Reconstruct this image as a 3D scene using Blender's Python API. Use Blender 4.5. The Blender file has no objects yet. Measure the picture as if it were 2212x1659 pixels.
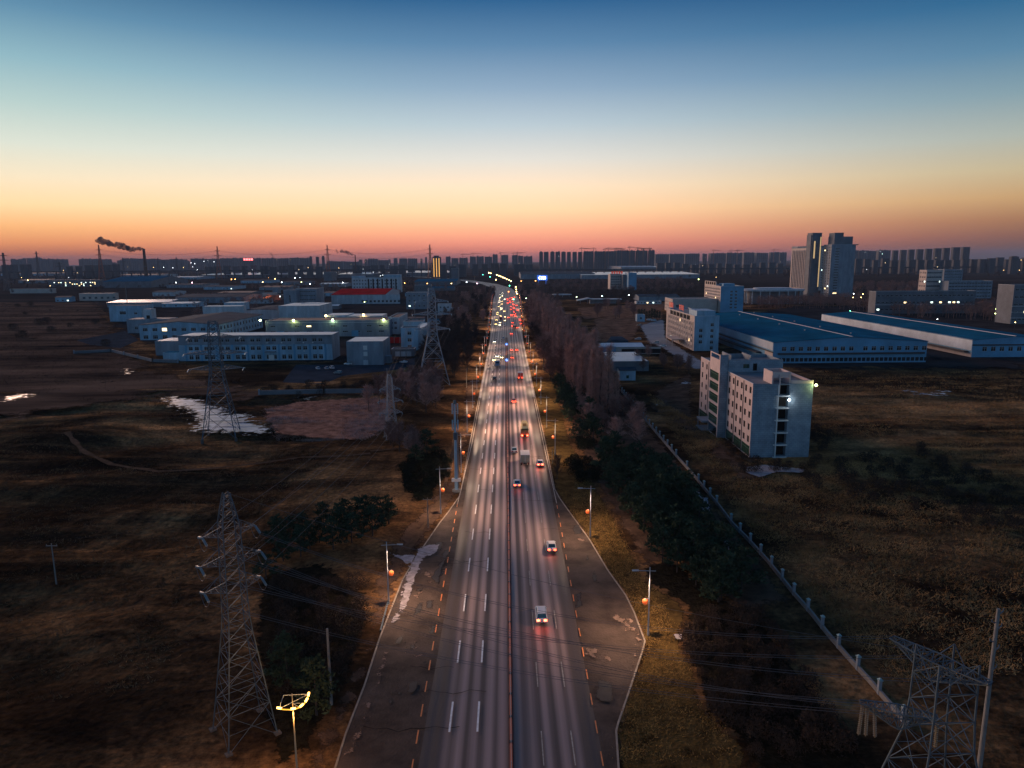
import bpy, math, random
from mathutils import Vector, Matrix
PI=math.pi
RN=random.Random(11)
SC=bpy.context.scene
COL=SC.collection
# ------------------------------------------------------------------ camera
F=1522.0; CX,CY=1106.0,829.5; HCAM=57.0
PITCH=math.atan((CY-561)/F); YAW=math.radians(0.45); ROLL=math.radians(0.38)
ROT=Matrix.Rotation(-YAW,3,'Z')@Matrix.Rotation(PI/2-PITCH,3,'X')@Matrix.Rotation(-ROLL,3,'Z')
CAMP=Vector((0,0,HCAM))
cd=bpy.data.cameras.new('camera'); cam=bpy.data.objects.new('camera',cd); COL.objects.link(cam)
cam.matrix_world=Matrix.Translation(CAMP)@ROT.to_4x4()
cd.sensor_fit='HORIZONTAL'; cd.sensor_width=36; cd.lens=36*F/2212
cd.clip_start=1; cd.clip_end=60000
SC.camera=cam
def G(px,py,z=0.0):
    d=ROT@Vector((px-CX,CY-py,-F)); t=(z-HCAM)/d.z
    return Vector((CAMP.x+d.x*t,CAMP.y+d.y*t,z))
def HT(p,py):
    """height of the point above ground point p that shows at picture row py"""
    A=ROT.transposed()@(Vector((p.x,p.y,0))-CAMP); B=ROT.transposed()@Vector((0,0,1))
    k=(CY-py)/F    # v.y/-v.z=k
    return -(A.y+k*A.z)/(B.y+k*B.z)
def AZ(px,D):
    """ground point at forward distance D under picture column px"""
    d=ROT@Vector((px-CX,CY-561,-F)); t=D/d.y
    return Vector((d.x*t,D,0))
# ------------------------------------------------------------------ mesh builder
class MB:
    def __init__(s): s.v=[];s.f=[];s.m=[]
    def poly(s,pts,mi=0):
        n=len(s.v); s.v+= [tuple(p) for p in pts]; s.f.append(tuple(range(n,n+len(pts)))); s.m.append(mi)
    def box(s,x0,x1,y0,y1,z0,z1,mi=0,top=None):
        n=len(s.v)
        s.v+=[(x0,y0,z0),(x1,y0,z0),(x1,y1,z0),(x0,y1,z0),(x0,y0,z1),(x1,y0,z1),(x1,y1,z1),(x0,y1,z1)]
        for k,q in enumerate([(0,3,2,1),(4,5,6,7),(0,1,5,4),(1,2,6,5),(2,3,7,6),(3,0,4,7)]):
            s.f.append(tuple(n+i for i in q)); s.m.append(top if (top is not None and k==1) else mi)
    def prism(s,ring0,ring1,mi=0,caps=True):
        n=len(s.v);k=len(ring0); s.v+=[tuple(p) for p in ring0]+[tuple(p) for p in ring1]
        for i in range(k):
            j=(i+1)%k; s.f.append((n+i,n+j,n+k+j,n+k+i)); s.m.append(mi)
        if caps:
            s.f.append(tuple(n+i for i in reversed(range(k)))); s.f.append(tuple(n+k+i for i in range(k))); s.m+=[mi,mi]
    def loft(s,rings,mi=0,caps=True):
        n=len(s.v);k=len(rings[0])
        for r in rings: s.v+=[tuple(p) for p in r]
        for a in range(len(rings)-1):
            for i in range(k):
                j=(i+1)%k; s.f.append((n+a*k+i,n+a*k+j,n+(a+1)*k+j,n+(a+1)*k+i)); s.m.append(mi)
        if caps:
            s.f.append(tuple(n+i for i in reversed(range(k)))); b=n+(len(rings)-1)*k
            s.f.append(tuple(b+i for i in range(k))); s.m+=[mi,mi]
    def bar(s,p,q,w=.1,mi=0,n=4,w2=None):
        p=Vector(p);q=Vector(q);d=q-p
        if d.length<1e-6: return
        d.normalize(); a=Vector((0,0,1)) if abs(d.z)<.9 else Vector((1,0,0))
        u=d.cross(a).normalized(); v=d.cross(u)
        w2=w if w2 is None else w2
        r0=[p+(u*math.cos(2*PI*(i+.5)/n)+v*math.sin(2*PI*(i+.5)/n))*w*.5 for i in range(n)]
        r1=[q+(u*math.cos(2*PI*(i+.5)/n)+v*math.sin(2*PI*(i+.5)/n))*w2*.5 for i in range(n)]
        s.prism(r0,r1,mi)
    def tube(s,pts,w,mi=0,n=5):
        pts=[Vector(p) for p in pts]; rings=[]
        for i,p in enumerate(pts):
            d=(pts[min(i+1,len(pts)-1)]-pts[max(i-1,0)]).normalized()
            a=Vector((0,0,1)) if abs(d.z)<.95 else Vector((1,0,0))
            u=d.cross(a).normalized(); v=d.cross(u)
            rings.append([p+(u*math.cos(2*PI*k/n)+v*math.sin(2*PI*k/n))*w*.5 for k in range(n)])
        s.loft(rings,mi)
    def cyl(s,x,y,z0,z1,r0,r1=None,n=12,mi=0):
        r1=r0 if r1 is None else r1
        s.prism([(x+r0*math.cos(2*PI*i/n),y+r0*math.sin(2*PI*i/n),z0) for i in range(n)],
                [(x+r1*math.cos(2*PI*i/n),y+r1*math.sin(2*PI*i/n),z1) for i in range(n)],mi)
    def lathe(s,x,y,prof,n=12,mi=0):
        s.loft([[(x+r*math.cos(2*PI*i/n),y+r*math.sin(2*PI*i/n),z) for i in range(n)] for r,z in prof],mi)
    def ball(s,c,r,n=10,mi=0,sz=1.0):
        k=max(4,n//2+1)
        s.lathe(c[0],c[1],[(max(.001,r*math.sin(PI*i/k)),c[2]-r*sz*math.cos(PI*i/k)) for i in range(k+1)],n,mi)
    def mesh(s,name,mats):
        me=bpy.data.meshes.new(name); me.from_pydata(s.v,[],s.f)
        for m in (mats if isinstance(mats,(list,tuple)) else [mats]): me.materials.append(m)
        me.polygons.foreach_set('material_index',s.m); me.update(); return me
    def build(s,name,mats,parent=None,smooth=False):
        me=s.mesh(name,mats)
        if smooth: me.polygons.foreach_set('use_smooth',[True]*len(me.polygons))
        return put(name,me,parent)
def put(name,me,parent=None,loc=None,rz=None):
    o=bpy.data.objects.new(name,me); COL.objects.link(o)
    if parent is not None: o.parent=parent
    if loc is not None: o.location=loc
    if rz is not None: o.rotation_euler=(0,0,rz)
    return o
def tag(o,label=None,cat=None,group=None,kind=None):
    if label: o['label']=label
    if cat: o['category']=cat
    if group: o['group']=group
    if kind: o['kind']=kind
    return o
def thing(name,label,cat,loc=(0,0,0),rz=0,group=None):
    o=bpy.data.objects.new(name,None); COL.objects.link(o); o.empty_display_size=.3
    o.location=loc; o.rotation_euler=(0,0,rz)
    return tag(o,label,cat,group)
def kids(o): return [c for c in KIDS if c.parent==o]
def clone(src,loc,rz,label=None,group=None,scale=None):
    """copy of a thing, its parts and their sub-parts; src=(root,[(part,[subparts])])"""
    root,parts=src
    r=root.copy(); COL.objects.link(r); r.location=loc; r.rotation_euler=(0,0,rz)
    if scale: r.scale=(scale,)*3 if not isinstance(scale,tuple) else scale
    if label: r['label']=label
    if group: r['group']=group
    for p,subs in parts:
        c=p.copy(); COL.objects.link(c); c.parent=r
        for q in subs:
            d=q.copy(); COL.objects.link(d); d.parent=c
    return r
ORD=['nearest','second','third','fourth','fifth','sixth','seventh','eighth','ninth','tenth','eleventh','twelfth','thirteenth','fourteenth','fifteenth','sixteenth','seventeenth','eighteenth','nineteenth','twentieth']
# ------------------------------------------------------------------ materials
def srgb(r,g,b):
    f=lambda c:(c/255/12.92) if c/255<=.04045 else ((c/255+.055)/1.055)**2.4
    return (f(r),f(g),f(b))
def mat(name,col,rough=.8,metal=0,spec=.5,nz=None,bump=None,col2=None,stretch=(1,1,1)):
    m=bpy.data.materials.new(name); m.use_nodes=True; nt=m.node_tree; N=nt.nodes; L=nt.links
    b=N['Principled BSDF']; b.inputs['Base Color'].default_value=(*col,1); b.inputs['Roughness'].default_value=rough
    b.inputs['Metallic'].default_value=metal; b.inputs['Specular IOR Level'].default_value=spec
    if nz or bump:
        tc=N.new('ShaderNodeTexCoord'); mp=N.new('ShaderNodeMapping'); mp.inputs['Scale'].default_value=stretch
        L.new(tc.outputs['Object'],mp.inputs['Vector'])
    if nz:
        sc,amt=nz; n=N.new('ShaderNodeTexNoise'); n.inputs['Scale'].default_value=sc; n.inputs['Detail'].default_value=6; n.inputs['Roughness'].default_value=.65
        L.new(mp.outputs[0],n.inputs['Vector'])
        r=N.new('ShaderNodeValToRGB'); lo=[c*(1-amt) for c in col]; hi=[min(1,c*(1+amt)) for c in col] if col2 is None else col2
        r.color_ramp.elements[0].position=.32; r.color_ramp.elements[0].color=(*lo,1)
        r.color_ramp.elements[1].position=.68; r.color_ramp.elements[1].color=(*hi,1)
        L.new(n.outputs[0],r.inputs[0]); L.new(r.outputs[0],b.inputs['Base Color'])
    if bump:
        sc,st=bump; n2=N.new('ShaderNodeTexNoise'); n2.inputs['Scale'].default_value=sc; n2.inputs['Detail'].default_value=5
        L.new(mp.outputs[0],n2.inputs['Vector']); bp=N.new('ShaderNodeBump'); bp.inputs['Strength'].default_value=st; bp.inputs['Distance'].default_value=1.0
        L.new(n2.outputs[0],bp.inputs['Height']); L.new(bp.outputs[0],b.inputs['Normal'])
    return m
def emis(name,col,st):
    m=bpy.data.materials.new(name); m.use_nodes=True; b=m.node_tree.nodes['Principled BSDF']
    b.inputs['Base Color'].default_value=(*[min(1,c*.5) for c in col],1)
    b.inputs['Emission Color'].default_value=(*col,1); b.inputs['Emission Strength'].default_value=st
    return m
def sheetrib(name,col,rough,period,axis=0,spec=.5,spec2=None,var=.25):
    """ribbed metal roofing / cladding"""
    m=mat(name,col,rough,0,spec,nz=(.06,var)); nt=m.node_tree; N=nt.nodes; L=nt.links
    tc=N.new('ShaderNodeTexCoord'); sp=N.new('ShaderNodeSeparateXYZ'); L.new(tc.outputs['Object'],sp.inputs[0])
    mu=N.new('ShaderNodeMath'); mu.operation='MULTIPLY'; mu.inputs[1].default_value=2*PI/period; L.new(sp.outputs[axis],mu.inputs[0])
    si=N.new('ShaderNodeMath'); si.operation='SINE'; L.new(mu.outputs[0],si.inputs[0])
    bp=N.new('ShaderNodeBump'); bp.inputs['Strength'].default_value=.35; bp.inputs['Distance'].default_value=.05; L.new(si.outputs[0],bp.inputs['Height'])
    L.new(bp.outputs[0],N['Principled BSDF'].inputs['Normal'])
    return m
# ------------------------------------------------------------------ world: dusk sky, bright to the front-left where the sun went down
w=bpy.data.worlds.new('World'); SC.world=w; w.use_nodes=True
nt=w.node_tree; N=nt.nodes; L=nt.links; bg=N['Background']
tc=N.new('ShaderNodeTexCoord'); sp=N.new('ShaderNodeSeparateXYZ'); L.new(tc.outputs['Generated'],sp.inputs[0])
pos=N.new('ShaderNodeMath'); pos.operation='MULTIPLY'; pos.inputs[1].default_value=2.0; pos.use_clamp=True; L.new(sp.outputs[2],pos.inputs[0])
def ramp(stops):
    r=N.new('ShaderNodeValToRGB'); cr=r.color_ramp
    while len(cr.elements)<len(stops): cr.elements.new(.5)
    for e,(p,c) in zip(cr.elements,stops): e.position=p; e.color=(*srgb(*c),1)
    L.new(pos.outputs[0],r.inputs[0]); return r
Y2P=lambda y:2*math.sin(math.atan((CY-y)/F)-PITCH)
SKY_L=[(0,(140,74,58)),(Y2P(545),(186,106,72)),(Y2P(525),(222,142,90)),(Y2P(495),(240,176,114)),(Y2P(455),(243,207,155)),(Y2P(405),(230,213,182)),(Y2P(345),(203,208,194)),(Y2P(270),(168,190,186)),(Y2P(190),(132,168,178)),(Y2P(95),(88,130,156)),(Y2P(0),(46,90,124)),(1,(24,68,108))]
SKY_C=[(0,(146,84,82)),(Y2P(548),(212,118,102)),(Y2P(525),(240,146,120)),(Y2P(495),(251,176,136)),(Y2P(455),(254,206,160)),(Y2P(405),(243,214,182)),(Y2P(345),(212,207,198)),(Y2P(270),(172,186,194)),(Y2P(190),(132,156,178)),(Y2P(95),(86,123,156)),(Y2P(0),(44,90,132)),(1,(16,60,104))]
SKY_R=[(0,(58,50,53)),(Y2P(545),(92,68,62)),(Y2P(525),(118,82,68)),(Y2P(495),(148,106,76)),(Y2P(455),(180,144,100)),(Y2P(405),(178,164,132)),(Y2P(345),(154,162,154)),(Y2P(270),(116,142,152)),(Y2P(190),(76,118,146)),(Y2P(95),(36,90,128)),(Y2P(0),(6,64,108)),(1,(6,48,90))]
BACK=[(0,(104,124,150)),(.1,(110,142,172)),(.4,(92,134,170)),(.7,(62,104,140)),(1,(40,70,104))]
rl,rc,rr,rb=ramp(SKY_L),ramp(SKY_C),ramp(SKY_R),ramp(BACK)
az=N.new('ShaderNodeMath'); az.operation='ARCTAN2'; L.new(sp.outputs[0],az.inputs[0]); L.new(sp.outputs[1],az.inputs[1])  # 0 ahead, + right
def rng(src,a,b):
    m=N.new('ShaderNodeMapRange'); m.interpolation_type='SMOOTHSTEP'; m.inputs[1].default_value=math.radians(a); m.inputs[2].default_value=math.radians(b); L.new(src,m.inputs[0]); return m
def mix(f,a,b):
    m=N.new('ShaderNodeMix'); m.data_type='RGBA'; L.new(f,m.inputs[0]); L.new(a,m.inputs[6]); L.new(b,m.inputs[7]); return m.outputs[2]
c=mix(rng(az.outputs[0],-40,4).outputs[0],rl.outputs[0],rc.outputs[0])
c=mix(rng(az.outputs[0],-2,42).outputs[0],c,rr.outputs[0])
ab=N.new('ShaderNodeMath'); ab.operation='ABSOLUTE'; L.new(az.outputs[0],ab.inputs[0])
c=mix(rng(ab.outputs[0],62,125).outputs[0],c,rb.outputs[0])
L.new(c,bg.inputs[0]); bg.inputs[1].default_value=.77
# faint afterglow of the sun just under the horizon, front-left
sd=bpy.data.lights.new('sun','SUN'); sd.energy=1.5; sd.angle=math.radians(30); sd.color=(1,.62,.45)
so=bpy.data.objects.new('sun',sd); COL.objects.link(so); so.location=(-300,800,200)
so.rotation_euler=Vector((-math.sin(math.radians(-42)),-math.cos(math.radians(-42)),-math.tan(math.radians(9)))).to_track_quat('-Z','Y').to_euler()
SC.view_settings.view_transform='Standard'; SC.view_settings.look='None'; SC.view_settings.exposure=.75; SC.view_settings.gamma=1
SC.render.engine='CYCLES'; cy=SC.cycles
cy.use_denoising=True; cy.max_bounces=4; cy.diffuse_bounces=2; cy.glossy_bounces=2; cy.volume_bounces=0; cy.transparent_max_bounces=6; cy.transmission_bounces=2
cy.sample_clamp_indirect=3; cy.sample_clamp_direct=0; cy.use_light_tree=True; cy.caustics_reflective=False; cy.caustics_refractive=False
# ------------------------------------------------------------------ ground, road, paving
XM=G(1098.2,1100).x          # centre line of the road
def ground_mat():
    m=mat('soil',(.17,.108,.07),.95,spec=0,nz=(.035,.5),bump=(.6,.5),col2=(.4,.26,.155)); nt=m.node_tree;N=nt.nodes;L=nt.links
    b=N['Principled BSDF']; tc=N.new('ShaderNodeTexCoord')
    # furrow-like bands, clumps and bare dark soil
    mp=N.new('ShaderNodeMapping'); mp.inputs['Scale'].default_value=(.25,1,1); mp.inputs['Rotation'].default_value=(0,0,.22); L.new(tc.outputs['Object'],mp.inputs[0])
    n1=N.new('ShaderNodeTexNoise'); n1.inputs['Scale'].default_value=.05; n1.inputs['Detail'].default_value=9; n1.inputs['Roughness'].default_value=.7; n1.inputs['Distortion'].default_value=1.2; L.new(mp.outputs[0],n1.inputs['Vector'])
    r1=N.new('ShaderNodeValToRGB'); r1.color_ramp.elements[0].position=.4; r1.color_ramp.elements[0].color=(.34,.33,.34,1); r1.color_ramp.elements[1].position=.66; r1.color_ramp.elements[1].color=(1.5,1.35,1.1,1); L.new(n1.outputs[0],r1.inputs[0])
    n2=N.new('ShaderNodeTexNoise'); n2.inputs['Scale'].default_value=.9; n2.inputs['Detail'].default_value=6; n2.inputs['Roughness'].default_value=.75; L.new(tc.outputs['Object'],n2.inputs['Vector'])
    r2=N.new('ShaderNodeValToRGB'); r2.color_ramp.elements[0].position=.35; r2.color_ramp.elements[0].color=(.4,.4,.4,1); r2.color_ramp.elements[1].position=.7; r2.color_ramp.elements[1].color=(1.5,1.45,1.3,1); L.new(n2.outputs[0],r2.inputs[0])
    src=b.inputs['Base Color'].links[0].from_socket
    def mul(a,c):
        x=N.new('ShaderNodeMix'); x.data_type='RGBA'; x.blend_type='MULTIPLY'; x.inputs[0].default_value=1; L.new(a,x.inputs[6]); L.new(c,x.inputs[7]); return x.outputs[2]
    n3=N.new('ShaderNodeTexNoise'); n3.inputs['Scale'].default_value=.011; n3.inputs['Detail'].default_value=7; n3.inputs['Roughness'].default_value=.72; n3.inputs['Distortion'].default_value=.8; L.new(tc.outputs['Object'],n3.inputs['Vector'])
    r3=N.new('ShaderNodeValToRGB'); r3.color_ramp.elements[0].position=.45; r3.color_ramp.elements[0].color=(.3,.29,.3,1); r3.color_ramp.elements[1].position=.6; r3.color_ramp.elements[1].color=(1.5,1.35,1.2,1); L.new(n3.outputs[0],r3.inputs[0])
    L.new(mul(mul(mul(src,r1.outputs[0]),r2.outputs[0]),r3.outputs[0]),b.inputs['Base Color'])
    return m
M={}
M['soil']=ground_mat()
# ground sheet, gently rolling where the waste land is (left and right fields), flat elsewhere
def hill(x,y):
    def bl(a,b,t): 
        t=max(0,min(1,(t-a)/(b-a))); return t*t*(3-2*t)
    k=0
    if x<0: k=bl(-48,-75,x)*bl(75,95,y)*(1-bl(300,340,y))
    if x>0: k=max(k,.7*bl(95,110,x)*(1-bl(330,375,y))*bl(60,80,y))
    if k<=0: return 0
    n=math.sin(y*.22+1.7*math.sin(x*.021)+.8*math.sin(x*.06+y*.013))*.5+math.sin(y*.09-x*.017+2)*.5+math.sin(x*.11+1.3*math.sin(y*.07))*.35+math.sin(y*.47+x*.05)*.18
    return k*((n+.28*math.sin(y*.9+2*math.sin(x*.03)))*1.25-1.1)
mb=MB()
xs=[-16000,-9000,-5000,-2500,-1200,-700]+list(range(-450,-40,6))+[-40,-20,0,20,40,60,80]+list(range(92,330,6))+[400,700,1200,2500,5000,9000,16000]
ys=[-600,-100,0,40,60]+list(range(74,380,3))+[420,600,900,1500,2500,4500,8000,16000]
idx={}
for j,y in enumerate(ys):
    for i,x in enumerate(xs):
        idx[i,j]=len(mb.v); mb.v.append((x,y,hill(x,y) if -440<x<320 and 76<y<374 else 0))
for j in range(len(ys)-1):
    for i in range(len(xs)-1):
        mb.f.append((idx[i,j],idx[i+1,j],idx[i+1,j+1],idx[i,j+1])); mb.m.append(0)
tag(mb.build('ground',M['soil'],smooth=True),kind='structure')
LAYER=[0]
def soften(m,sc,wid,cov=.45):
    """break the edge of a ground patch up with noise, using its stored distance to the border"""
    nt=m.node_tree;N=nt.nodes;L=nt.links; b=N['Principled BSDF']; out=N['Material Output']
    at=N.new('ShaderNodeAttribute'); at.attribute_name='edge'; tc=N.new('ShaderNodeTexCoord'); n=N.new('ShaderNodeTexNoise'); n.inputs['Scale'].default_value=sc; n.inputs['Detail'].default_value=7; n.inputs['Roughness'].default_value=.7; L.new(tc.outputs['Object'],n.inputs['Vector'])
    d=N.new('ShaderNodeMath'); d.operation='MULTIPLY'; d.inputs[1].default_value=1/wid; L.new(at.outputs['Fac'],d.inputs[0]); d.use_clamp=True
    d2=N.new('ShaderNodeMath'); d2.operation='MULTIPLY'; d2.inputs[1].default_value=cov; L.new(d.outputs[0],d2.inputs[0]); d=d2
    a=N.new('ShaderNodeMath'); a.operation='ADD'; L.new(d.outputs[0],a.inputs[0]); L.new(n.outputs[0],a.inputs[1])
    r=N.new('ShaderNodeMapRange'); r.inputs[1].default_value=.6; r.inputs[2].default_value=.68; L.new(a.outputs[0],r.inputs[0])
    t=N.new('ShaderNodeBsdfTransparent'); mx=N.new('ShaderNodeMixShader'); L.new(r.outputs[0],mx.inputs[0]); L.new(t.outputs[0],mx.inputs[1]); L.new(b.outputs[0],mx.inputs[2]); L.new(mx.outputs[0],out.inputs['Surface'])
    return m
def pin(P,x,y):
    c=False; n=len(P)
    for i in range(n):
        a,b=P[i],P[(i+1)%n]
        if (a[1]>y)!=(b[1]>y) and x<(b[0]-a[0])*(y-a[1])/(b[1]-a[1])+a[0]: c=not c
    return c
def pdist(P,x,y):
    d=1e9; n=len(P)
    for i in range(n):
        ax,ay=P[i];bx,by=P[(i+1)%n]; vx,vy=bx-ax,by-ay; t=max(0,min(1,((x-ax)*vx+(y-ay)*vy)/(vx*vx+vy*vy+1e-9)))
        d=min(d,(x-ax-vx*t)**2+(y-ay-vy*t)**2)
    return math.sqrt(d)
def sheet(name,pts,m,z=None,kind='structure',ragged=0,soft=0):
    """thin ground sheet through world points; soft>0 gives it a broken edge that wide (m)"""
    LAYER[0]+=1
    z=.004*LAYER[0] if z is None else z
    mb=MB(); P=[(p[0],p[1]) for p in pts]
    if not soft:
        mb.poly([(x,y,z) for x,y in P]); return tag(mb.build(name,m),kind=kind)
    x0=min(a for a,b in P);x1=max(a for a,b in P);y0=min(b for a,b in P);y1=max(b for a,b in P); st=max(.4,min(soft*.7,max(x1-x0,y1-y0)/40,soft*.7)); nx=int((x1-x0)/st)+2; ny=int((y1-y0)/(st*1.5))+2
    E={};I={};ev=[]
    for j in range(ny):
        for i in range(nx):
            x,y=x0+(x1-x0)*i/(nx-1),y0+(y1-y0)*j/(ny-1); d=pdist(P,x,y); E[i,j]=d if pin(P,x,y) else -d
    def vid(i,j):
        if (i,j) not in I:
            x,y=x0+(x1-x0)*i/(nx-1),y0+(y1-y0)*j/(ny-1); I[i,j]=len(mb.v); mb.v.append((x,y,z+max(0,hill(x,y)))); ev.append(max(0,E[i,j]))
        return I[i,j]
    for j in range(ny-1):
        for i in range(nx-1):
            q=[(i,j),(i+1,j),(i+1,j+1),(i,j+1)]
            if max(E[k] for k in q)>0: mb.f.append(tuple(vid(*k) for k in q)); mb.m.append(0)
    o=mb.build(name,m); at=o.data.attributes.new('edge','FLOAT','POINT'); at.data.foreach_set('value',ev)
    return tag(o,kind=kind)
def px(lst): return [G(*p) for p in lst]
M['asphalt_old']=mat('asphalt_old',(.055,.039,.032),.8,spec=.12,nz=(.16,.3),bump=(3,.15),col2=(.125,.09,.072))
M['asphalt_patch']=soften(mat('asphalt_patch',(.035,.03,.03),.7,spec=.35,nz=(.5,.4)),.6,.8)
M['crack']=mat('crack',(.02,.017,.016),.9,spec=0)
M['dust']=soften(mat('dust',(.2,.14,.11),.9,spec=0,nz=(.8,.4)),.8,1.6)
M['median_stain']=mat('median_stain',(.1,.055,.05),.7,spec=.5,nz=(.4,.4))
M['asphalt_dark']=mat('asphalt_dark',(.05,.06,.075),.85,spec=.0,nz=(.1,.3))
def road_mat(name,c0,c1,rough,apron_and_shade=None):
    m=mat(name,c0,rough,spec=.38,nz=(.25,.12),bump=(4,.05)); nt=m.node_tree;N=nt.nodes;L=nt.links; b=N['Principled BSDF']
    tc=N.new('ShaderNodeTexCoord'); sp=N.new('ShaderNodeSeparateXYZ'); L.new(tc.outputs['Object'],sp.inputs[0])
    # wheel tracks: two polished strips in each 3.6 m lane
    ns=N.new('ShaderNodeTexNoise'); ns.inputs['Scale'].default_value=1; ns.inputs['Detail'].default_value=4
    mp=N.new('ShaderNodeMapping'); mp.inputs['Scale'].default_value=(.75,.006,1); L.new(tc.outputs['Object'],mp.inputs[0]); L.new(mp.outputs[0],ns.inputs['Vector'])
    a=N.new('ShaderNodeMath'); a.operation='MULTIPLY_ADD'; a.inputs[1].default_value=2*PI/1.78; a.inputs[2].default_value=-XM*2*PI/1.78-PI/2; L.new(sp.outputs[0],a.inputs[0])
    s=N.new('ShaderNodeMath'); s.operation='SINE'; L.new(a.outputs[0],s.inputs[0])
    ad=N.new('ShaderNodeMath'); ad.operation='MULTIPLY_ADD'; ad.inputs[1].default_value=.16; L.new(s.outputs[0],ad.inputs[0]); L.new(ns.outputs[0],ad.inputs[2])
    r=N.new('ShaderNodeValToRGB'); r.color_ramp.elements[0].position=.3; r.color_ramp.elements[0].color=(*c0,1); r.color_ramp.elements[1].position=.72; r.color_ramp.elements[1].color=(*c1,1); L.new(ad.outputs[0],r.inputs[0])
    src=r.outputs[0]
    if apron_and_shade:   # only the driven lanes are polished; the outer strip keeps the dull brown surface of the apron, the colour is also darkened toward the viewer, imitating sheen lost up close
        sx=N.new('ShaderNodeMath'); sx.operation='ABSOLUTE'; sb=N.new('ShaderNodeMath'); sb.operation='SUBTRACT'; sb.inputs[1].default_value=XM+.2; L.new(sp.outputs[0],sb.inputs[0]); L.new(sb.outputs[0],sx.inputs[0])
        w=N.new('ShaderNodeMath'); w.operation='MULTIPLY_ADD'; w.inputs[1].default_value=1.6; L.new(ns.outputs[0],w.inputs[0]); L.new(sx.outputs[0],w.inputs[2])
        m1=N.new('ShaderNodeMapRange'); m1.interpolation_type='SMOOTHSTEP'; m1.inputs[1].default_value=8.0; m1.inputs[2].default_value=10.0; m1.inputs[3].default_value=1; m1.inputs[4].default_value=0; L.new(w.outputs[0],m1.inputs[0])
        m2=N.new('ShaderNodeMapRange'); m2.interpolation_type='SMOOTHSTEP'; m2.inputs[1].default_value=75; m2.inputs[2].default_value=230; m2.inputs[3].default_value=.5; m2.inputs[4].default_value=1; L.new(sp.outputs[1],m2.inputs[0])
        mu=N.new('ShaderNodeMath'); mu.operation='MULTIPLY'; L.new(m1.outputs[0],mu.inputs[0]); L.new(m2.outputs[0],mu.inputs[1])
        mx=N.new('ShaderNodeMix'); mx.data_type='RGBA'; mx.inputs[6].default_value=(*apron_and_shade,1); L.new(mu.outputs[0],mx.inputs[0]); L.new(src,mx.inputs[7]); src=mx.outputs[2]
    L.new(src,b.inputs['Base Color'])
    rr=N.new('ShaderNodeMapRange'); rr.inputs[1].default_value=.3; rr.inputs[2].default_value=.75; rr.inputs[3].default_value=rough+.12; rr.inputs[4].default_value=rough-.1; L.new(ad.outputs[0],rr.inputs[0]); L.new(rr.outputs[0],b.inputs['Roughness'])
    return m
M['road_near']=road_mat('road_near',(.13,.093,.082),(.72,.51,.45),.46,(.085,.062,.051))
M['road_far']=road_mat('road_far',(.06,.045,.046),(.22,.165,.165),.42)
M['verge_grass']=soften(mat('verge_grass',(.075,.047,.02),.95,spec=0,nz=(.35,.55),bump=(2,.5),col2=(.16,.1,.035)),.5,1.5)
M['dry_earth']=soften(mat('dry_earth',(.09,.055,.04),.95,spec=0,nz=(.2,.5),bump=(1.5,.4),col2=(.17,.105,.07)),.25,4)
M['scrub']=soften(mat('scrub',(.016,.014,.01),.95,spec=0,nz=(.8,.6),bump=(2,.6),col2=(.035,.027,.016)),.5,2.2)
M['reed']=soften(mat('reed',(.24,.115,.08),.95,spec=0,nz=(.3,.45),bump=(2,.6),col2=(.52,.27,.185)),.3,3.5)
M['path_dirt']=mat('path_dirt',(.15,.11,.085),.95,spec=0,nz=(.6,.4))
M['concrete_yard']=mat('concrete_yard',(.24,.25,.27),.7,spec=.4,nz=(.07,.25))
M['ice']=soften(mat('ice',(.16,.11,.08),.35,spec=.5,nz=(.2,.3),bump=(1.2,.1),col2=(.62,.64,.72),stretch=(.45,1,1)),.3,9,.32)
M['snow']=soften(mat('snow',(.24,.2,.2),.7,spec=.3,nz=(.9,.2),col2=(.46,.42,.46)),.7,.9,.7)
M['path_dirt']=mat('path_dirt',(.11,.07,.045),.95,spec=0,nz=(.6,.4))
M['yard_soft']=soften(mat('yard_soft',(.24,.25,.27),.7,spec=.4,nz=(.07,.25)),.2,4)
KL=[(668,1800),(725,1658),(747,1586),(787,1483),(820,1380),(845,1316),(870,1253),(900,1203),(950,1130),(969,1106),(993,1072),(998.5,1047),(1030,878)]
KR=[(1352,1800),(1336,1659),(1331,1580),(1336,1561),(1356,1503),(1386,1413),(1393,1386),(1369.6,1323),(1351,1286),(1313,1233),(1273,1166),(1229.6,1106),(1209,1077),(1198,1057),(1165,899)]
kl=px(KL); kr=px(KR)
HW=11.9
YS=290.0
kl=[p for p in kl if p.y<215]; kr=[p for p in kr if p.y<215]
kl.append(Vector((XM-HW,215,0))); kr.append(Vector((XM+HW,215,0)))
def curve_x(y): return 0 if y<1250 else -((y-1250)**2)/5200.0
fy=[500,800,1000,1250,1450,1700,2000,2400,2900]
hw=lambda y: HW if y<500 else HW+min(6.5,(y-500)/500*6.5)
far_l=[Vector((XM-hw(y)+curve_x(y),y,0)) for y in fy]; far_r=[Vector((XM+hw(y)+curve_x(y),y,0)) for y in fy]
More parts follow.
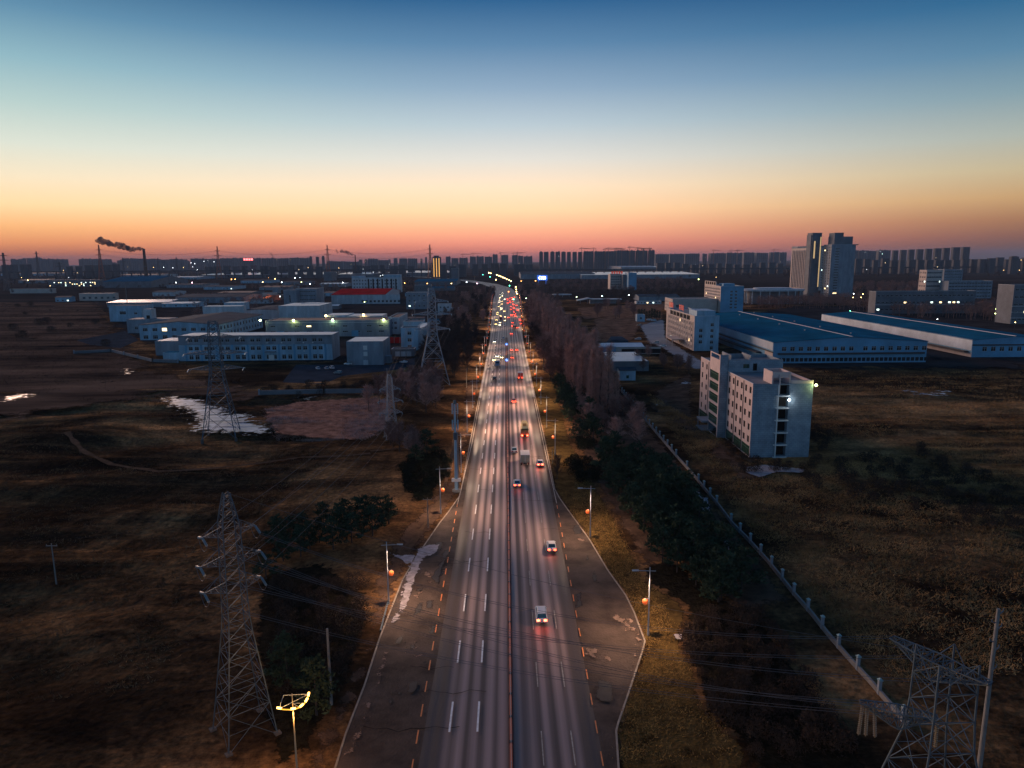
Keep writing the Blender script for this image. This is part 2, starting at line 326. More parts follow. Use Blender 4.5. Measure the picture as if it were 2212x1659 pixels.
# verges and beds
sheet('right_verge',kr[1:]+[Vector((XM+HW,330,0)),Vector((XM+22,330,0)),Vector((XM+20,215,0))]+px([(1262,1005),(1320,1110),(1379,1221),(1391,1253),(1470,1301),(1484,1321),(1471,1373),(1476,1416),(1500,1440),(1510,1496),(1520,1530),(1573,1583),(1611,1613),(1613,1660),(1640,1800)]),M['verge_grass'],soft=1.2)
sheet('right_scrub_bed',px([(1640,1800),(1613,1660),(1611,1613),(1573,1583),(1520,1530),(1510,1496),(1500,1440),(1476,1416),(1471,1373),(1484,1321),(1470,1301),(1391,1253),(1385,1222),(1455,1210),(1560,1290),(1640,1330),(1700,1420),(1800,1540),(1880,1659),(1960,1800)]),M['scrub'],soft=1.75)
sheet('left_verge',[Vector((XM-HW,330,0))]+list(reversed(kl))+px([(560,1800),(640,1659),(700,1560),(790,1380),(800,1250),(880,1130),(965,1040),(985,960)])+[Vector((XM-20,330,0))],M['dry_earth'],soft=1.2)
sheet('tree_strip',px([(1262,1005),(1200,850),(1345,852),(1400,918),(1463,992),(1523,1062),(1583,1138),(1655,1218),(1710,1290),(1640,1330),(1560,1290),(1455,1210),(1385,1222),(1320,1110)]),M['dry_earth'],soft=2)
sheet('left_scrub_bed',px([(640,1659),(700,1560),(780,1400),(795,1290),(700,1215),(560,1240),(545,1400),(575,1560),(600,1659)]),M['scrub'],soft=2.8)
sheet('shrub_bed',px([(862,1012),(900,985),(945,972),(968,990),(975,1020),(945,1052),(938,1080),(900,1083),(866,1050)]),M['scrub'],soft=1.2)
sheet('reed_field',px([(640,868),(780,859),(850,866),(838,925),(790,950),(700,948),(600,938),(575,912),(572,884)]),M['reed'],soft=4.2)
sheet('right_reed_strip',px([(1420,840),(1495,800),(1500,910),(1560,960),(1620,1010),(1720,1030),(1600,1040),(1520,960),(1400,880)]),M['dry_earth'],soft=3.5)
M['estate_soil']=soften(mat('estate_soil',(.035,.032,.034),.9,spec=0,nz=(.03,.5),col2=(.07,.06,.058)),.05,25)
M['waste_soil']=soften(mat('waste_soil',(.018,.014,.014),.95,spec=0,nz=(.03,.6),col2=(.24,.145,.095),stretch=(.3,1,1)),.06,22,.3)
M['plain_soil']=soften(mat('plain_soil',(.03,.026,.026),.95,spec=0,nz=(.01,.6),col2=(.075,.055,.045),stretch=(.3,1,1)),.02,60)
sheet('far_plain',[AZ(-60,5200),AZ(2270,5200),AZ(2290,900),(330,860),(60,1000),(-90,1000),(-420,880),AZ(-80,900)],M['plain_soil'],soft=60)
sheet('waste_ground',px([(-160,652),(225,652),(300,745),(345,795),(600,838),(830,846),(560,866),(330,862),(60,905),(-260,930)]),M['waste_soil'],soft=9)
sheet('estate_ground',px([(205,648),(420,640),(760,640),(985,640),(985,700),(930,745),(905,775),(840,788),(740,785),(390,784),(300,745),(240,715)]),M['estate_soil'],soft=12)
sheet('campus_ground',px([(1560,690),(1700,660),(2240,660),(2260,800),(1960,800),(1640,800),(1560,770)]),M['estate_soil'],soft=12)
sheet('concrete_yard',px([(1392,692),(1436,690),(1440,730),(1500,770),(1540,790),(1500,800),(1430,752),(1400,740),(1380,705)]),M['yard_soft'],soft=3)
sheet('parking_lot',px([(640,788),(842,788),(905,770),(912,785),(850,800),(740,812),(700,830),(610,826)]),M['asphalt_dark'],soft=0)
sheet('left_yard',px([(165,735),(270,715),(300,735),(260,752),(195,745)]),M['asphalt_dark'],soft=0)
M['plot']=soften(mat('plot',(.15,.085,.055),.95,spec=0,nz=(.12,.5),bump=(1.5,.4),col2=(.36,.2,.125)),.25,4)
sheet('brown_plot',px([(1280,690),(1380,672),(1432,675),(1432,690),(1380,705),(1372,735),(1290,740)]),M['plot'],soft=7)
sheet('brown_field',px([(1245,665),(1440,655),(1432,672),(1260,690)]),M['plot'],soft=7)
def track(name,pts,w,m):
    p=px(pts); mbx=MB(); LAYER[0]+=1; z=.004*LAYER[0]
    fine=[]
    for a,b in zip(p,p[1:]):
        n=max(2,int((b-a).length/4))
        fine+=[a.lerp(b,i/n) for i in range(n)]
    fine.append(p[-1])
    P=[]
    for i,a in enumerate(fine):
        d=fine[min(i+1,len(fine)-1)]-fine[max(i-1,0)]; n=Vector((-d.y,d.x,0)).normalized(); ww=w*(1+.35*math.sin(i*1.7)+RN.uniform(-.2,.2))*.5
        P.append((a+n*ww,a-n*ww))
    for (a,b),(c2,d2) in zip(P,P[1:]):
        zz=lambda q: max(z,hill(q.x,q.y)+.12)
        mbx.poly([(q.x,q.y,zz(q)) for q in (b,a,c2,d2)][::-1])
    return tag(mbx.build(name,m),kind='structure')
track('dirt_track',[(140,930),(180,975),(240,1003),(340,1020),(460,1012),(560,1001),(650,988),(745,985),(800,980)],1.6,M['path_dirt'])
track('dirt_track',[(800,975),(870,968),(905,965)],1.2,M['path_dirt'])
track('foot_path',[(1480,1450),(1500,1500),(1520,1540),(1545,1580),(1565,1640),(1570,1720)],.7,M['verge_grass'])
track('foot_path',[(880,1190),(920,1130),(955,1070),(975,1000),(982,940)],1.0,M['path_dirt'])
track('foot_path',[(1500,905),(1530,945),(1590,985),(1660,1010)],1.6,M['path_dirt'])
# carriageway
def lin0(p,q):
    a,b=G(*p),G(*q); return lambda y:a.x+(b.x-a.x)*(y-a.y)/(b.y-a.y)
eLx=lin0((895,1635),(985,1110)); eRx=lin0((1289,1580),(1206,1110))
kl.insert(0,Vector((kl[0].x-5,-40,0))); kr.insert(0,Vector((kr[0].x+2,-40,0)))
sheet('road_apron',[*kl,Vector((XM-HW,YS,0)),Vector((XM+HW,YS,0)),*reversed(kr)],M['asphalt_old'])
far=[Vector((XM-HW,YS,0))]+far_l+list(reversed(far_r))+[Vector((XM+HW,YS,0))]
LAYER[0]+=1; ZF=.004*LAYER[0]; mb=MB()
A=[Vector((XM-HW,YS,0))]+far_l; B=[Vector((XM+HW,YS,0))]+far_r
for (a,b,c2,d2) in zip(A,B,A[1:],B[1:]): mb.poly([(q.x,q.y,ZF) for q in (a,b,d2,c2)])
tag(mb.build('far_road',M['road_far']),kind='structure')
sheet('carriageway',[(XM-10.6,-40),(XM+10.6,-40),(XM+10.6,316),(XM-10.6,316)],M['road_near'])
r_=random.Random(8)
for k in range(26):
    s_=r_.choice((-1,1)); y_=r_.uniform(70,150); e_=(eLx(y_) if s_<0 else eRx(y_)); x_=e_+s_*r_.uniform(.4,4.5); L_=r_.uniform(.6,3.2); W_=r_.uniform(.3,1.1); a_=r_.uniform(-.3,.3)
    if not pin([(p.x,p.y) for p in kl+list(reversed(kr))],x_,y_): continue
    sheet('road_stain',[(x_-W_,y_-L_),(x_+W_,y_-L_*.8),(x_+W_+a_,y_+L_),(x_-W_*.6+a_,y_+L_*.7)],M[r_.choice(['asphalt_patch','asphalt_patch','dust'])],soft=.4)
for k in range(16):
    y_=r_.uniform(66,210); s_=r_.choice((-1,1)); x0_=XM+s_*r_.uniform(.5,8); x1_=x0_+s_*r_.uniform(4,12); P_=[];Q_=[]
    for i in range(9):
        x_=x0_+(x1_-x0_)*i/8; yy_=y_+r_.uniform(-.35,.35)+.3*math.sin(i); P_.append((x_,yy_)); Q_.append((x_,yy_+r_.uniform(.05,.14)))
    if pin([(p.x,p.y) for p in kl+list(reversed(kr))],x1_,y_): sheet('road_crack',P_+Q_[::-1],M['crack'])
sheet('median_strip',[(XM-.3,40),(XM+.3,40),(XM+.4,160),(XM+.85,200),(XM+.85,520),(XM-.85,520),(XM-.85,200),(XM-.4,160)],M['median_stain'])
for P_,m_ in [([(1318,1328),(1345,1330),(1372,1360),(1380,1372),(1350,1362),(1325,1342)],'dust'),([(1255,1395),(1290,1400),(1300,1428),(1268,1424)],'dust'),([(1240,1160),(1262,1166),(1266,1176),(1246,1172)],'dust'),([(1262,1150),(1272,1150),(1276,1158),(1264,1158)],'dust'),([(850,1385),(868,1375),(874,1386),(858,1400)],'asphalt_patch'),([(740,1640),(800,1500),(830,1400),(845,1400),(800,1540),(765,1650)],'dust'),([(1365,1330),(1388,1385),(1378,1420),(1340,1560),(1334,1560),(1370,1400),(1355,1330)],'dust'),([(880,1480),(905,1470),(900,1500),(876,1510)],'asphalt_patch'),([(1290,1470),(1330,1480),(1320,1530),(1285,1510)],'asphalt_patch'),([(930,1250),(960,1200),(970,1200),(945,1270)],'asphalt_patch')]: sheet('road_stain',px(P_),M[m_],soft=.5)
ZR=.004*(LAYER[0]+1)
# painted markings
M['paint']=mat('paint',(.88,.86,.82),.6,nz=(1.5,.2))
M['paint_orange']=mat('paint_orange',(.75,.24,.07),.6,nz=(1.5,.25))
M['paint_worn']=mat('paint_worn',(.42,.38,.33),.7,nz=(2,.4))
def dashes(name,x,y0,y1,period,ln,wd,m,xf=None):
    mb=MB(); y=y0
    while y<y1:
        xa=xf(y) if xf else x; xb=xf(y+ln) if xf else x
        mb.poly([(xa-wd/2,y,ZR),(xa+wd/2,y,ZR),(xb+wd/2,y+ln,ZR),(xb-wd/2,y+ln,ZR)]); y+=period
    return tag(mb.build(name,m),kind='structure')
yb=G(974,1586).y
def lin(p,q):
    a,b=G(*p),G(*q); return lambda y:a.x+(b.x-a.x)*(y-a.y)/(b.y-a.y)
lA=lin((974.2,1555),(1021,1160)); lB=lin((1033,1555),(1057.5,1160))
lAx=lambda y: lA(min(y,150))+(XM-7.35-lA(150))*max(0,min(1,(y-150)/120)); lBx=lambda y: lB(min(y,150))+(XM-3.7-lB(150))*max(0,min(1,(y-150)/120))
dashes('lane_marking',0,yb-15,1200,15,6,.25,M['paint'],lAx)
dashes('lane_marking',0,yb-15,1200,15,6,.25,M['paint'],lBx)
dashes('lane_marking',XM+3.7,yb-21,1200,15,6,.13,M['paint_worn'])
dashes('lane_marking',XM+7.3,yb-21,1200,15,6,.15,M['paint_worn'])
eL=lin((895,1635),(985,1110)); eR=lin((1289,1580),(1206,1110))
dashes('edge_marking',0,60,G(985,1095).y,5.1,2.5,.17,M['paint_orange'],eL)
dashes('edge_marking',0,60,G(1206,1095).y,5.6,2.4,.15,M['paint_orange'],eR)
for s,f in ((-1,eL),(1,eR)):
    mb=MB(); y=G(985,1095).y+1; x0=f(y)
    mb.poly([(x0-.09,y,ZR),(x0+.09,y,ZR),(XM+s*11.2+.09,215,ZR),(XM+s*11.2-.09,215,ZR)])
    mb.poly([(XM+s*11.2-.09,215,ZR),(XM+s*11.2+.09,215,ZR),(XM+s*11.2+.09,900,ZR),(XM+s*11.2-.09,900,ZR)])
    tag(mb.build('edge_line',M['paint_worn']),kind='structure')
# kerbs
M['kerb']=mat('kerb',(.3,.25,.2),.8,nz=(.8,.3))
def kerb(name,pts):
    mb=MB()
    for a,b in zip(pts,pts[1:]):
        d=(b-a); n=Vector((-d.y,d.x,0)).normalized()*.12
        mb.prism([a-n,a+n,a+n+Vector((0,0,.15)),a-n+Vector((0,0,.15))],[b-n,b+n,b+n+Vector((0,0,.15)),b-n+Vector((0,0,.15))])
    return tag(mb.build(name,M['kerb']),kind='structure')
kerb('kerb',kl+[Vector((XM-HW,YS,0)),Vector((XM-HW,500,0))]+far_l[1:5])
kerb('kerb',kr+[Vector((XM+HW,YS,0)),Vector((XM+HW,500,0))]+far_r[1:5])
# ice and snow lying about
for nm,pts,m in [('frozen_puddle',[(338,858),(372,856),(440,862),(470,878),(500,880),(508,893),(545,893),(560,908),(600,922),(598,935),(560,943),(500,942),(440,938),(402,935),(408,905),(385,888),(352,876)],'ice'),
  ('snow_patch',[(860,1318),(882,1235),(905,1188),(930,1178),(950,1182),(945,1196),(915,1206),(895,1258),(880,1310),(845,1362),(838,1358)],'snow'),
  ('snow_patch',[(835,1196),(868,1203),(900,1200),(893,1216),(878,1222),(862,1210)],'snow'),
  ('snow_patch',[(636,861),(690,856),(702,860),(660,866)],'ice'),
  ('frozen_puddle',[(0,856),(70,850),(76,858),(40,866),(0,874)],'ice'),
  ('frozen_puddle',[(262,800),(275,793),(288,806),(276,812),(266,810)],'ice'),
  ('frozen_puddle',[(1942,845),(1975,842),(2000,850),(2030,842),(2062,846),(2055,855),(2010,862),(1990,856),(1965,852)],'ice'),
  ('frozen_puddle',[(1610,1012),(1650,1006),(1700,1012),(1740,1016),(1735,1024),(1680,1022),(1640,1034),(1612,1024)],'snow'),
  ('frozen_puddle',[(1538,1017),(1548,1018),(1550,1026),(1540,1024)],'ice'),
  ('frozen_puddle',[(1455,826),(1500,820),(1498,830),(1465,834)],'ice'),
  ('frozen_puddle',[(1416,872),(1440,868),(1436,878),(1422,882)],'ice'),
  ('snow_patch',[(1508,1078),(1530,1078),(1534,1110),(1520,1114),(1510,1096)],'snow'),
  ('snow_patch',[(1490,1060),(1512,1066),(1520,1085),(1500,1080)],'snow'),
  ('snow_patch',[(1560,1160),(1572,1170),(1580,1200),(1568,1196)],'snow'),
  ('snow_patch',[(1452,1374),(1474,1374),(1476,1388),(1456,1388)],'snow')]:
    P=px(pts); hz=max(0,max(hill(p.x,p.y) for p in P)+.05); LAYER[0]+=1
    sheet(nm,P,M[m],soft=1.25)
# ------------------------------------------------------------------ buildings
M['wall_blue']=mat('wall_blue',(.3,.45,.56),.7,nz=(.22,.28),stretch=(1,1,.25))
M['wall_white']=mat('wall_white',(.5,.52,.55),.75,nz=(.2,.25),stretch=(1,1,.25))
M['wall_grey']=mat('wall_grey',(.24,.27,.31),.8,nz=(.2,.3),stretch=(1,1,.25))
M['wall_dark']=mat('wall_dark',(.16,.17,.19),.8,nz=(.1,.25))
M['wall_cream']=mat('wall_cream',(.55,.45,.4),.8,nz=(.15,.15))
M['wall_pink']=mat('wall_pink',(.66,.5,.47),.8,nz=(.2,.12))
def brick_mat(name,c1,c2,mortar,bw,bh):
    m=mat(name,c1,.85); nt=m.node_tree;N=nt.nodes;L=nt.links; tc=N.new('ShaderNodeTexCoord'); sp=N.new('ShaderNodeSeparateXYZ'); cb=N.new('ShaderNodeCombineXYZ'); ad=N.new('ShaderNodeMath')
    L.new(tc.outputs['Object'],sp.inputs[0]); L.new(sp.outputs[0],ad.inputs[0]); L.new(sp.outputs[1],ad.inputs[1]); L.new(ad.outputs[0],cb.inputs[0]); L.new(sp.outputs[2],cb.inputs[1])
    b=N.new('ShaderNodeTexBrick'); b.inputs['Color1'].default_value=(*c1,1); b.inputs['Color2'].default_value=(*c2,1); b.inputs['Mortar'].default_value=(*mortar,1)
    b.inputs['Scale'].default_value=1; b.inputs['Brick Width'].default_value=bw; b.inputs['Row Height'].default_value=bh; b.inputs['Mortar Size'].default_value=.03; L.new(cb.outputs[0],b.inputs['Vector'])
    n=N.new('ShaderNodeTexNoise'); n.inputs['Scale'].default_value=.35; n.inputs['Detail'].default_value=5; L.new(tc.outputs['Object'],n.inputs['Vector'])
    mr=N.new('ShaderNodeMapRange'); mr.inputs[1].default_value=.3; mr.inputs[2].default_value=.7; mr.inputs[3].default_value=.7; mr.inputs[4].default_value=1.15; L.new(n.outputs[0],mr.inputs[0])
    x=N.new('ShaderNodeMix'); x.data_type='RGBA'; x.blend_type='MULTIPLY'; x.inputs[0].default_value=1; L.new(b.outputs[0],x.inputs[6]); L.new(mr.outputs[0],x.inputs[7]); L.new(x.outputs[2],N['Principled BSDF'].inputs['Base Color'])
    return m
M['tile_wall']=brick_mat('tile_wall',(.26,.32,.38),(.31,.37,.42),(.17,.2,.24),1.2,.6)
M['roof_blue']=sheetrib('roof_blue',(.01,.125,.215),.95,1.0,1,spec=.0)
M['roof_slate']=sheetrib('roof_slate',(.045,.075,.1),.9,1.0,1,spec=.03)
M['roof_white']=mat('roof_white',(.7,.66,.66),.35,spec=.9,nz=(.08,.2)); M['roof_far']=mat('roof_far',(.85,.8,.78),.28,metal=.6,nz=(.02,.12))
M['roof_grey']=mat('roof_grey',(.2,.2,.21),.7,nz=(.15,.3))
M['roof_red']=sheetrib('roof_red',(.5,.02,.02),.9,1.0,1,spec=.0)
M['roof_brown']=mat('roof_brown',(.22,.13,.1),.8,nz=(.2,.25))
M['trim']=mat('trim',(.7,.68,.66),.6)
M['clad_blue']=sheetrib('clad_blue',(.12,.33,.5),.5,.8,0)
M['clad_pale']=sheetrib('clad_pale',(.5,.55,.6),.55,.8,1)
M['glass']=mat('glass',(.02,.028,.035),.12,spec=.8)
M['glass_green']=mat('glass_green',(.03,.07,.05),.15,spec=.7)
M['hole']=mat('hole',(.02,.018,.017),.9,spec=.1)
M['lit_warm']=emis('lit_warm',(1,.72,.35),2.2)
M['lit_cool']=emis('lit_cool',(.75,.95,.85),2.0)
M['lit_amber']=emis('lit_amber',(1,.45,.1),1.2)
M['metal']=mat('metal',(.4,.41,.43),.45,metal=.8)
M['dark_metal']=mat('dark_metal',(.06,.06,.065),.5,metal=.5)
M['red_sign']=emis('red_sign',(.75,.09,.05),.25)
M['green_paint']=mat('green_paint',(.05,.16,.11),.6)
def facade(mb,O,U,Nn,Lh,Hh,ops,rec=.25,mi=0):
    O=Vector(O);U=Vector(U);Nn=Vector(Nn); Z=Vector((0,0,1))
    us=sorted({0,Lh}|{a for o in ops for a in o[:2]}); zs=sorted({0,Hh}|{a for o in ops for a in o[2:4]})
    flip=(U.cross(Z)).dot(Nn)<0
    P=lambda u,z,d=0:O+U*u+Z*z-Nn*d
    def q(a,b,c,d): mb.poly([d,c,b,a] if flip else [a,b,c,d],mi)
    for i in range(len(us)-1):
        for j in range(len(zs)-1):
            u,z=(us[i]+us[i+1])/2,(zs[j]+zs[j+1])/2
            if any(o[0]<u<o[1] and o[2]<z<o[3] for o in ops): continue
            q(P(us[i],zs[j]),P(us[i+1],zs[j]),P(us[i+1],zs[j+1]),P(us[i],zs[j+1]))
    for a,b,c,d in [o[:4] for o in ops]:
        q(P(a,c,rec),P(b,c,rec),P(b,c),P(a,c)); q(P(a,d),P(b,d),P(b,d,rec),P(a,d,rec))
        q(P(a,c,rec),P(a,c),P(a,d),P(a,d,rec)); q(P(b,c),P(b,c,rec),P(b,d,rec),P(b,d))
WM={}
def window_mesh(w,h,style):
    k=(round(w,2),round(h,2),style)
    if k in WM: return WM[k]
    mb=MB(); e=.03
    gl={'lit':'lit_warm','cool':'lit_cool','amber':'lit_amber','hole':'hole','green':'glass_green'}.get(style,'glass')
    mb.poly([(e,0,e),(w-e,0,e),(w-e,0,h-e),(e,0,h-e)],0)
    f=min(.09,w*.1)
    if style!='hole':
        mb.box(0,w,-.05,-.004,0,f,1); mb.box(0,w,-.05,-.004,h-f,h,1)
        mb.box(0,f,-.05,-.004,f,h-f,1); mb.box(w-f,w,-.05,-.004,f,h-f,1)
        n=max(1,round(w/1.2)) 
        for i in range(1,n): mb.box(w*i/n-f/2,w*i/n+f/2,-.045,-.004,f,h-f,1)
        if h>1.9: mb.box(f,w-f,-.04,-.004,h*.68,h*.68+f,1)
    else:
        mb.box(0,w,-.06,-.004,0,.06,1)
    WM[k]=mb.mesh('window',[M[gl],M['trim'] if style!='green' else M['green_paint']]); return WM[k]
def place_windows(root,O,U,Nn,ops,rec,lit=0,style='plain',litstyles=('lit','cool')):
    ang=math.atan2(U[1],U[0])
    # local -y of window must equal Nn
    d=Vector((math.sin(ang),-math.cos(ang),0)); flip=d.dot(Vector(Nn))<0
    for o in ops:
        st=o[4] if len(o)>4 else (RN.choice(litstyles) if RN.random()<lit else style)
        me=window_mesh(o[1]-o[0],o[3]-o[2],st)
        p=Vector(O)+Vector(U)*(o[1] if flip else o[0])-Vector(Nn)*(rec-.01)+Vector((0,0,o[2]))
        put('window',me,root,p,ang+(PI if flip else 0))
def grid(Lh,Hh,cols,rows,ww,wh,z0=1.0,z1=None,m0=1.0,m1=None,pair=0):
    z1=Hh if z1 is None else z1; m1=m0 if m1 is None else m1
    fl=(z1-z0+.0)/rows; pit=(Lh-m0-m1)/cols; out=[]
    for r in range(rows):
        zb=z0+fl*r+(fl-wh)*.5
        for c in range(cols):
            uc=m0+pit*(c+.5)
            if pair:
                for s in (-1,1): out.append((uc+s*(ww/2+pair/2)-ww/2,uc+s*(ww/2+pair/2)+ww/2,zb,zb+wh))
            else: out.append((uc-ww/2,uc+ww/2,zb,zb+wh))
    return out
def block(name,label,cat,X0,X1,Y0,Y1,H,wall,roof,front=[],side=[],par=.7,rec=.25,group=None,lit=0,style='plain',bands=[],litstyles=('lit','cool'),sidewall=None,z0=0,split=None):
    """flat-roofed building; front faces the camera (-y), side faces the road"""
    root=thing(name,label,cat,(X0,Y0,z0),0,group); W=X1-X0; D=Y1-Y0
    mb=MB(); mats=[M[wall],M[roof],M['trim'],M[sidewall or wall]]
    if split:
        mats.append(M[split[1]]); zs_=split[0]
        facade(mb,(0,0,0),(1,0,0),(0,-1,0),W,zs_,[o for o in front if o[3]<zs_],rec); facade(mb,(0,0,zs_),(1,0,0),(0,-1,0),W,H+par-zs_,[(o[0],o[1],o[2]-zs_,o[3]-zs_) for o in front if o[2]>zs_],rec,4)
    else: facade(mb,(0,0,0),(1,0,0),(0,-1,0),W,H+par,front,rec)
    left=(X0+X1)/2>0
    sO,sN=((0,0,0),(-1,0,0)) if left else ((W,0,0),(1,0,0))
    facade(mb,sO,(0,1,0),sN,D,H+par,side,rec,3)
    oO,oN=((W,0,0),(1,0,0)) if left else ((0,0,0),(-1,0,0))
    facade(mb,oO,(0,1,0),oN,D,H+par,[]); facade(mb,(0,D,0),(1,0,0),(0,1,0),W,H+par,[])
    for z in bands:
        mb.box(-.12,W+.12,-.12,-.002,z,z+.35,2)
    mb.build('wall',mats,root)
    mb=MB(); mb.box(.3,W-.3,.3,D-.3,H-.3,H,0)
    if par>.2:
        mb.box(-.08,W+.08,-.08,.3,H+par-.01,H+par+.12,1); mb.box(-.08,W+.08,D-.3,D+.08,H+par-.01,H+par+.12,1)
        mb.box(-.08,.3,.3,D-.3,H+par-.01,H+par+.12,1); mb.box(W-.3,W+.08,.3,D-.3,H+par-.01,H+par+.12,1)
    mb.build('roof',[M[roof],M['trim']],root)
    place_windows(root,(0,0,0),(1,0,0),(0,-1,0),front,rec,lit,style,litstyles)
    place_windows(root,sO,(0,1,0),sN,side,rec,lit,style,litstyles)
    return root
def gable(name,label,cat,X0,X1,Y0,Y1,eave,ridge,wall,roof,front=[],side=[],axis='y',rec=.2,group=None,lit=0,ridgecap=True,over=.5,style='plain',rx=None):
    """hall with a low pitched roof; ridge runs along y (away) or x (across)"""
    root=thing(name,label,cat,(X0,Y0,0),0,group); W=X1-X0; D=Y1-Y0; mb=MB()
    facade(mb,(0,0,0),(1,0,0),(0,-1,0),W,eave,front,rec)
    left=(X0+X1)/2>0; sO,sN=((0,0,0),(-1,0,0)) if left else ((W,0,0),(1,0,0)); oO,oN=((W,0,0),(1,0,0)) if left else ((0,0,0),(-1,0,0))
    facade(mb,sO,(0,1,0),sN,D,eave,side,rec); facade(mb,oO,(0,1,0),oN,D,eave,[]); facade(mb,(0,D,0),(1,0,0),(0,1,0),W,eave,[])
    c=W/2 if rx is None else rx
    if axis=='y':
        mb.poly([(0,0,eave),(W,0,eave),(c,0,ridge)]); mb.poly([(W,D,eave),(0,D,eave),(c,D,ridge)])
    else:
        mb.poly([(0,D,eave),(0,0,eave),(0,D/2,ridge)]); mb.poly([(W,0,eave),(W,D,eave),(W,D/2,ridge)])
    mb.build('wall',M[wall],root)
    mb=MB(); t=.25; o=over
    if axis=='y':
        for x0,x1 in ((-o,c),(W+o,c)):
            za=eave-(ridge-eave)*o/max(c,1)+.02
            a,b=(x0,x1); P=[(a,-o,za),(b,-o,ridge+.02),(b,D+o,ridge+.02),(a,D+o,za)]
            mb.prism(P,[(p[0],p[1],p[2]+t) for p in P])
        mb.build('roof',M[roof],root)
        if ridgecap:
            m2=MB(); m2.box(c-.35,c+.35,-o,D+o,ridge+t-.02,ridge+t+.22); m2.build('ridge_cap',M['trim'],root)
    else:
        for y0 in (-o,D+o):
            za=eave-(ridge-eave)*o/(D/2)+.02
            P=[(-o,y0,za),(W+o,y0,za),(W+o,D/2,ridge+.02),(-o,D/2,ridge+.02)]
            mb.prism(P,[(p[0],p[1],p[2]+t) for p in P])
        mb.build('roof',M[roof],root)
    place_windows(root,(0,0,0),(1,0,0),(0,-1,0),front,rec,lit,style)
    place_windows(root,sO,(0,1,0),sN,side,rec,lit,style)
    return root
def BX(px_,py_): return G(px_,py_)
def floodlamp(label,p,z,col,r,st,group=None,parent_h=True,energy=0):
    """lamp head on a short bracket or pole"""
    root=thing('flood_lamp',label,'lamp',(p[0],p[1],0 if parent_h else z-.6),0,group)
    b=0 if not parent_h else None
    mb=MB()
    if parent_h: mb.cyl(0,0,0,z-.1,.12,.07,6); mb.box(-.5,.5,-.06,.06,z-.15,z-.05)
    else: mb.bar((0,.8,.3),(0,0,.4),.1); mb.box(-.2,.2,-.1,.1,.2,.4)
    mb.build('pole' if parent_h else 'bracket',M['metal'],root)
    zz=z if parent_h else .6
    m2=MB(); m2.ball((0,-.12,zz),r,8); m2.build('lamp_head',lampmat(col,st),root)
    if energy:
        ld=bpy.data.lights.new('lamp_light','POINT'); ld.energy=energy; ld.color=col; ld.shadow_soft_size=r
        lo=bpy.data.objects.new('lamp_light',ld); COL.objects.link(lo); lo.parent=root; lo.location=(0,-.9,zz-.4)
    return root
LM={}
def lampmat(col,st):
    k=(tuple(col),st)
    if k not in LM: LM[k]=emis('lamp_glow',col,st)
    return LM[k]
WARM=(1,.62,.22);AMB=(1,.42,.1);COOL=(.85,.95,1);GRN=(.1,1,.55);YG=(.85,1,.35)
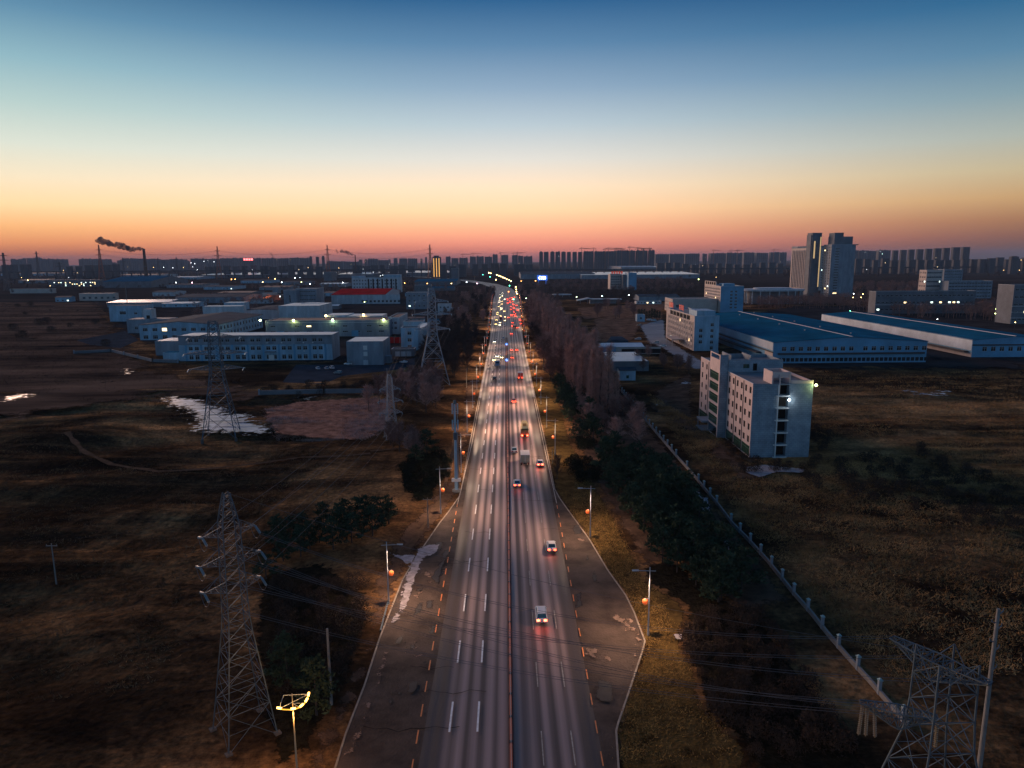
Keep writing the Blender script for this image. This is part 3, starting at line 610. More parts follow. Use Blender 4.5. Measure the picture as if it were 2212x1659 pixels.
# ---- right side -----------------------------------------------------
def abandoned():
    X0=G(1618,988).x; X1=G(1743,988).x+.6; Y0=G(1614,988.4).y; L=G(1502,900).y-Y0; W=X1-X0
    root=thing('unfinished_building','six storey unfinished concrete block with pinkish street side and open stair column','building',(X0,Y0,0))
    p0=Vector((X0,Y0,0)); H1=HT(p0,829.4); fl=H1/6.0
    Yb=L*.42; Yc=L*.62         # near wing | stair tower | far wing
    H2=H1+fl*.95; H3=H1+fl*.1
    mats=[M['tile_wall'],M['wall_pink'],M['roof_grey'],M['hole'],M['trim'],M['dark_metal']]
    mb=MB()
    # --- near wing : west face with 6 columns, ground floor glazed
    ops=[]; 
    for r in range(5):
        for c in range(6):
            u=Yb*(c+.5)/6; ops.append((u-.8,u+.8,fl*(r+1)+.5,fl*(r+1)+2.45))
    gops=[(Yb*(k)/3+.35,Yb*(k+1)/3-.35,.25,fl-.35) for k in range(3)]
    facade(mb,(0,0,0),(0,1,0),(-1,0,0),Yb,H1,ops+gops,.1,1)
    for k in range(1,3): mb.bar((-.1,Yb*k/3,.1),(-.1,Yb*k/3,H1-.3),.22,5)
    # --- south end wall with open stair slot
    a,b=W*.435,W*.605
    slot=[(a,b,.3+fl*k,fl*(k+1)-.25) for k in range(6)]
    facade(mb,(0,0,0),(1,0,0),(0,-1,0),W,H1,slot,1.8,0)
    for k in range(6): mb.poly([(a,1.8,.3+fl*k),(b,1.8,.3+fl*k),(b,1.8,fl*(k+1)-.25),(a,1.8,fl*(k+1)-.25)],3)
    facade(mb,(W,0,0),(0,1,0),(1,0,0),L,H1,[],.3,0); facade(mb,(0,L,0),(1,0,0),(0,1,0),W,H1,[],.3,0)
    # --- far wing west face
    FL=L-Yc; fops=[]
    for r in range(5):
        for c in range(4):
            u=FL*(c+.5)/4; fops.append((u-.78,u+.78,fl*(r+1)+.5,fl*(r+1)+2.45))
    fg=[(.3,FL/2-.3,.25,fl-.35),(FL/2+.3,FL-.3,.25,fl-.35)]
    facade(mb,(0,Yc,0),(0,1,0),(-1,0,0),FL,H3,fops+fg,.1,1)
    mb.bar((-.1,Yc+FL*.5,.1),(-.1,Yc+FL*.5,H3-.3),.22,5)
    facade(mb,(0,Yc,0),(1,0,0),(0,-1,0),W*.35,H3,[],.2,0)
    # --- upper storey block behind the near wing (door and window on to the roof)
    rops=[(W*.27,W*.385,H1+.95,H1+2.3),(W*.45,W*.53,H1+.05,H1+2.5)]
    facade(mb,(0,Yb,0),(1,0,0),(0,-1,0),W,H2,[o for o in rops],.3,0)
    facade(mb,(W,Yb,0),(0,1,0),(1,0,0),Yc-Yb+4,H2,[],.2,0)
    facade(mb,(0,Yc+4,H3),(1,0,0),(0,1,0),W,H2-H3,[],.2,0)
    facade(mb,(0,Yc,H3),(0,1,0),(-1,0,0),4,H2-H3,[],.2,1)
    # --- projecting stair tower with glazed bays
    px_=2.6
    tb=[(1.0,Yc-Yb-.15,fl*(k+1)+.1,fl*(k+2)-.75) for k in range(5)]
    facade(mb,(-px_,Yb+.3,0),(0,1,0),(-1,0,0),Yc-Yb,H2+fl*.5,tb+[(1.0,Yc-Yb-.15,.2,fl-.4),(.9,Yc-Yb-.9,H2+.1,H2+fl*.5-.35)],.25,1)
    facade(mb,(-px_,Yb+.3,0),(1,0,0),(0,-1,0),px_,H2+fl*.5,[],.2,0); facade(mb,(-px_,Yc+.3,0),(1,0,0),(0,1,0),px_,H2+fl*.5,[],.2,0)
    mb.box(-px_+.05,.1,Yb+.35,Yc+.25,H2-.3,H2-.05,2)
    mb.build('wall',mats,root)
    # roofs and parapets
    mb=MB()
    mb.box(.25,W-.25,.25,Yb,H1-.5,H1-.25,0); mb.box(.25,W-.25,Yc+4,L-.25,H3-.5,H3-.25,0); mb.box(.25,W-.25,Yb+.3,Yc+3.8,H2-1.1,H2-.9,0)
    mb.box(-.06,.24,.0,Yb-.01,H1+.002,H1+.1,1); mb.box(-.06,.24,Yc+.02,L,H3+.002,H3+.1,1)
    mb.build('roof',[M['roof_grey'],M['trim']],root)
    mb=MB()   # raised portal over the stair column and its side walls
    ht=fl*.92
    mb.box(a-2.2,a-1.95,-.1,.35,H1-.2,H1+ht*.7,0); mb.box(a-.05,a+.25,-.12,.3,H1-3,H1+ht*.75,0)
    mb.box(a-1.9,a-1.6,.4,7.2,H1-.25,H1+ht,0); mb.box(a-1.9,b-.2,7.2,7.5,H1-.25,H1+ht,0)
    mb.box(b-.1,W*.62,.05,7.5,H1-.2,H1+ht,0); mb.box(a-1.9,b,.3,.6,H1+ht*.5,H1+ht,0)
    mb.box(W*.63,W-.02,.02,.5,H1+.002,H1+.9,0); mb.box(W-.4,W-.02,.5,Yb-.02,H1+.002,H1+.7,0)
    mb.build('portal_frame',M['wall_pink'],root)
    mb=MB()
    for k in range(6): mb.box(a-.9,b+.1,-.75,-.01,fl*k+.02,fl*k+.28,0)
    mb.bar((a-.3,-.5,0),(a-.3,-.5,H1-.2),.42); mb.build('landing',M['trim'],root)
    mb=MB()   # roof garden walls on the upper block
    mb.box(.1,W-.1,Yb+.02,Yb+.3,H2+.002,H2+.35); mb.box(1.2,1.5,Yb+2,Yb+2.3,H2-.9,H2+.5); mb.box(1.2,W*.4,Yb+1.3,Yb+1.6,H2-.1,H2+.12)
    mb.box(W*.4,W*.43,Yb+1.2,Yb+1.9,H2-.9,H2+.7); mb.box(2,2.3,Yb+4,Yc+3,H2-.9,H2+1.2); mb.box(W*.5,W*.52,Yb+5,Yc+3,H2-.9,H2+.9); mb.box(2.3,W*.5,Yc+2.6,Yc+2.9,H2-.9,H2+.4)
    mb.build('parapet',M['wall_grey'],root)
    mb=MB(); mb.box(-px_-2.2,.0,Yc-.8,Yc+6,fl*.78,fl*.95); mb.bar((-px_-1.8,Yc+5.6,0),(-px_-1.8,Yc+5.6,fl*.78),.35); mb.box(-px_-2.4,0,Yc-1,Yc+6.4,.02,.3); mb.build('entrance_canopy',M['wall_grey'],root)
    place_windows(root,(0,0,0),(0,1,0),(-1,0,0),ops,.1,0,'hole'); place_windows(root,(0,0,0),(0,1,0),(-1,0,0),gops,.1,0,'green')
    place_windows(root,(0,Yc,0),(0,1,0),(-1,0,0),fops,.1,0,'hole'); place_windows(root,(0,Yc,0),(0,1,0),(-1,0,0),fg,.1,0,'green')
    place_windows(root,(-px_,Yb+.3,0),(0,1,0),(-1,0,0),tb,.25,0,'green')
    place_windows(root,(0,Yb,0),(1,0,0),(0,-1,0),[(*rops[0],'green'),(*rops[1],'hole')],.3)
    floodlamp('yellow green flood lamp glowing on the roof corner of the unfinished block',(X1+.5,Y0-.5),HT(Vector((X1+.5,Y0-.5,0)),832),YG,.32,30,parent_h=False,energy=90)
    c=(X0+(a+b)/2+1.2,Y0-.9)
    floodlamp('white flood lamp glowing in the open stair column of the unfinished block',c,HT(Vector((c[0],c[1],0)),864),COOL,.3,25,parent_h=False,energy=50)
abandoned()
def X_at(px_,py_): return G(px_,py_).x
# office with the pink facade and the red roof lettering
X0=G(1498,758).x;Y0=G(1498,758).y;Y1=G(1437,729).y;X1=G(1552,758).x;H=HT(Vector((X0,Y0,0)),683); fl=H/6
D=Y1-Y0; W=X1-X0
side=[o for o in grid(D,H,11,5,2.2,2.0,.3,fl*5,3,6)]
front=[(W*.2,W*.2+2.2,fl*k+.9,fl*k+3) for k in (1,2,3)]+[(W*.66,W*.66+2.0,fl*k+.8,fl*k+2.8) for k in range(5)]
ob=block('office_building','pink faced six storey office block with red lettering on its roof','building',X0,X1,Y0,Y1,H-.6,'wall_pink','roof_grey',[],side,par=.6,rec=.35,lit=.03)
for o in list(ob.children):
    if o.name.startswith('wall'): wob=o
bpy.data.objects.remove(wob)
mb=MB(); lo=[(D*.14+D*.72*k/6+.5,D*.14+D*.72*(k+1)/6-.5,fl*5+.2,H-.5) for k in range(6)]
facade(mb,(0,0,0),(0,1,0),(-1,0,0),D,H,side+lo,.35,0)
for o in lo: mb.poly([(.36,o[0],o[2]),(.36,o[0],o[3]),(.36,o[1],o[3]),(.36,o[1],o[2])],2)
facade(mb,(0,0,0),(1,0,0),(0,-1,0),W,H,front,.35,1); facade(mb,(W,0,0),(0,1,0),(1,0,0),D,H,[],.3,1); facade(mb,(0,D,0),(1,0,0),(0,1,0),W,H,[],.3,1)
for k in range(12): mb.box(-.25,-.01,3+(D-9)*k/11-.3,3+(D-9)*k/11+.3,.1,fl*5-.1,0)
mb.build('wall',[M['wall_cream'],M['wall_blue'],M['hole']],ob)
place_windows(ob,(0,0,0),(1,0,0),(0,-1,0),front,.35)
ra=random.Random(9)
for k in range(22):
    o=ra.choice(side); mb=MB(); y_=o[0]+ra.uniform(-.2,.8); z_=max(.3,o[2]-.85); mb.box(-.45,-.26,y_,y_+.9,z_,z_+.6); mb.build('air_conditioner',M['trim'],ob)
mb=MB(); mb.box(-8,-.3,D*.3,D*.55,4.2,4.9); mb.bar((-7.6,D*.32,0),(-7.6,D*.32,4.2),.6); mb.bar((-7.6,D*.53,0),(-7.6,D*.53,4.2),.6); mb.build('entrance_canopy',M['wall_cream'],ob)
mb=MB(); mb.box(W*.15,W*.9,D*.05,D*.3,H-.5,H+3); mb.build('penthouse',M['wall_blue'],ob)
# two groups of red characters standing on the roof edge, too small in the picture to read: strokes only
mb=MB()
def glyph(mb,y,z,s,seed):
    r=random.Random(seed)
    for k in range(3): mb.box(.5,.7,y,y+s,z+s*(k+.3)/3.2,z+s*(k+.3)/3.2+s*.1)
    for k in range(2):
        yy=y+s*r.uniform(.1,.8); mb.box(.44,.64,yy,yy+s*.12,z+r.uniform(0,.2)*s,z+s)
for k in range(3): glyph(mb,D*.93-k*4.2-3.6,H+1.2,3.6,k)
for y in (D*.93-11.5,D*.93-.5): mb.bar((.6,y,H-.3),(.6,y,H+1.4),.15)
mb.build('roof_letters',M['red_sign'],ob); mb=MB()
for k in range(3): glyph(mb,D*.55-k*4.2-3.6,H+1.2,3.6,k+5)
for y in (D*.55-11.5,D*.55-.5): mb.bar((.6,y,H-.3),(.6,y,H+1.4),.15)
mb.build('roof_letters',M['red_sign'],ob)
# the tall blue-flanked office behind
k=114.; Y0=F*HCAM/k*1.0; 
p=G(1555,675); X0,Y0=p.x,p.y; Y1=Y0*1.0+62; X1=X0+(G(1606,675).x-p.x); H=HT(p,620); fl=H/8
D=Y1-Y0;W=X1-X0
side=grid(D,H,16,5,2.4,1.6,fl*3,H-.9,2,2)
front=[(W*.42+s*W*.2,W*.42+s*W*.2+2.6,fl*kk+.8,fl*kk+2.8) for kk in range(1,7) for s in (0,1)]
o2=block('office_building','eight storey office tower with pale window face and plain blue flank behind the blue hall','building',X0,X1,Y0,Y1,H,'clad_blue','roof_grey',front,side,par=.8,sidewall='wall_cream',lit=.06)
mb=MB(); mb.box(W*.2,W*.7,8,24,H-.2,H+3.2); mb.build('penthouse',M['clad_blue'],o2)
mb=MB(); mb.box(.05,1,D*.3,D-.05,H+.85,H+5,0)
for kk in range(5): mb.box(-.05,.04,D*.33+kk*D*.13,D*.33+kk*D*.13+D*.09,H+1.5,H+4.4,1)
mb.build('roof_screen',[M['wall_cream'],M['hole']],o2)
pa=G(1492,690); block('annex','low pale annex with a dark arch against the foot of the blue flanked tower','building',pa.x+4,X0-1,Y0+8,Y0+45,HT(pa,640)*.62,'wall_cream','roof_grey',[(4,8,2,8)],grid(37,12,7,3,1.6,1.6,1),par=.5)
# big blue halls
def blue_hall(label,xl,xr,yb_,ye,ya,yfar_px,xa,front,side,wallside):
    p=G(xl,yb_); X0=p.x;X1=G(xr,yb_).x;Y0=p.y; e=HT(p,ye); rr=G(xa,yb_); r_=HT(rr,ya)
    return p,X0,X1,Y0,e,r_,rr.x-X0
p,X0,X1,Y0,e,r_,rx=blue_hall('',1669,2010,785,740,729,0,1840.6,[],[],0)
W=X1-X0;D=190
front=[(W*.055+i*4.62,W*.055+i*4.62+2.5,e*.58,e*.58+2.4) for i in range(9)]+[(W*.585+i*4.62,W*.585+i*4.62+2.5,e*.58,e*.58+2.4) for i in range(8)]
h1=gable('factory_hall','huge factory hall with deep blue roof and blue gable beside the unfinished block','factory',X0,X1,Y0,Y0+D,e,r_,'clad_blue','roof_blue',front,[],rx=rx)
mb=MB(); mb.box(2.5,W-1.5,-1.1,-.01,e*.42,e*.42+.9); mb.build('awning',M['dark_metal'],h1)
mb=MB()
for i in range(34): mb.box(2.5+i*2.45,2.5+i*2.45+1.9,-.06,-.003,.9,2.9)
mb.build('window_strip',M['glass'],h1)
mb=MB(); mb.box(-.4,-.01,-.1,D,e*.62,e+.25,0); mb.box(-.5,-.01,0,D,e*.5,e*.56,1); mb.box(-.2,-.01,0,12,.1,e*.5,2); mb.box(-3,-.02,18,D*.8,e*.3,e*.36,1); mb.build('side_cladding',[M['clad_pale'],M['dark_metal'],M['wall_cream']],h1)
mb=MB()
for i in range(9): mb.cyl(rx+(-1)**i*9,20+i*20,e+1,e+3.1,.5,.5,8)
mb.build('vent',M['metal'],h1)
p=G(2098,772); X0=p.x;Y0=p.y; e=HT(p,735); rr=G(2192,772); r_=HT(rr,727.5); rx=rr.x-X0; W=rx*2
h2=gable('factory_hall','second blue roofed hall with white side wall at the right edge','factory',X0,X0+W,Y0,Y0+195,e,r_,'clad_blue','roof_blue',[(6+i*5,8.6+i*5,e*.35,e*.62) for i in range(9)],[],rx=rx)
mb=MB(); mb.box(-.4,-.01,-.1,195,e*.4,e+.3,0); mb.box(-2.6,-.02,3,190,e*.28,e*.34,1); mb.box(-.2,-.01,0,195,.1,e*.26,2); mb.build('side_cladding',[M['clad_pale'],M['dark_metal'],M['wall_cream']],h2)
mb=MB(); mb.box(-.1,W,-.3,-.01,e*.68,e*.76); mb.build('awning',M['dark_metal'],h2)
# tower complex
p=G(1789,642); X0=p.x;Y0=p.y;X1=G(1844,642).x; H=HT(p,529); Ht=HT(p,511);Ht2=HT(p,502.5); W=X1-X0; fl=H/20
t1=block('office_tower','tall grey office tower with stepped dark top and one column of dark windows','building',X0,X1,Y0,Y0+26,H,'wall_grey','roof_grey',[(W*.17,W*.17+6,fl*k+1,fl*k+fl-.9) for k in range(1,19)],grid(26,H,3,19,4,2,3,H-2),par=.6,lit=.06)
mb=MB(); mb.box(W*.12,W*.88,2,22,H-.2,Ht); mb.box(W*.13,W*.5,3,21,Ht-.1,Ht2); mb.box(W*.86,W+3,-1,4,H-.6,H+.7); mb.build('roof_block',M['wall_dark'],t1)
# stair tower
p2=G(1787,636); Xa=X0-1; Hs=HT(p2,505)
t2=thing('stair_tower','dark slim stair tower with a warm lit slot between the two office slabs','building',(Xa-15,Y0+30,0)); mb=MB(); mb.box(0,14,0,18,0,Hs); mb.box(-1.2,0,2,17,0,Hs-3); mb.build('wall',M['wall_dark'],t2)
mb=MB(); mb.box(3,5,-.25,-.02,Hs*.6,Hs-12); mb.box(12,13.4,-.25,-.02,14,Hs-6); mb.build('lit_slot',emis('slot_glow',(1,.66,.3),.35),t2)
# slab
Xs=G(1764,628).x; Ys=G(1764,628).y+8; Hs2=HT(Vector((Xs,Ys,0)),532); Le=112
ops=[(4+i*7.2,4+i*7.2+2.1,fl*k+2.2,fl*k+fl-.5) for i in range(14) for k in range(1,8)]
ops=[(4+i*7.2,4+i*7.2+3.4,4,Hs2-9) for i in range(14)]
t3=block('office_slab','long pale office slab with tall vertical window strips left of the dark stair tower','building',Xs,Xs+16,Ys,Ys+Le,Hs2-3,'wall_cream','roof_grey',grid(16,Hs2,2,16,4,2.4,3,Hs2-4),[],par=.5,lit=.12,litstyles=('cool','lit'))
mb=MB()
for i in range(15): mb.box(-1.4,-.02,3+i*7.2,3+i*7.2+2.4,2,Hs2-6)
mb.build('pier',M['wall_cream'],t3)
for i in range(14):
    mb=MB(); u=5.5+i*7.2
    mb.poly([(-.05,u,3),(-.05,u,Hs2-8),(-.05,u+4.2,Hs2-8),(-.05,u+4.2,3)],0)
    for k in range(1,17): mb.box(-.3,-.06,u,u+4.2,Hs2*k/18,Hs2*k/18+1.3,1)
    mb.build('window_strip',[M['glass'],M['wall_grey']],t3)
mb=MB(); mb.box(0,16,0,2,Hs2-2.5,Hs2+1); mb.box(-.5,.5,0,Le,Hs2-2.4,Hs2-1.2); mb.box(0,16,Le-28,Le,Hs2-2.5,Hs2+1.5)
for i in range(9): mb.box(-.4,.4,4+i*9,5+i*9,Hs2-1.2,Hs2+.5)
mb.box(-.5,.5,0,Le-28,Hs2+.5,Hs2+1.3); mb.build('roof_pergola',M['wall_grey'],t3)
# pavilion with the flat round roof
pv=AZ(1672,905); rp=thing('pavilion','wide low hall with a flat oval roof on columns in front of the office slab','building',(pv.x,905,0))
mb=MB(); a,b=40,26; zt=HT(pv,624)
ring=lambda s,z:[(a*s*math.cos(2*PI*i/40),b*s*math.sin(2*PI*i/40),z) for i in range(40)]
mb.prism(ring(1,zt-2.2),ring(1,zt)); mb.prism(ring(.6,zt),ring(.6,zt+1.6)); mb.build('roof',M['wall_white'],rp)
mb=MB()
for i in range(40):
    if i%2==0: mb=MB(); mb.cyl(a*.93*math.cos(2*PI*i/40),b*.93*math.sin(2*PI*i/40),0,zt-2.2,.7,.7,8); mb.build('column',M['wall_white'],rp)
mb=MB(); mb.prism(ring(.8,0),ring(.8,zt-2.3)); mb.build('wall',M['wall_dark'],rp)
# white halls strung along the far right campus
def far_block(name,label,cat,x0,x1,yb_,yt,depth,wall,roof,cols=0,rows=0,ww=2.2,wh=1.8,lit=0,par=.5,bands=(),pair=0,side=None,litstyles=('lit','cool')):
    p=G(x0,yb_);q=G(x1,yb_); H=HT(p,yt); W=q.x-p.x
    fr=grid(W,H,cols,rows,ww,wh,.8,H-.3,1,1,pair) if cols else []
    sd=grid(depth,H,side,rows,ww,wh,.8,H-.3,1,1) if side else []
    return block(name,label,cat,p.x,q.x,p.y,p.y+depth,H,wall,roof,fr,sd,par=par,lit=lit,bands=bands,litstyles=litstyles)
far_block('teaching_block','pale six storey block with close rows of windows at the right side','building',1997,2034,643,584,18,'wall_cream','roof_grey',7,6,3,2.2,.03,side=3)
far_block('teaching_block','set back upper block with a pillared top floor right of the office towers','building',2036,2080,628,583,18,'wall_grey','roof_grey',9,7,2,2,.03)
far_block('teaching_block','long grey block with balcony bands and few lights beside the pale six storey block','building',2046,2149,645,608,20,'wall_grey','roof_grey',15,5,3.4,1.8,.03)
far_block('classroom_building','long low two storey classroom building with many lit windows behind bare trees','building',1889,2117,678,631,14,'wall_dark','roof_grey',22,3,2.6,1.7,.16,bands=(9,))
far_block('classroom_building','dark block with lit ground floor at the right edge','building',2182,2330,700,617,20,'wall_dark','roof_grey',12,5,3.2,1.8,.2,bands=(5,10,15))
# small yard buildings near the road
p=G(1338,822); q=G(1373,822); h=HT(p,800)
gh=gable('gatehouse','small white house with one green framed window near the far end of the fence','house',p.x,q.x,p.y,p.y+7,h,h+.9,'wall_blue','roof_slate',[((q.x-p.x)*.42,(q.x-p.x)*.42+1.3,1,2.5,'green')],axis='x',ridgecap=False)
p=G(1321,802); q=G(1402,802); h=HT(p,781)
block('depot','single storey depot with a broad pale flat roof behind the gatehouse','building',p.x,q.x,p.y,p.y+38,h,'wall_dark','roof_white',[],[],par=.15,sidewall='wall_blue')
p=G(1300,765); q=G(1391,765); h=HT(p,750)
sh=gable('shed','long low shed with pale roof and a blue end box beside the yard','shed',p.x,q.x,p.y,p.y+20,h,h+1.2,'wall_cream','roof_white',[(12,36,.2,h-1.2,'hole')],axis='x',ridgecap=False)
mb=MB(); mb.box(-3,8,-3,-.02,0,h+.6); mb.build('end_box',M['clad_blue'],sh)
p=G(1447,692); far_block('hut','small pale blue hut beside parked cars at the head of the concrete yard','hut',1376,1393,695,681,8,'wall_blue','roof_white',1,1,1.8,2.2)
p=G(1320,746); rf=thing('sunken_shed','low grey lean to roof in the brown plot behind the long shed','shed',(G(1316,745).x,G(1316,745).y,0)); w_=G(1360,745).x-G(1316,745).x
mb=MB(); mb.prism([(0,0,0),(w_,0,0),(w_-1,0,3),(1,0,3)],[(0,14,0),(w_,14,0),(w_-3,14,4.2),(3,14,4.2)]); mb.build('roof',M['roof_slate'],rf)
# filling-station canopy, ring roof, long sheds in the middle distance right
p=G(1247,657); cn=thing('filling_station','low white canopy with curved roof edge beside the brown field','canopy',(p.x,p.y,0)); w_=G(1345,657).x-p.x
mb=MB(); mb.loft([[(x,0,h0),(x,16,h0),(x,16,h0+1.1),(x,0,h0+1.1)] for x,h0 in [(0,4),(w_*.1,4.8),(w_*.25,6.6),(w_*.35,5.4),(w_,5.2)]]); mb.build('canopy_roof',M['wall_white'],cn)
mb=MB()
for i in range(6): mb=MB(); mb.cyl(w_*(.08+.17*i),8,0,5,.35,.35,8); mb.build('column',M['wall_grey'],cn)
mb=MB(); mb.box(w_*.3,w_*.9,9,15,0,4.6); mb.build('kiosk',M['wall_grey'],cn)
p=G(1214,641); rg=thing('ring_roof','white oval ring shaped canopy above the bare trees right of the road','canopy',(p.x,p.y,0)); zt=HT(p,637)
mb=MB(); rr=[(math.cos(2*PI*i/32),math.sin(2*PI*i/32)) for i in range(32)]
mb.loft([[(c*a*15,c2*a*11,z) for a,z in ((1,zt),(1,zt+1.3),(.55,zt+1.6),(.55,zt+.4))] for c,c2 in rr+[rr[0]]],caps=False); mb.build('canopy_roof',M['wall_white'],rg)
for xx,yy in ((0,-9),(-11,0),(11,0)): mb=MB(); mb.cyl(xx,yy,0,zt+.3,.5,.5,8); mb.build('column',M['wall_grey'],rg)
far_block('red_shop','long low shop row with a red and white front beyond the brown field','building',1375,1430,657,652,14,'wall_white','roof_slate',8,1,2,1.6,.1)
gable('shed','pale blue shed roof beyond the brown field','shed',G(1380,650).x,G(1470,650).x,G(1380,650).y,G(1380,650).y+40,6,8,'wall_grey','roof_slate',axis='x',ridgecap=False)
mb=None
# ---- left side ------------------------------------------------------
p=G(389,780);q=G(714.5,780);H=HT(p,726);W=q.x-p.x; fl=H/3
ops=[]
for r in range(3):
    for c in range(9):
        u=4+(W-8)*(c+.5)/9
        for s in (-1,1): ops.append((u+s*1.75-1.2,u+s*1.75+1.2,fl*r+(1.2 if r else .8),fl*r+(3.4 if r<2 else 3.2)))
sd=[]
b1=block('factory_office','long three storey pale blue factory office with paired windows and flat white roof','building',p.x,q.x,p.y,G(734,768).y,H,'wall_blue','roof_white',ops,sd,par=.12,rec=.3,sidewall='wall_grey',lit=.0,split=(fl*2,'wall_grey'))
mb=MB(); mb.box(-.05,W+.05,-.3,-.01,fl*1.93,fl*2.12,0); mb.box(-.9,W+.9,-.9,-.01,H-.25,H+.25,0)
for c in range(10):
    u=4+(W-8)*c/9; mb.box(u-.55,u+.55,-.22,-.012,0,fl*1.92,1)
mb.build('cornice',[M['wall_grey'],M['clad_blue']],b1)
ra=random.Random(4)
for k in range(16):
    o=ra.choice(ops); mb=MB(); x_=o[0]+ra.uniform(-.2,.6); z_=max(.3,o[2]-.95); mb.box(x_,x_+.9,-.42,-.01,z_,z_+.65); mb.build('air_conditioner',M['trim'],b1)
mb=MB(); u=4+(W-8)*.61; mb.box(u-3,u+3,-2.6,-.32,fl*1.02,fl*1.12); mb.build('entrance_canopy',M['wall_grey'],b1)
mb=MB(); mb.box(u-1.6,u+1.6,-.28,-.24,.05,3.2); mb.build('door',M['trim'],b1)
p=G(750,788.8);q=G(828,788.8);H=HT(p,738); W=q.x-p.x
b2=block('workshop','windowless grey box building with two white panels and pale roof','building',p.x,q.x,p.y,G(843,775).y,H,'wall_grey','roof_white',[],[],par=.12)
mb=MB(); mb.box(W*.46,W*.46+2.2,-.15,-.01,5,7.4); mb.box(W*.46,W*.46+2.2,-.15,-.01,8.4,10.8); mb.build('wall_panel',M['trim'],b2)
mb=MB(); mb.box(W*.45,W*.45+2.6,-.12,-.01,.05,2.8); mb.build('door',M['wall_white'],b2)
mb=MB(); mb.box(W*.02,W*.16,-2,-.01,2.4,2.6); mb.build('awning',M['wall_grey'],b2); mb=MB(); mb.box(W+.01,W+3,6,12,0,4); mb.build('porch',M['wall_grey'],b2)
p=G(867,757);q=G(903.6,757);H=HT(p,709.5); W=q.x-p.x
block('tower_house','narrow three storey blue block in front of a long white wing near the first pylon','building',p.x,q.x,p.y,p.y+12,H,'wall_blue','roof_slate',[(W*.38,W*.38+2.6,z,z+2.2) for z in (1.2,5.6,10)],[],par=.4)
block('white_wing','long white two storey wing running back from the narrow blue block','building',q.x-6,q.x-.3,p.y+12.2,p.y+75,H*.78,'wall_white','roof_white',[],grid(62,H*.78,12,2,2,1.6,1,None,1,1),par=.3)
p=G(846,770);q=G(894.6,770);H=HT(p,755); W=q.x-p.x
g1=block('garage','low garage with three white roller doors below the narrow blue block','garage',p.x,q.x,p.y,p.y+9,H,'wall_dark','roof_slate',[],[],par=.25)
for i in range(3):
    mb=MB(); mb.box(2.2+i*3.4,5.1+i*3.4,-.1,-.01,.05,3.0); mb.build('roller_door',M['wall_white'],g1)
p=G(839.6,722);q=G(862.5,722);H=HT(p,687); W=q.x-p.x
block('dormitory','two storey pale block with brown roof end on to the road','building',p.x,q.x,p.y,G(880,709).y,H,'wall_white','roof_brown',[(W*.2+s*W*.35,W*.2+s*W*.35+2,z,z+1.9) for s in (0,1) for z in (4,8)],grid(44,H,9,2,1.8,1.6,3),par=.4)
p=G(872,725);q=G(914.5,725);H=HT(p,695.5); W=q.x-p.x
block('small_office','white block with flat orange brown roof and two windows behind the narrow blue block','building',p.x,q.x,p.y,p.y+14,H,'wall_blue','roof_brown',[(W*.3,W*.3+2.4,5,7.4),(W*.75,W*.75+2,5,7.4)],[],par=.3)
sx=thing('red_fence_panel','red painted site hoarding between workshop and narrow blue block','hoarding',(G(790,742).x,G(790,742).y,0)); 
mb=MB(); w_=G(888,742).x-G(790,742).x; mb.box(0,w_,0,.3,0,4.2); mb.build('panel',M['roof_red'],sx)
mb=MB()
for i in range(9): mb.box(w_*i/8-.1,w_*i/8+.1,-.25,-.01,0,4.3)
mb.build('post',M['metal'],sx)
# long warehouse with flood lamps
p=G(575,728);q=G(839,728);H=HT(p,694); W=q.x-p.x
fr=[]
for i in range(10):
    u=W*(i+.6)/10.3; fr.append((u-2,u+2,3.2,4.4)); 
    if i%3!=1: fr.append((u-1.8,u+1.8,7.4,8.6,'lit' if i in(3,4) else 'plain'))
b5=block('warehouse','long grey warehouse with flood lamps along its front and blue doors','warehouse',p.x,q.x,p.y,p.y+30,H,'wall_grey','roof_brown',fr,[],par=.3,bands=(H-1.5,),litstyles=('amber',))
for u in (W*.12,W*.72):
    mb=MB(); mb.box(u-2.6,u+2.6,-.15,-.01,.05,4.6); mb.build('door',M['clad_blue'],b5)
Yw=p.y
for (xx,yy,c,lab) in [(626,692,YG,'greenish flood lamp'),(712,691,(.7,1,.55),'pale green flood lamp'),(823.6,691,YG,'yellow flood lamp'),(553,692,(.9,1,.5),'white green flood lamp')]:
    g=AZ(xx,Yw-1); floodlamp(lab+{626:' second from the left',712:' in the middle',823.6:' at the right end',553:' at the left end'}[xx]+' of the warehouse front',g,HT(g,yy),c,.75,14,'flood lamps along the warehouse front',False,energy=300)
for (xx,yy,lab) in [(697.7,682,'left of the white roof sheds'),(780,680,'in front of the white roof sheds')]:
    g=AZ(xx,Yw+34); floodlamp('amber flood lamp above the warehouse roof '+lab,g,HT(g,yy),WARM,.8,14,'flood lamps along the warehouse front',energy=250)
def shed_at(label,x0,x1,yb_,yt,depth,wall,roof,name='shed',cat='shed',D=None,**kw):
    p=G(x0,yb_);q=G(x1,yb_); H=HT(p,yt)
    return block(name,label,cat,p.x,q.x,p.y,p.y+depth,H,wall,roof,kw.get('front',[]),kw.get('side',[]),par=kw.get('par',.12),lit=kw.get('lit',0))
shed_at('white flat roofed shed behind the warehouse, left of two',703,751,717,681.5,26,'wall_blue','roof_white')
shed_at('white flat roofed shed behind the warehouse, right of two',752,826,717,682.5,24,'wall_white','roof_white')
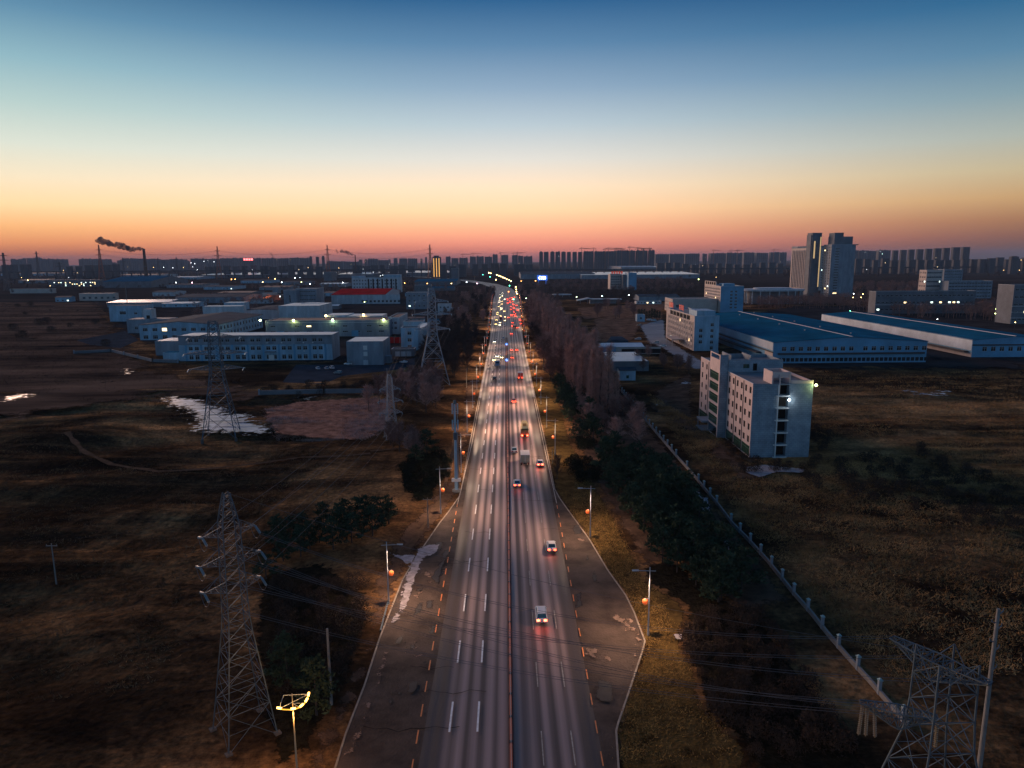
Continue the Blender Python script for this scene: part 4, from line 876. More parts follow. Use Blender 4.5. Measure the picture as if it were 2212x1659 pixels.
# big gable factory on the left
p=G(303,735);q=G(469,735);e=HT(p,702.5);W=q.x-p.x; D=96
fr=[(W*(i+.35)/8.2,W*(i+.35)/8.2+3.6,6.6,9,('lit' if i==2 else 'plain')) for i in range(8)]+[(W*(i+.35)/8.2,W*(i+.35)/8.2+3.6,.9,3.6) for i in range(7)]
b6=gable('factory','two storey blue factory with dark pitched roof behind the long office','factory',p.x,q.x,p.y,p.y+D,e,e+2.4,'wall_blue','roof_slate',fr,grid(D,e,14,2,3,2.6,.8,e-.5,2,2),ridgecap=False)
shed_at('low white annex with parapet behind the dark factory roof',440,520,697,662,14,'wall_white','roof_white',front=[(2+i*5,4+i*5,3,5) for i in range(8)])
shed_at('pale blue penthouse block behind the dark factory roof',486,527,690,654,16,'wall_blue','roof_white')
gable('workshop','flat white sawtooth workshop running back from the factory',"workshop",G(527,690).x,G(600,690).x,G(527,690).y,G(527,690).y+70,9,10,'wall_white','roof_slate',[],grid(70,9,10,1,2.5,2,3),ridgecap=False)
shed_at('white roofed block with a row of small windows',603,690,692,661,50,'wall_white','roof_white',side=grid(50,9,9,1,2,2,3))
shed_at('white block with parapet sign, behind the row of small windows',652,690,686,656,20,'wall_white','roof_white')
shed_at('two tiered grey house left of the factory gable',276,362,720,690,18,'wall_grey','roof_grey',name='house',cat='house',front=[(6+i*6,8.5+i*6,3,5.4) for i in range(5)])
shed_at('stair block with dark doorway on the grey house',314,330,718,668,8,'wall_white','roof_grey',name='stair_block',cat='building',front=[(2,5,4,14,'hole')])
shed_at('white house with dark arches behind the lamp mast',238,305,695,661,24,'wall_blue','roof_slate',name='house',cat='house',front=[(10,16,7,10),(24,27,7,9)])
shed_at('small grey concrete box beside the long office',337,386,768,737,20,'wall_grey','roof_white')
shed_at('small low kiosk with blue awning left of the long office',353,388,779,762,7,'wall_blue','roof_blue',name='kiosk',cat='kiosk')
gable('warehouse','low pale long roof left of the lamp mast','warehouse',G(232,664).x,G(357,664).x,G(232,664).y,G(232,664).y+60,6,8,'wall_grey','roof_white',axis='x',ridgecap=False)
gable('warehouse','low dark long roof behind the factory','warehouse',G(380,655).x,G(520,655).x,G(380,655).y,G(380,655).y+80,8,11,'wall_grey','roof_slate',axis='x',ridgecap=False)
gable('warehouse','broad blue roofed warehouse far out on the left','warehouse',G(222,622).x,G(318,622).x,G(222,622).y,G(222,622).y+190,14,24,'wall_dark','roof_blue',axis='x',ridgecap=False)
shed_at('flat building with a long lit row of windows far left',105,205,620,605,20,'wall_dark','roof_grey',name='office_building',cat='building',front=grid(120,13,22,3,2.6,1.8,1,12),lit=.3)
shed_at('long wall glowing orange under a lamp at the far left',22,105,634,624,12,'wall_cream','roof_slate',name='storehouse',cat='building')
shed_at('small cream house with flat terraces at the left',172,240,650,634,16,'wall_cream','roof_grey',name='house',cat='house',front=[(5+i*9,9+i*9,3,6) for i in range(6)])
# middle band left
p=G(614,664); far_block('grey_block','plain grey four storey block with one dark slot above the white roofs','building',614,640,664,628,30,'wall_grey','roof_grey',1,1,1.6,9,par=.5); far_block('grey_wing','ribbed grey wing right of the plain four storey block','building',640.5,683,662,625,40,'wall_grey','roof_grey',8,4,2.2,1.4)
gable('hall','hall with bright red pitched roof and white gable','hall',G(716.4,657).x,G(830,657).x,G(716,657).y,G(716,657).y+130,HT(G(716,657),637),HT(G(716,657),633)+3,'wall_white','roof_red',[(40+i*5.4,43+i*5.4,2,5) for i in range(10)],axis='x',ridgecap=False)
p=G(761,632);q=G(864,632);H=HT(p,601); W=q.x-p.x; fl=H/4.3
ops=[(3+i*5.1,5.4+i*5.1,fl*r+2.2,fl*r+4.8) for r in range(4) for i in range(int((W-6)/5.1))]
dm=block('dormitory','white four storey dormitory with dark recessed stair strips above the red roof','building',p.x,q.x,p.y,p.y+18,H,'wall_white','roof_grey',ops,[],par=.6)
mb=MB()
for i in range(7): mb.box(W*.33+i*W*.093,W*.33+i*W*.093+2.4,-.2,-.02,1,H-1.5)
mb.build('stair_recess',M['hole'],dm)
mb=MB(); mb.box(0,W*.25,.1,17,H+.5,H+4); mb.box(W*.65,W,.1,17,H+.5,H+6); mb.build('roof_block',M['wall_blue'],dm)
far_block('grey_house','stepped grey three storey house with one lit window','building',878,923,668,633,24,'wall_grey','roof_grey',4,3,2,1.8,.1)
far_block('grey_house','upper set back block behind the stepped grey house','building',896,931,650,617,16,'wall_dark','roof_grey',4,3,2,1.8)
far_block('white_house','small white house with three windows beside the dark trees','house',946,974,681,658,14,'wall_white','roof_brown',3,2,1.8,1.8); far_block('white_house','lower white lean to of the small white house','house',975,991,685,666,10,'wall_white','roof_white',1,1,1.6,1.6)
far_block('dark_block','dark square block at the right end of the white warehouse roofs','building',975,990,607,580,40,'wall_dark','roof_grey'); far_block('dark_block','dark square block between two white warehouse roofs','building',700,716,607,588,60,'wall_dark','roof_grey'); far_block('lit_shed','shed wall lit orange by a hidden lamp left of the plain grey block','shed',566,590,645,634,20,'wall_cream','roof_grey')
far_block('pump_house','squat pale block above the lit shed','building',589,600,634,622,18,'wall_grey','roof_grey'); far_block('rust_shed','rust brown shed in front of the plain four storey block','shed',583,605,648,638,16,'roof_brown','roof_grey')
# long white-roofed warehouses across the distance
for lab,x0,x1,yb_,yt,dep,rf in [('first white warehouse roof from the left, with lamps along its eave',434,632,601,594,420,'roof_far'),('second white warehouse roof, short, right of the first',657,700,600,593,420,'roof_far'),('third white warehouse roof, above the white dormitory',729,804,600,592.5,420,'roof_far'),('fourth and longest white warehouse roof, left of the road',838,976,597,589.5,420,'roof_far')]:
    p=G(x0,yb_);q=G(x1,yb_); H=HT(p,yt); r=gable('warehouse',lab,'warehouse',p.x,q.x,p.y,p.y+dep,H,H+4,'wall_dark',rf,axis='x',ridgecap=False,over=1)
    mb=MB(); W=q.x-p.x
    for i in range(int(W/22)): mb.box(10+i*22,13+i*22,dep*.38,dep*.42,H+2,H+5.5)
    mb.build('vent',M['wall_dark'],r)
gable('warehouse','flat blue warehouse roof below the longest white roof','warehouse',G(895,617).x,G(985,617).x,G(895,617).y,G(895,617).y+150,9,13,'wall_dark','roof_blue',axis='x',ridgecap=False)
for lab,x0,x1,yb_,yt,dep,rf in [('vast white warehouse roof right of the road',1256,1529,603,594,430,'roof_far'),('thin distant white roof above the vast warehouse',1342,1434,584,577,500,'roof_far'),('long low grey blue warehouse between road and white roof',1125,1290,603,592,300,'roof_slate')]:
    p=G(x0,yb_);q=G(x1,yb_); H=HT(p,yt); r=gable('warehouse',lab,'warehouse',p.x,q.x,p.y,p.y+dep,H,H+4,'wall_grey',rf,axis='x',ridgecap=False,over=1)
    mb=MB(); W=q.x-p.x
    for i in range(int(W/26)): mb.box(10+i*26,13+i*26,dep*.38,dep*.42,H+2,H+5.5)
    mb.build('vent',M['wall_dark'],r)
p=G(1318,625); q=G(1344,625); H=HT(p,593)
ob3=block('office_building','small office with pale face and red roof sign before the vast white warehouse','building',p.x,q.x,p.y,p.y+30,H,'wall_cream','roof_grey',grid(q.x-p.x,H,5,5,3,2.2,2,H-2),[],par=.6); 
mb=MB()
for i in range(5): mb.box(2+i*4.6,5+i*4.6,1,1.3,H+1.4,H+6); mb.bar((3.5+i*4.6,1.2,H-.2),(3.5+i*4.6,1.2,H+1.5),.3)
mb.build('roof_sign',M['red_sign'],ob3)
far_block('dark_block','dark blue windowless block right of the small office with the red roof sign','building',1357,1375,627,590,40,'clad_blue','roof_grey'); far_block('dark_wing','dark wing joining the small office and the windowless block','building',1345,1356,626,594,26,'wall_dark','roof_grey')

# low sheds, yards and walls that fill the estate on the left
r=random.Random(21)
spots=[(120,652,150,640),(40,612,90,604),(330,640,372,629),(350,664,420,654),(405,646,470,637),(470,640,540,631),(540,656,580,646),(690,668,730,659),(640,645,690,636),(700,640,750,631),(560,627,620,619),(610,616,660,608),(440,626,500,618),(360,622,430,614),(875,640,930,632),(930,628,980,620),(690,620,745,612),(880,695,915,686),(925,700,952,690),(640,680,690,672),(520,612,580,605),(100,596,190,589),(240,600,330,593),(360,604,420,598),(0,596,70,590),(800,612,860,606)]
for i,(a,b,c,d) in enumerate(spots):
    p=G(a,b);q=G(c,b); H=max(3.5,HT(p,d)); W=q.x-p.x; D_=W*r.uniform(.5,.9) if b>640 else W*r.uniform(.8,1.4)
    if any(o.get('category') in('building','shed','warehouse','house','hall','factory') and False for o in COL.objects): continue
    n=max(2,int(W/7)); fr=[(W*(k+.3)/n,W*(k+.3)/n+2.4,1,2.8) for k in range(n) if r.random()>.35]
    gable('shed','low shed among the packed roofs of the left estate','shed',p.x,q.x,p.y,p.y+D_,H*.8,H,r.choice(['wall_grey','wall_blue','wall_dark','wall_white']),r.choice(['roof_slate','roof_blue','roof_slate','roof_brown','roof_white']),fr,[],axis='x',ridgecap=False,group='low sheds of the left estate',lit=.06)
def yard_wall(label,pts,h,m,post):
    P=px(pts); o=P[0]; root=thing('yard_wall',label,'wall',o); mb=MB()
    for a,b in zip(P,P[1:]):
        n=Vector((-(b-a).y,(b-a).x,0)).normalized()*.15; A=a-o;B=b-o; u=Vector((0,0,h)); mb.prism([A-n,A+n,A+n+u,A-n+u],[B-n,B+n,B+n+u,B-n+u])
    mb.build('wall',M[m],root)
    for a,b in zip(P,P[1:]):
        L_=(b-a).length; k=max(1,int(L_/post))
        for i in range(k+1):
            q=a.lerp(b,i/k)-o; mb=MB(); mb.box(q.x-.3,q.x+.3,q.y-.3,q.y+.3,0,h+.5); mb.build('pillar',M['wall_grey'],root)
yard_wall('long dark yard wall with square pillars before the parking lot',[(560,853),(700,850),(850,848),(905,840)],2.0,'wall_dark',26)
yard_wall('low wall closing the left yard below the grey house',[(160,764),(240,760),(330,782),(385,784)],1.8,'wall_dark',22)
# ------------------------------------------------------------------ lattice towers
M['steel']=mat('steel',(.075,.115,.15),.5,metal=.2,nz=(.5,.3)); M['steel_pale']=mat('steel_pale',(.26,.31,.36),.55,metal=.2)
M['steel_dark']=mat('steel_dark',(.12,.12,.13),.6,metal=.3)
M['steel_red']=mat('steel_red',(.35,.1,.05),.6)
M['insul']=mat('insul',(.2,.28,.32),.3,spec=.8)
M['insul_bright']=mat('insul_bright',(.75,.8,.78),.2,spec=1.0); M['insul_brown']=mat('insul_brown',(.16,.12,.08),.3,spec=.8)
M['dry_concrete']=mat('dry_concrete',(.13,.11,.1),.9,spec=.1); M['concrete']=mat('concrete',(.22,.21,.2),.85,nz=(.8,.2))
def lattice(mb,prof,wl,wb,npan,sub=True):
    """square lattice mast; prof=[(z,half width)]"""
    def hwid(z):
        for (z0,a),(z1,b) in zip(prof,prof[1:]):
            if z<=z1+1e-6: return a+(b-a)*(z-z0)/(z1-z0)
        return prof[-1][1]
    H=prof[-1][0]; zs=[]
    # panel heights follow the width
    z=0
    while z<H-.3:
        zs.append(z); z+=max(hwid(z)*1.55,.9)*(H/25.0 if False else 1)*npan
    zs.append(H)
    cn=lambda z:[Vector((sx*hwid(z),sy*hwid(z),z)) for sx,sy in ((-1,-1),(1,-1),(1,1),(-1,1))]
    for i in range(4):
        for a,b in zip(zs,zs[1:]): mb.bar(cn(a)[i],cn(b)[i],wl)
    for k,(a,b) in enumerate(zip(zs,zs[1:])):
        A=cn(a);B=cn(b)
        for i in range(4):
            j=(i+1)%4
            mb.bar(A[i],B[j],wb); mb.bar(A[j],B[i],wb)
            if k>0: mb.bar(A[i],A[j],wb)
            if sub and (B[i]-A[i]).length>3.2:
                m=(A[i]+A[j]+B[i]+B[j])/4; mb.bar((A[i]+B[i])/2,m,wb*.7); mb.bar((A[j]+B[j])/2,m,wb*.7)
    return hwid
def strain(mb,p,q,r=.14):
    p=Vector(p);q=Vector(q);n=max(4,int((q-p).length/.18)); d=(q-p)/n
    mb.bar(p,q,r*.7,0,5)
    for i in range(1,n): 
        c=p+d*i; mb.bar(c-d*.22,c+d*.22,r*2.1,0,7)
TIPS={}
def pylon(key,label,base,rz,prof,arms,wl=.22,wb=.1,npan=1.0,ins=1.7,m='steel',foot=True,dz=0,im='insul',group=None,name='transmission_tower'):
    """arms: (z, length from centre, sides) ; arm axis is local x"""
    root=thing(name,label,'pylon',(base.x,base.y,dz),rz,group); mb=MB()
    hw=lattice(mb,prof,wl,wb,npan); mb.build('tower_body',M[m],root)
    tips=[]
    R=Matrix.Rotation(rz,3,'Z')
    for z,ln,sides in arms:
        h=hw(z); h2=hw(z+1.2)
        for s in sides:
            mb=MB(); tip=Vector((s*ln,0,z+.25))
            lo=[Vector((s*h,-h,z)),Vector((s*h,h,z))]; up=[Vector((s*h2,-h2,z+1.4)),Vector((s*h2,h2,z+1.4))]
            for q in lo+up: mb.bar(q,tip,wb*1.2)
            n=max(3,int(ln/1.6))
            for k in range(1,n):
                t=k/n; a=[q.lerp(tip,t) for q in lo]; b=[q.lerp(tip,t) for q in up]; t2=(k-1)/n; a2=[q.lerp(tip,t2) for q in lo]
                mb.bar(a[0],a[1],wb); mb.bar(a[0],b[0],wb); mb.bar(a[1],b[1],wb); mb.bar(a2[0],a[1],wb*.8); mb.bar(b[0],a2[0],wb*.8); mb.bar(b[1],a2[1],wb*.8)
            mb.build('cross_arm',M[m],root)
            ends=[]
            for dy in (-1,1):
                mb=MB(); e=tip+Vector((0,dy*ins,-.5)); strain(mb,tip+Vector((0,dy*.1,-.05)),e); mb.build('insulator',M[im],root); ends.append(e)
            mb=MB(); a,b=ends; mb.tube([a+(b-a)*t+Vector((0,0,-1.1*4*t*(1-t))) for t in [i/6 for i in range(7)]],.06); mb.build('jumper_wire',M['steel_dark'],root)
            tips.append([Vector((base.x,base.y,dz))+R@e for e in ends])
    top=Vector((base.x,base.y,dz+prof[-1][0]))
    if foot:
        for sx in (-1,1):
            for sy in (-1,1):
                b=prof[0][1]; mb=MB(); mb.box(sx*b-.38,sx*b+.38,sy*b-.38,sy*b+.38,-1.5,.22); mb.build('footing',M['dry_concrete'],root)
    TIPS[key]=(tips,top); return root
# tower standing near at the left
f1,f2,f3=G(490,1632),G(600,1585),G(460,1577); c1=(f2+f3)/2; hb=(f2-f3).length/2/math.sqrt(2)
dv=(f2-f1); rz1=math.atan2(f2.y-f3.y,f2.x-f3.x)+PI/4
H1=HT(c1,1064); z3=HT(c1,1268);z2=HT(c1,1212);z1=HT(c1,1152)
GZ=hill(c1.x,c1.y)
prof=[(0,hb),(z3-4.5,1.25),(z1+1.5,.95),(H1,.3)]
pylon('P1','tall grey lattice pylon standing nearest on the dark field at lower left',c1,rz1,prof,[(z3,3.3,(-1,1)),(z2,3.5,(-1,1)),(z1,3.0,(-1,1))],.145,.06,.95,1.7)
# tower by the frozen puddle
c2=G(479,938); H=HT(c2,690); z=[HT(c2,y) for y in (795,762,728)]
pylon('P2','grey lattice pylon standing over the frozen puddle',c2,math.radians(12),[(0,5.2),(H*.55,1.9),(H*.95,1.5),(H,1.2)],[(z[0],8.5,(-1,1)),(z[1],9.5,(-1,1)),(z[2],8,(-1,1))],.34,.17,1.0,2.6,dz=-.4,im='insul_bright')
c3=G(846,947); H=HT(c3,808); z=[HT(c3,y) for y in (893,868,842)]
pylon('P3','small grey lattice pylon beside the pinkish reed field',c3,math.radians(20),[(0,2.1),(H*.6,.95),(H*.93,.8),(H,.35)],[(z[0],3.6,(-1,1)),(z[1],3.9,(-1,1)),(z[2],3.2,(-1,1))],.17,.085,1.05,1.4,m='steel_pale')
c4=G(937,828); H=HT(c4,622); z=[HT(c4,y) for y in (712,680,652)]
pylon('P4','tall dark lattice pylon between the road and the industrial estate',c4,math.radians(8),[(0,7.2),(H*.5,2.2),(H*.95,1.6),(H,1.0)],[(z[0],8,(-1,1)),(z[1],9,(-1,1)),(z[2],7.5,(-1,1))],.42,.24,1.0,2.4,m='steel_pale',im='insul_bright')
# angle tower cut by the lower right corner
c5=G(2004,1800); zt=HT(c5,1433); zl=HT(c5,1552)
root=thing('transmission_tower','lattice angle tower with two box girder arms at the lower right corner','pylon',(c5.x,c5.y,0)); mb=MB()
hb5=2.35
hw5=lattice(mb,[(0,4.2),(zl-1.5,hb5*.85),(zt+.9,hb5*.8)],.2,.09,.95); 
ob5=mb.build('tower_body',M['steel'],root)
def girder(name,p,q,depth,wid,root,zc):
    """tapering box-girder arm between world tips p,q through the body"""
    mb=MB(); o=Vector((c5.x,c5.y,0)); p=p-o;q=q-o; d=(q-p); d.z=0; L_=d.length; d.normalize(); n=Vector((-d.y,d.x,0)); N_=10
    def sec(t):
        s=min(1,max(.03,1.9*min(t,1-t)+.12)); c=p.lerp(q,t); w2=wid*.5*(.3+.7*s); 
        return [c+n*w2,c-n*w2,c-n*w2*s-Vector((0,0,depth*s)),c+n*w2*s-Vector((0,0,depth*s))]
    S=[sec(i/N_) for i in range(N_+1)]
    for i in range(N_):
        A,B=S[i],S[i+1]
        for k in range(4): mb.bar(A[k],B[k],.15)
        for k in range(4): mb.bar(A[k],B[(k+1)%4] if i%2 else B[k],.07); mb.bar(A[k],A[(k+1)%4],.085); mb.bar(A[(k+1)%4] if i%2 else A[k],B[k] if i%2 else B[(k+1)%4],.08)
    for k in range(4): mb.bar(S[-1][k],S[-1][(k+1)%4],.09)
    return mb.build(name,M['steel'],root)
pa,pb=G(1926,1376,zt),G(2139,1476,zt); girder('cross_arm',pa,pb,1.9,2.2,root,zt)
la,lb=G(1858,1516,zl),G(2026,1549,zl); girder('cross_arm',la,lb,1.6,1.8,root,zl)
o5=Vector((c5.x,c5.y,0))
for k,(xx,yy) in enumerate([(1864,1518),(1874,1520),(1889,1523)]):
    mb=MB(); a=G(xx,yy,zl)-o5; strain(mb,a+Vector((0,0,-.1)),a+Vector((-.5+.25*k,-.6,-3.2)),.17); mb.build('insulator',M['insul_brown'],root)
mb=MB(); a=lb-o5; strain(mb,a+Vector((0,0,-.6)),a+Vector((-.3,-.5,-3)),.17); mb.build('insulator',M['insul_brown'],root)
TIPS['P5']=([[pa,pa],[pb,pb],[la,la],[lb,lb],[pa.lerp(pb,.45),pa.lerp(pb,.45)],[la.lerp(lb,.4),la.lerp(lb,.4)]],o5+Vector((0,0,zt)))
# concrete pole with slanting side arms
cp=G(2108,1718); hp=HT(cp,1315); rp=thing('utility_pole','pale concrete pole with slanting short arms at the lower right corner','pole',(cp.x,cp.y,0)); mb=MB(); mb.cyl(0,0,0,hp,.28,.17,10); mb.build('pole',M['concrete'],rp)
for i,(dz,s) in enumerate([(.25,1),(1.1,-1),(1.9,1),(3.2,-1),(4.3,1),(6.5,1)]):
    mb=MB(); mb.bar((0,0,hp-dz-.5),(s*.75,.3*s,hp-dz-.15),.13); mb.bar((s*.75,.3*s,hp-dz-.2),(s*.75,.3*s,hp-dz+.12),.1); mb.build('side_arm',M['steel'],rp)
# distant line towers on the horizon
for i,(xx,yt,D) in enumerate([(216,529,2300),(471,532,2400),(708,529,2350),(929,528,2350)]):
    b=AZ(xx,D); H=HT(b,yt)
    pylon('far%d'%i,['rust red lattice mast on the skyline beside the smoking chimney','rust red lattice mast on the skyline above the first white roof','rust red lattice mast on the skyline left of the thin smoking chimney','rust red lattice mast on the skyline nearest the road'][i],b,.3,[(0,8.5),(H*.6,3),(H,.9)],[(H*.72,12,(-1,1)),(H*.86,9,(-1,1))],1.5,.8,1.4,4,'steel_red',False,group='rust red masts on the skyline')
for i,(xx,yt,yl,D) in enumerate([(8,546,0,1500),(80,543,0,2300),(127,566,0,1900),(341,557,0,2600),(381,556,0,2700),(265,557,0,2600)]):
    b=AZ(xx,D); H=HT(b,yt)
    pylon('farg%d'%i,['dark lattice pylon at the left edge of the skyline','dark pylon with wide antler arms among the far left towers','dark distant pylon right of the far left towers','thin pylon on the skyline right of the smoking chimney','thin pylon on the skyline, second right of the smoking chimney','thin pylon on the skyline left of the smoking chimney'][i],b,.2,[(0,5),(H*.6,2),(H,1)],[(H*.8,11,(-1,1)),(H*.92,8,(-1,1))],.9,.5,1.6,3,'steel_dark',False,group='dark pylons on the skyline')
# conductors
def wire(label,a,b,sag,r=.05,group=None,n=18):
    mb=MB(); mb.tube([a.lerp(b,i/n)+Vector((0,0,-sag*4*(i/n)*(1-i/n))) for i in range(n+1)],r,0,4)
    return tag(mb.build('power_line',M['steel_dark']),label,'power line',group)
t1=TIPS['P1'][0]; t3=TIPS['P3'][0]; t5=TIPS['P5'][0]; t2=TIPS['P2'][0]; t4=TIPS['P4'][0]
WN=['lower','lower','middle','middle','upper','upper']
for k in range(6):
    e=t5[[3,2,4,5,1,0][k]][0]
    a=min(t1[k],key=lambda v:(v-e).length); 
    for s in (-.22,.22): wire('dark power line crossing the road from the near pylon to the corner angle tower',a+Vector((0,s,0)),e+Vector((0,s,0)),2.4+.3*k,.045,'power lines crossing the road')
    e=t3[k][0]; a=max(t1[k],key=lambda v:v.y)
    wire('dark power line from the near pylon back to the small pylon by the reed field',a,e,2.2,.05,'power lines from near pylon to small pylon')
    a=max(t3[k],key=lambda v:v.y); e=t4[k][0]
    wire('dark power line from the small pylon to the tall dark pylon',a,e,2,.05,'power lines from small pylon to tall dark pylon')
for k in range(6):
    e=AZ([216,471,708,929,216,471][k],2300); 
for i in range(3):
    for k in range(4):
        a=TIPS['far%d'%i][0][k][0]; b=TIPS['far%d'%(i+1)][0][k][0]
        wire('thin line slung between the rust red masts on the skyline',a,b,14,.3,'lines slung between the rust red masts',24)
wire('earth wire from the near pylon top to the corner angle tower',TIPS['P1'][1],t5[4][0]+Vector((0,0,.4)),2,.035)
# plain poles at the left
def pole(label,bx,by,ty,r,m='concrete',cross=False,name='utility_pole'):
    b=G(bx,by); h=HT(b,ty); root=thing(name,label,'pole',(b.x,b.y,0)); mb=MB(); mb.cyl(0,0,0,h,r,r*.7,8); mb.build('pole',M[m],root)
    if cross:
        mb=MB(); mb.box(-1,1,-.05,.05,h-.5,h-.38); 
        for x in (-.9,0,.9): mb.cyl(x,0,h-.38,h-.15,.05,.05,6)
        mb.build('cross_arm',M[m],root)
    return root
pole('bare concrete pole standing alone left of the road kerb',716,1522,1358,.2)
pole('thin grey pole with cross arm beside the wide kerb curve',925,1140,1075,.12,cross=True)
pole('small dark pole with cross arm in the lower left field',122,1262,1174,.13,cross=True)
pole('thin grey pole beside the telecom mast',991,1055,895,.13)
pole('thin white post left of the road beyond the telecom mast',1008,838,795,.12)
pole('short pole with cross arm by the parking lot hedge',838,860,795,.2,cross=True)
pole('tall pale lamp mast behind the left houses',277,676,616,.35); pole('pale mast above the small white office',897,712,653,.3,cross=True)
pole('slim pole on the right verge beyond the second lamp',1193,1002,972,.1)
b=G(822,1364); root=thing('fallen_pole','blue grey pole lying slanted beside the left kerb','pole',(b.x,b.y,0)); mb=MB(); e=G(838,1306); mb.bar((0,0,.15),(e.x-b.x,e.y-b.y,.4),.28,0,6); mb.build('pole',M['steel'],root)
# telecom mast
b=G(986,1061); h=HT(b,867); root=thing('telecom_mast','blue grey telecom mast with panel antennas beside the left kerb','mast',(b.x,b.y,0)); mb=MB(); mb.cyl(0,0,0,h*.55,.42,.34,10); mb.cyl(0,0,h*.55,h,.3,.2,10); mb.build('pole',M['wall_blue'],root)
mb=MB(); mb.cyl(0,0,0,.5,1.1,1.0,12); mb.build('footing',M['concrete'],root)
mb=MB(); mb.box(-1.1,1.1,-.5,.5,2.6,3.3); mb.build('equipment_box',M['trim'],root)
for z in (h*.68,h*.86):
    for k in range(3):
        an=k*2*PI/3+.5; c=Vector((math.cos(an)*.75,math.sin(an)*.75,z)); mb=MB(); mb.box(c.x-.17,c.x+.17,c.y-.12,c.y+.12,z,z+2.6); mb.bar((0,0,z+.6),c+Vector((0,0,.6)),.07); mb.bar((0,0,z+2),c+Vector((0,0,2)),.07); mb.build('antenna',M['wall_blue'],root)
mb=MB(); mb.cyl(0,0,h*.58,h*.66,.5,.5,10); mb.build('antenna_collar',M['steel'],root); mb=MB(); mb.cyl(0,0,h*.97,h+.3,.45,.3,10); mb.build('mast_cap',M['steel'],root)
# ------------------------------------------------------------------ street lamps
M['lamp_paint']=mat('lamp_paint',(.38,.42,.46),.5)
lantern_m=mat('lantern_red',(.8,.12,.03),.6); lantern_m.node_tree.nodes['Principled BSDF'].inputs['Emission Color'].default_value=(1,.16,.03,1); lantern_m.node_tree.nodes['Principled BSDF'].inputs['Emission Strength'].default_value=.28
lamp_under=emis('lamp_under',(1,.62,.28),60)
def lamp_proto(h=10.5):
    root=thing('street_lamp','tmp','street lamp'); mb=MB(); mb.cyl(0,0,0,1.2,.16,.14,8); mb.cyl(0,0,1.2,h+.6,.11,.07,8); p1=mb.build('pole',M['lamp_paint'],root)
    mb=MB(); mb.bar((-.9,0,h),(2.4,0,h+.12),.11,0,6); p2=mb.build('arm',M['lamp_paint'],root)
    mb=MB(); mb.box(1.7,2.7,-.16,.16,h+.05,h+.2); p3=mb.build('lamp_head',M['lamp_paint'],root)
    mb=MB(); mb.poly([(1.78,-.12,h+.045),(1.78,.12,h+.045),(2.62,.12,h+.045),(2.62,-.12,h+.045)]); q=mb.build('lens',lamp_under,p3)
    mb=MB(); mb.lathe(.62,0,[(.05,h*.53-.42),(.28,h*.53-.4),(.39,h*.53-.15),(.41,h*.53+.05),(.4,h*.53+.25),(.2,h*.53+.4),(.05,h*.53+.42)],12); p4=mb.build('lantern',lantern_m,root,smooth=True)
    mb=MB(); mb.bar((0,0,h*.53+.5),(.75,0,h*.53+.5),.05); mb.bar((.62,0,h*.53+.4),(.62,0,h*.53+.5),.04); p5=mb.build('lantern_bracket',M['lamp_paint'],root)
    return (root,[(p1,[]),(p2,[]),(p3,[q]),(p4,[]),(p5,[])])
LP=lamp_proto()
def place_lamp(p,rz,label,grp,en,first=[True]):
    if first[0]:
        o=LP[0]; o.location=p; o.rotation_euler=(0,0,rz); first[0]=False; tag(o,label,'street lamp',grp)
    else: o=clone(LP,p,rz,label,grp)
    if en:
        ld=bpy.data.lights.new('lamp_light','SPOT'); ld.energy=en; ld.color=(1,.64,.42); ld.spot_size=math.radians(150); ld.spot_blend=.6; ld.shadow_soft_size=.3
        lo=bpy.data.objects.new('lamp_light',ld); COL.objects.link(lo); lo.parent=o; lo.location=(2.1,0,10.4)
    return o
LAMP_E=4500
def lamp_row(side,firsts,y0,n):
    k=0
    for q in firsts:
        nm=ORD[k]; 
        place_lamp(q,0 if side<0 else PI,'%s street lamp with red lantern on the %s verge'%(nm,'left' if side<0 else 'right'),'street lamps on the %s verge'%('left' if side<0 else 'right'),LAMP_E*(1.0)); k+=1
    y=y0
    for i in range(n):
        nm=ORD[k] if k<20 else None
        w_=hw(y)+1.6
        lab='%s street lamp with red lantern on the %s verge'%(nm,'left' if side<0 else 'right') if nm else 'far street lamp with red lantern on the %s verge near the road bend'%('left' if side<0 else 'right')
        place_lamp(Vector((XM+side*w_,y,0)),0 if side<0 else PI,lab,'street lamps on the %s verge'%('left' if side<0 else 'right'),LAMP_E*1.6 if i<6 else (LAMP_E*1.2 if i%3==0 and i<20 else 0)); k+=1; y+=40
lamp_row(-1,[G(840,1305),G(952,1109),G(996.5,1021)],G(1011,934).y,22)
lamp_row(1,[G(1400,1372),G(1275,1160),G(1199,984)],G(1181,923).y,22)
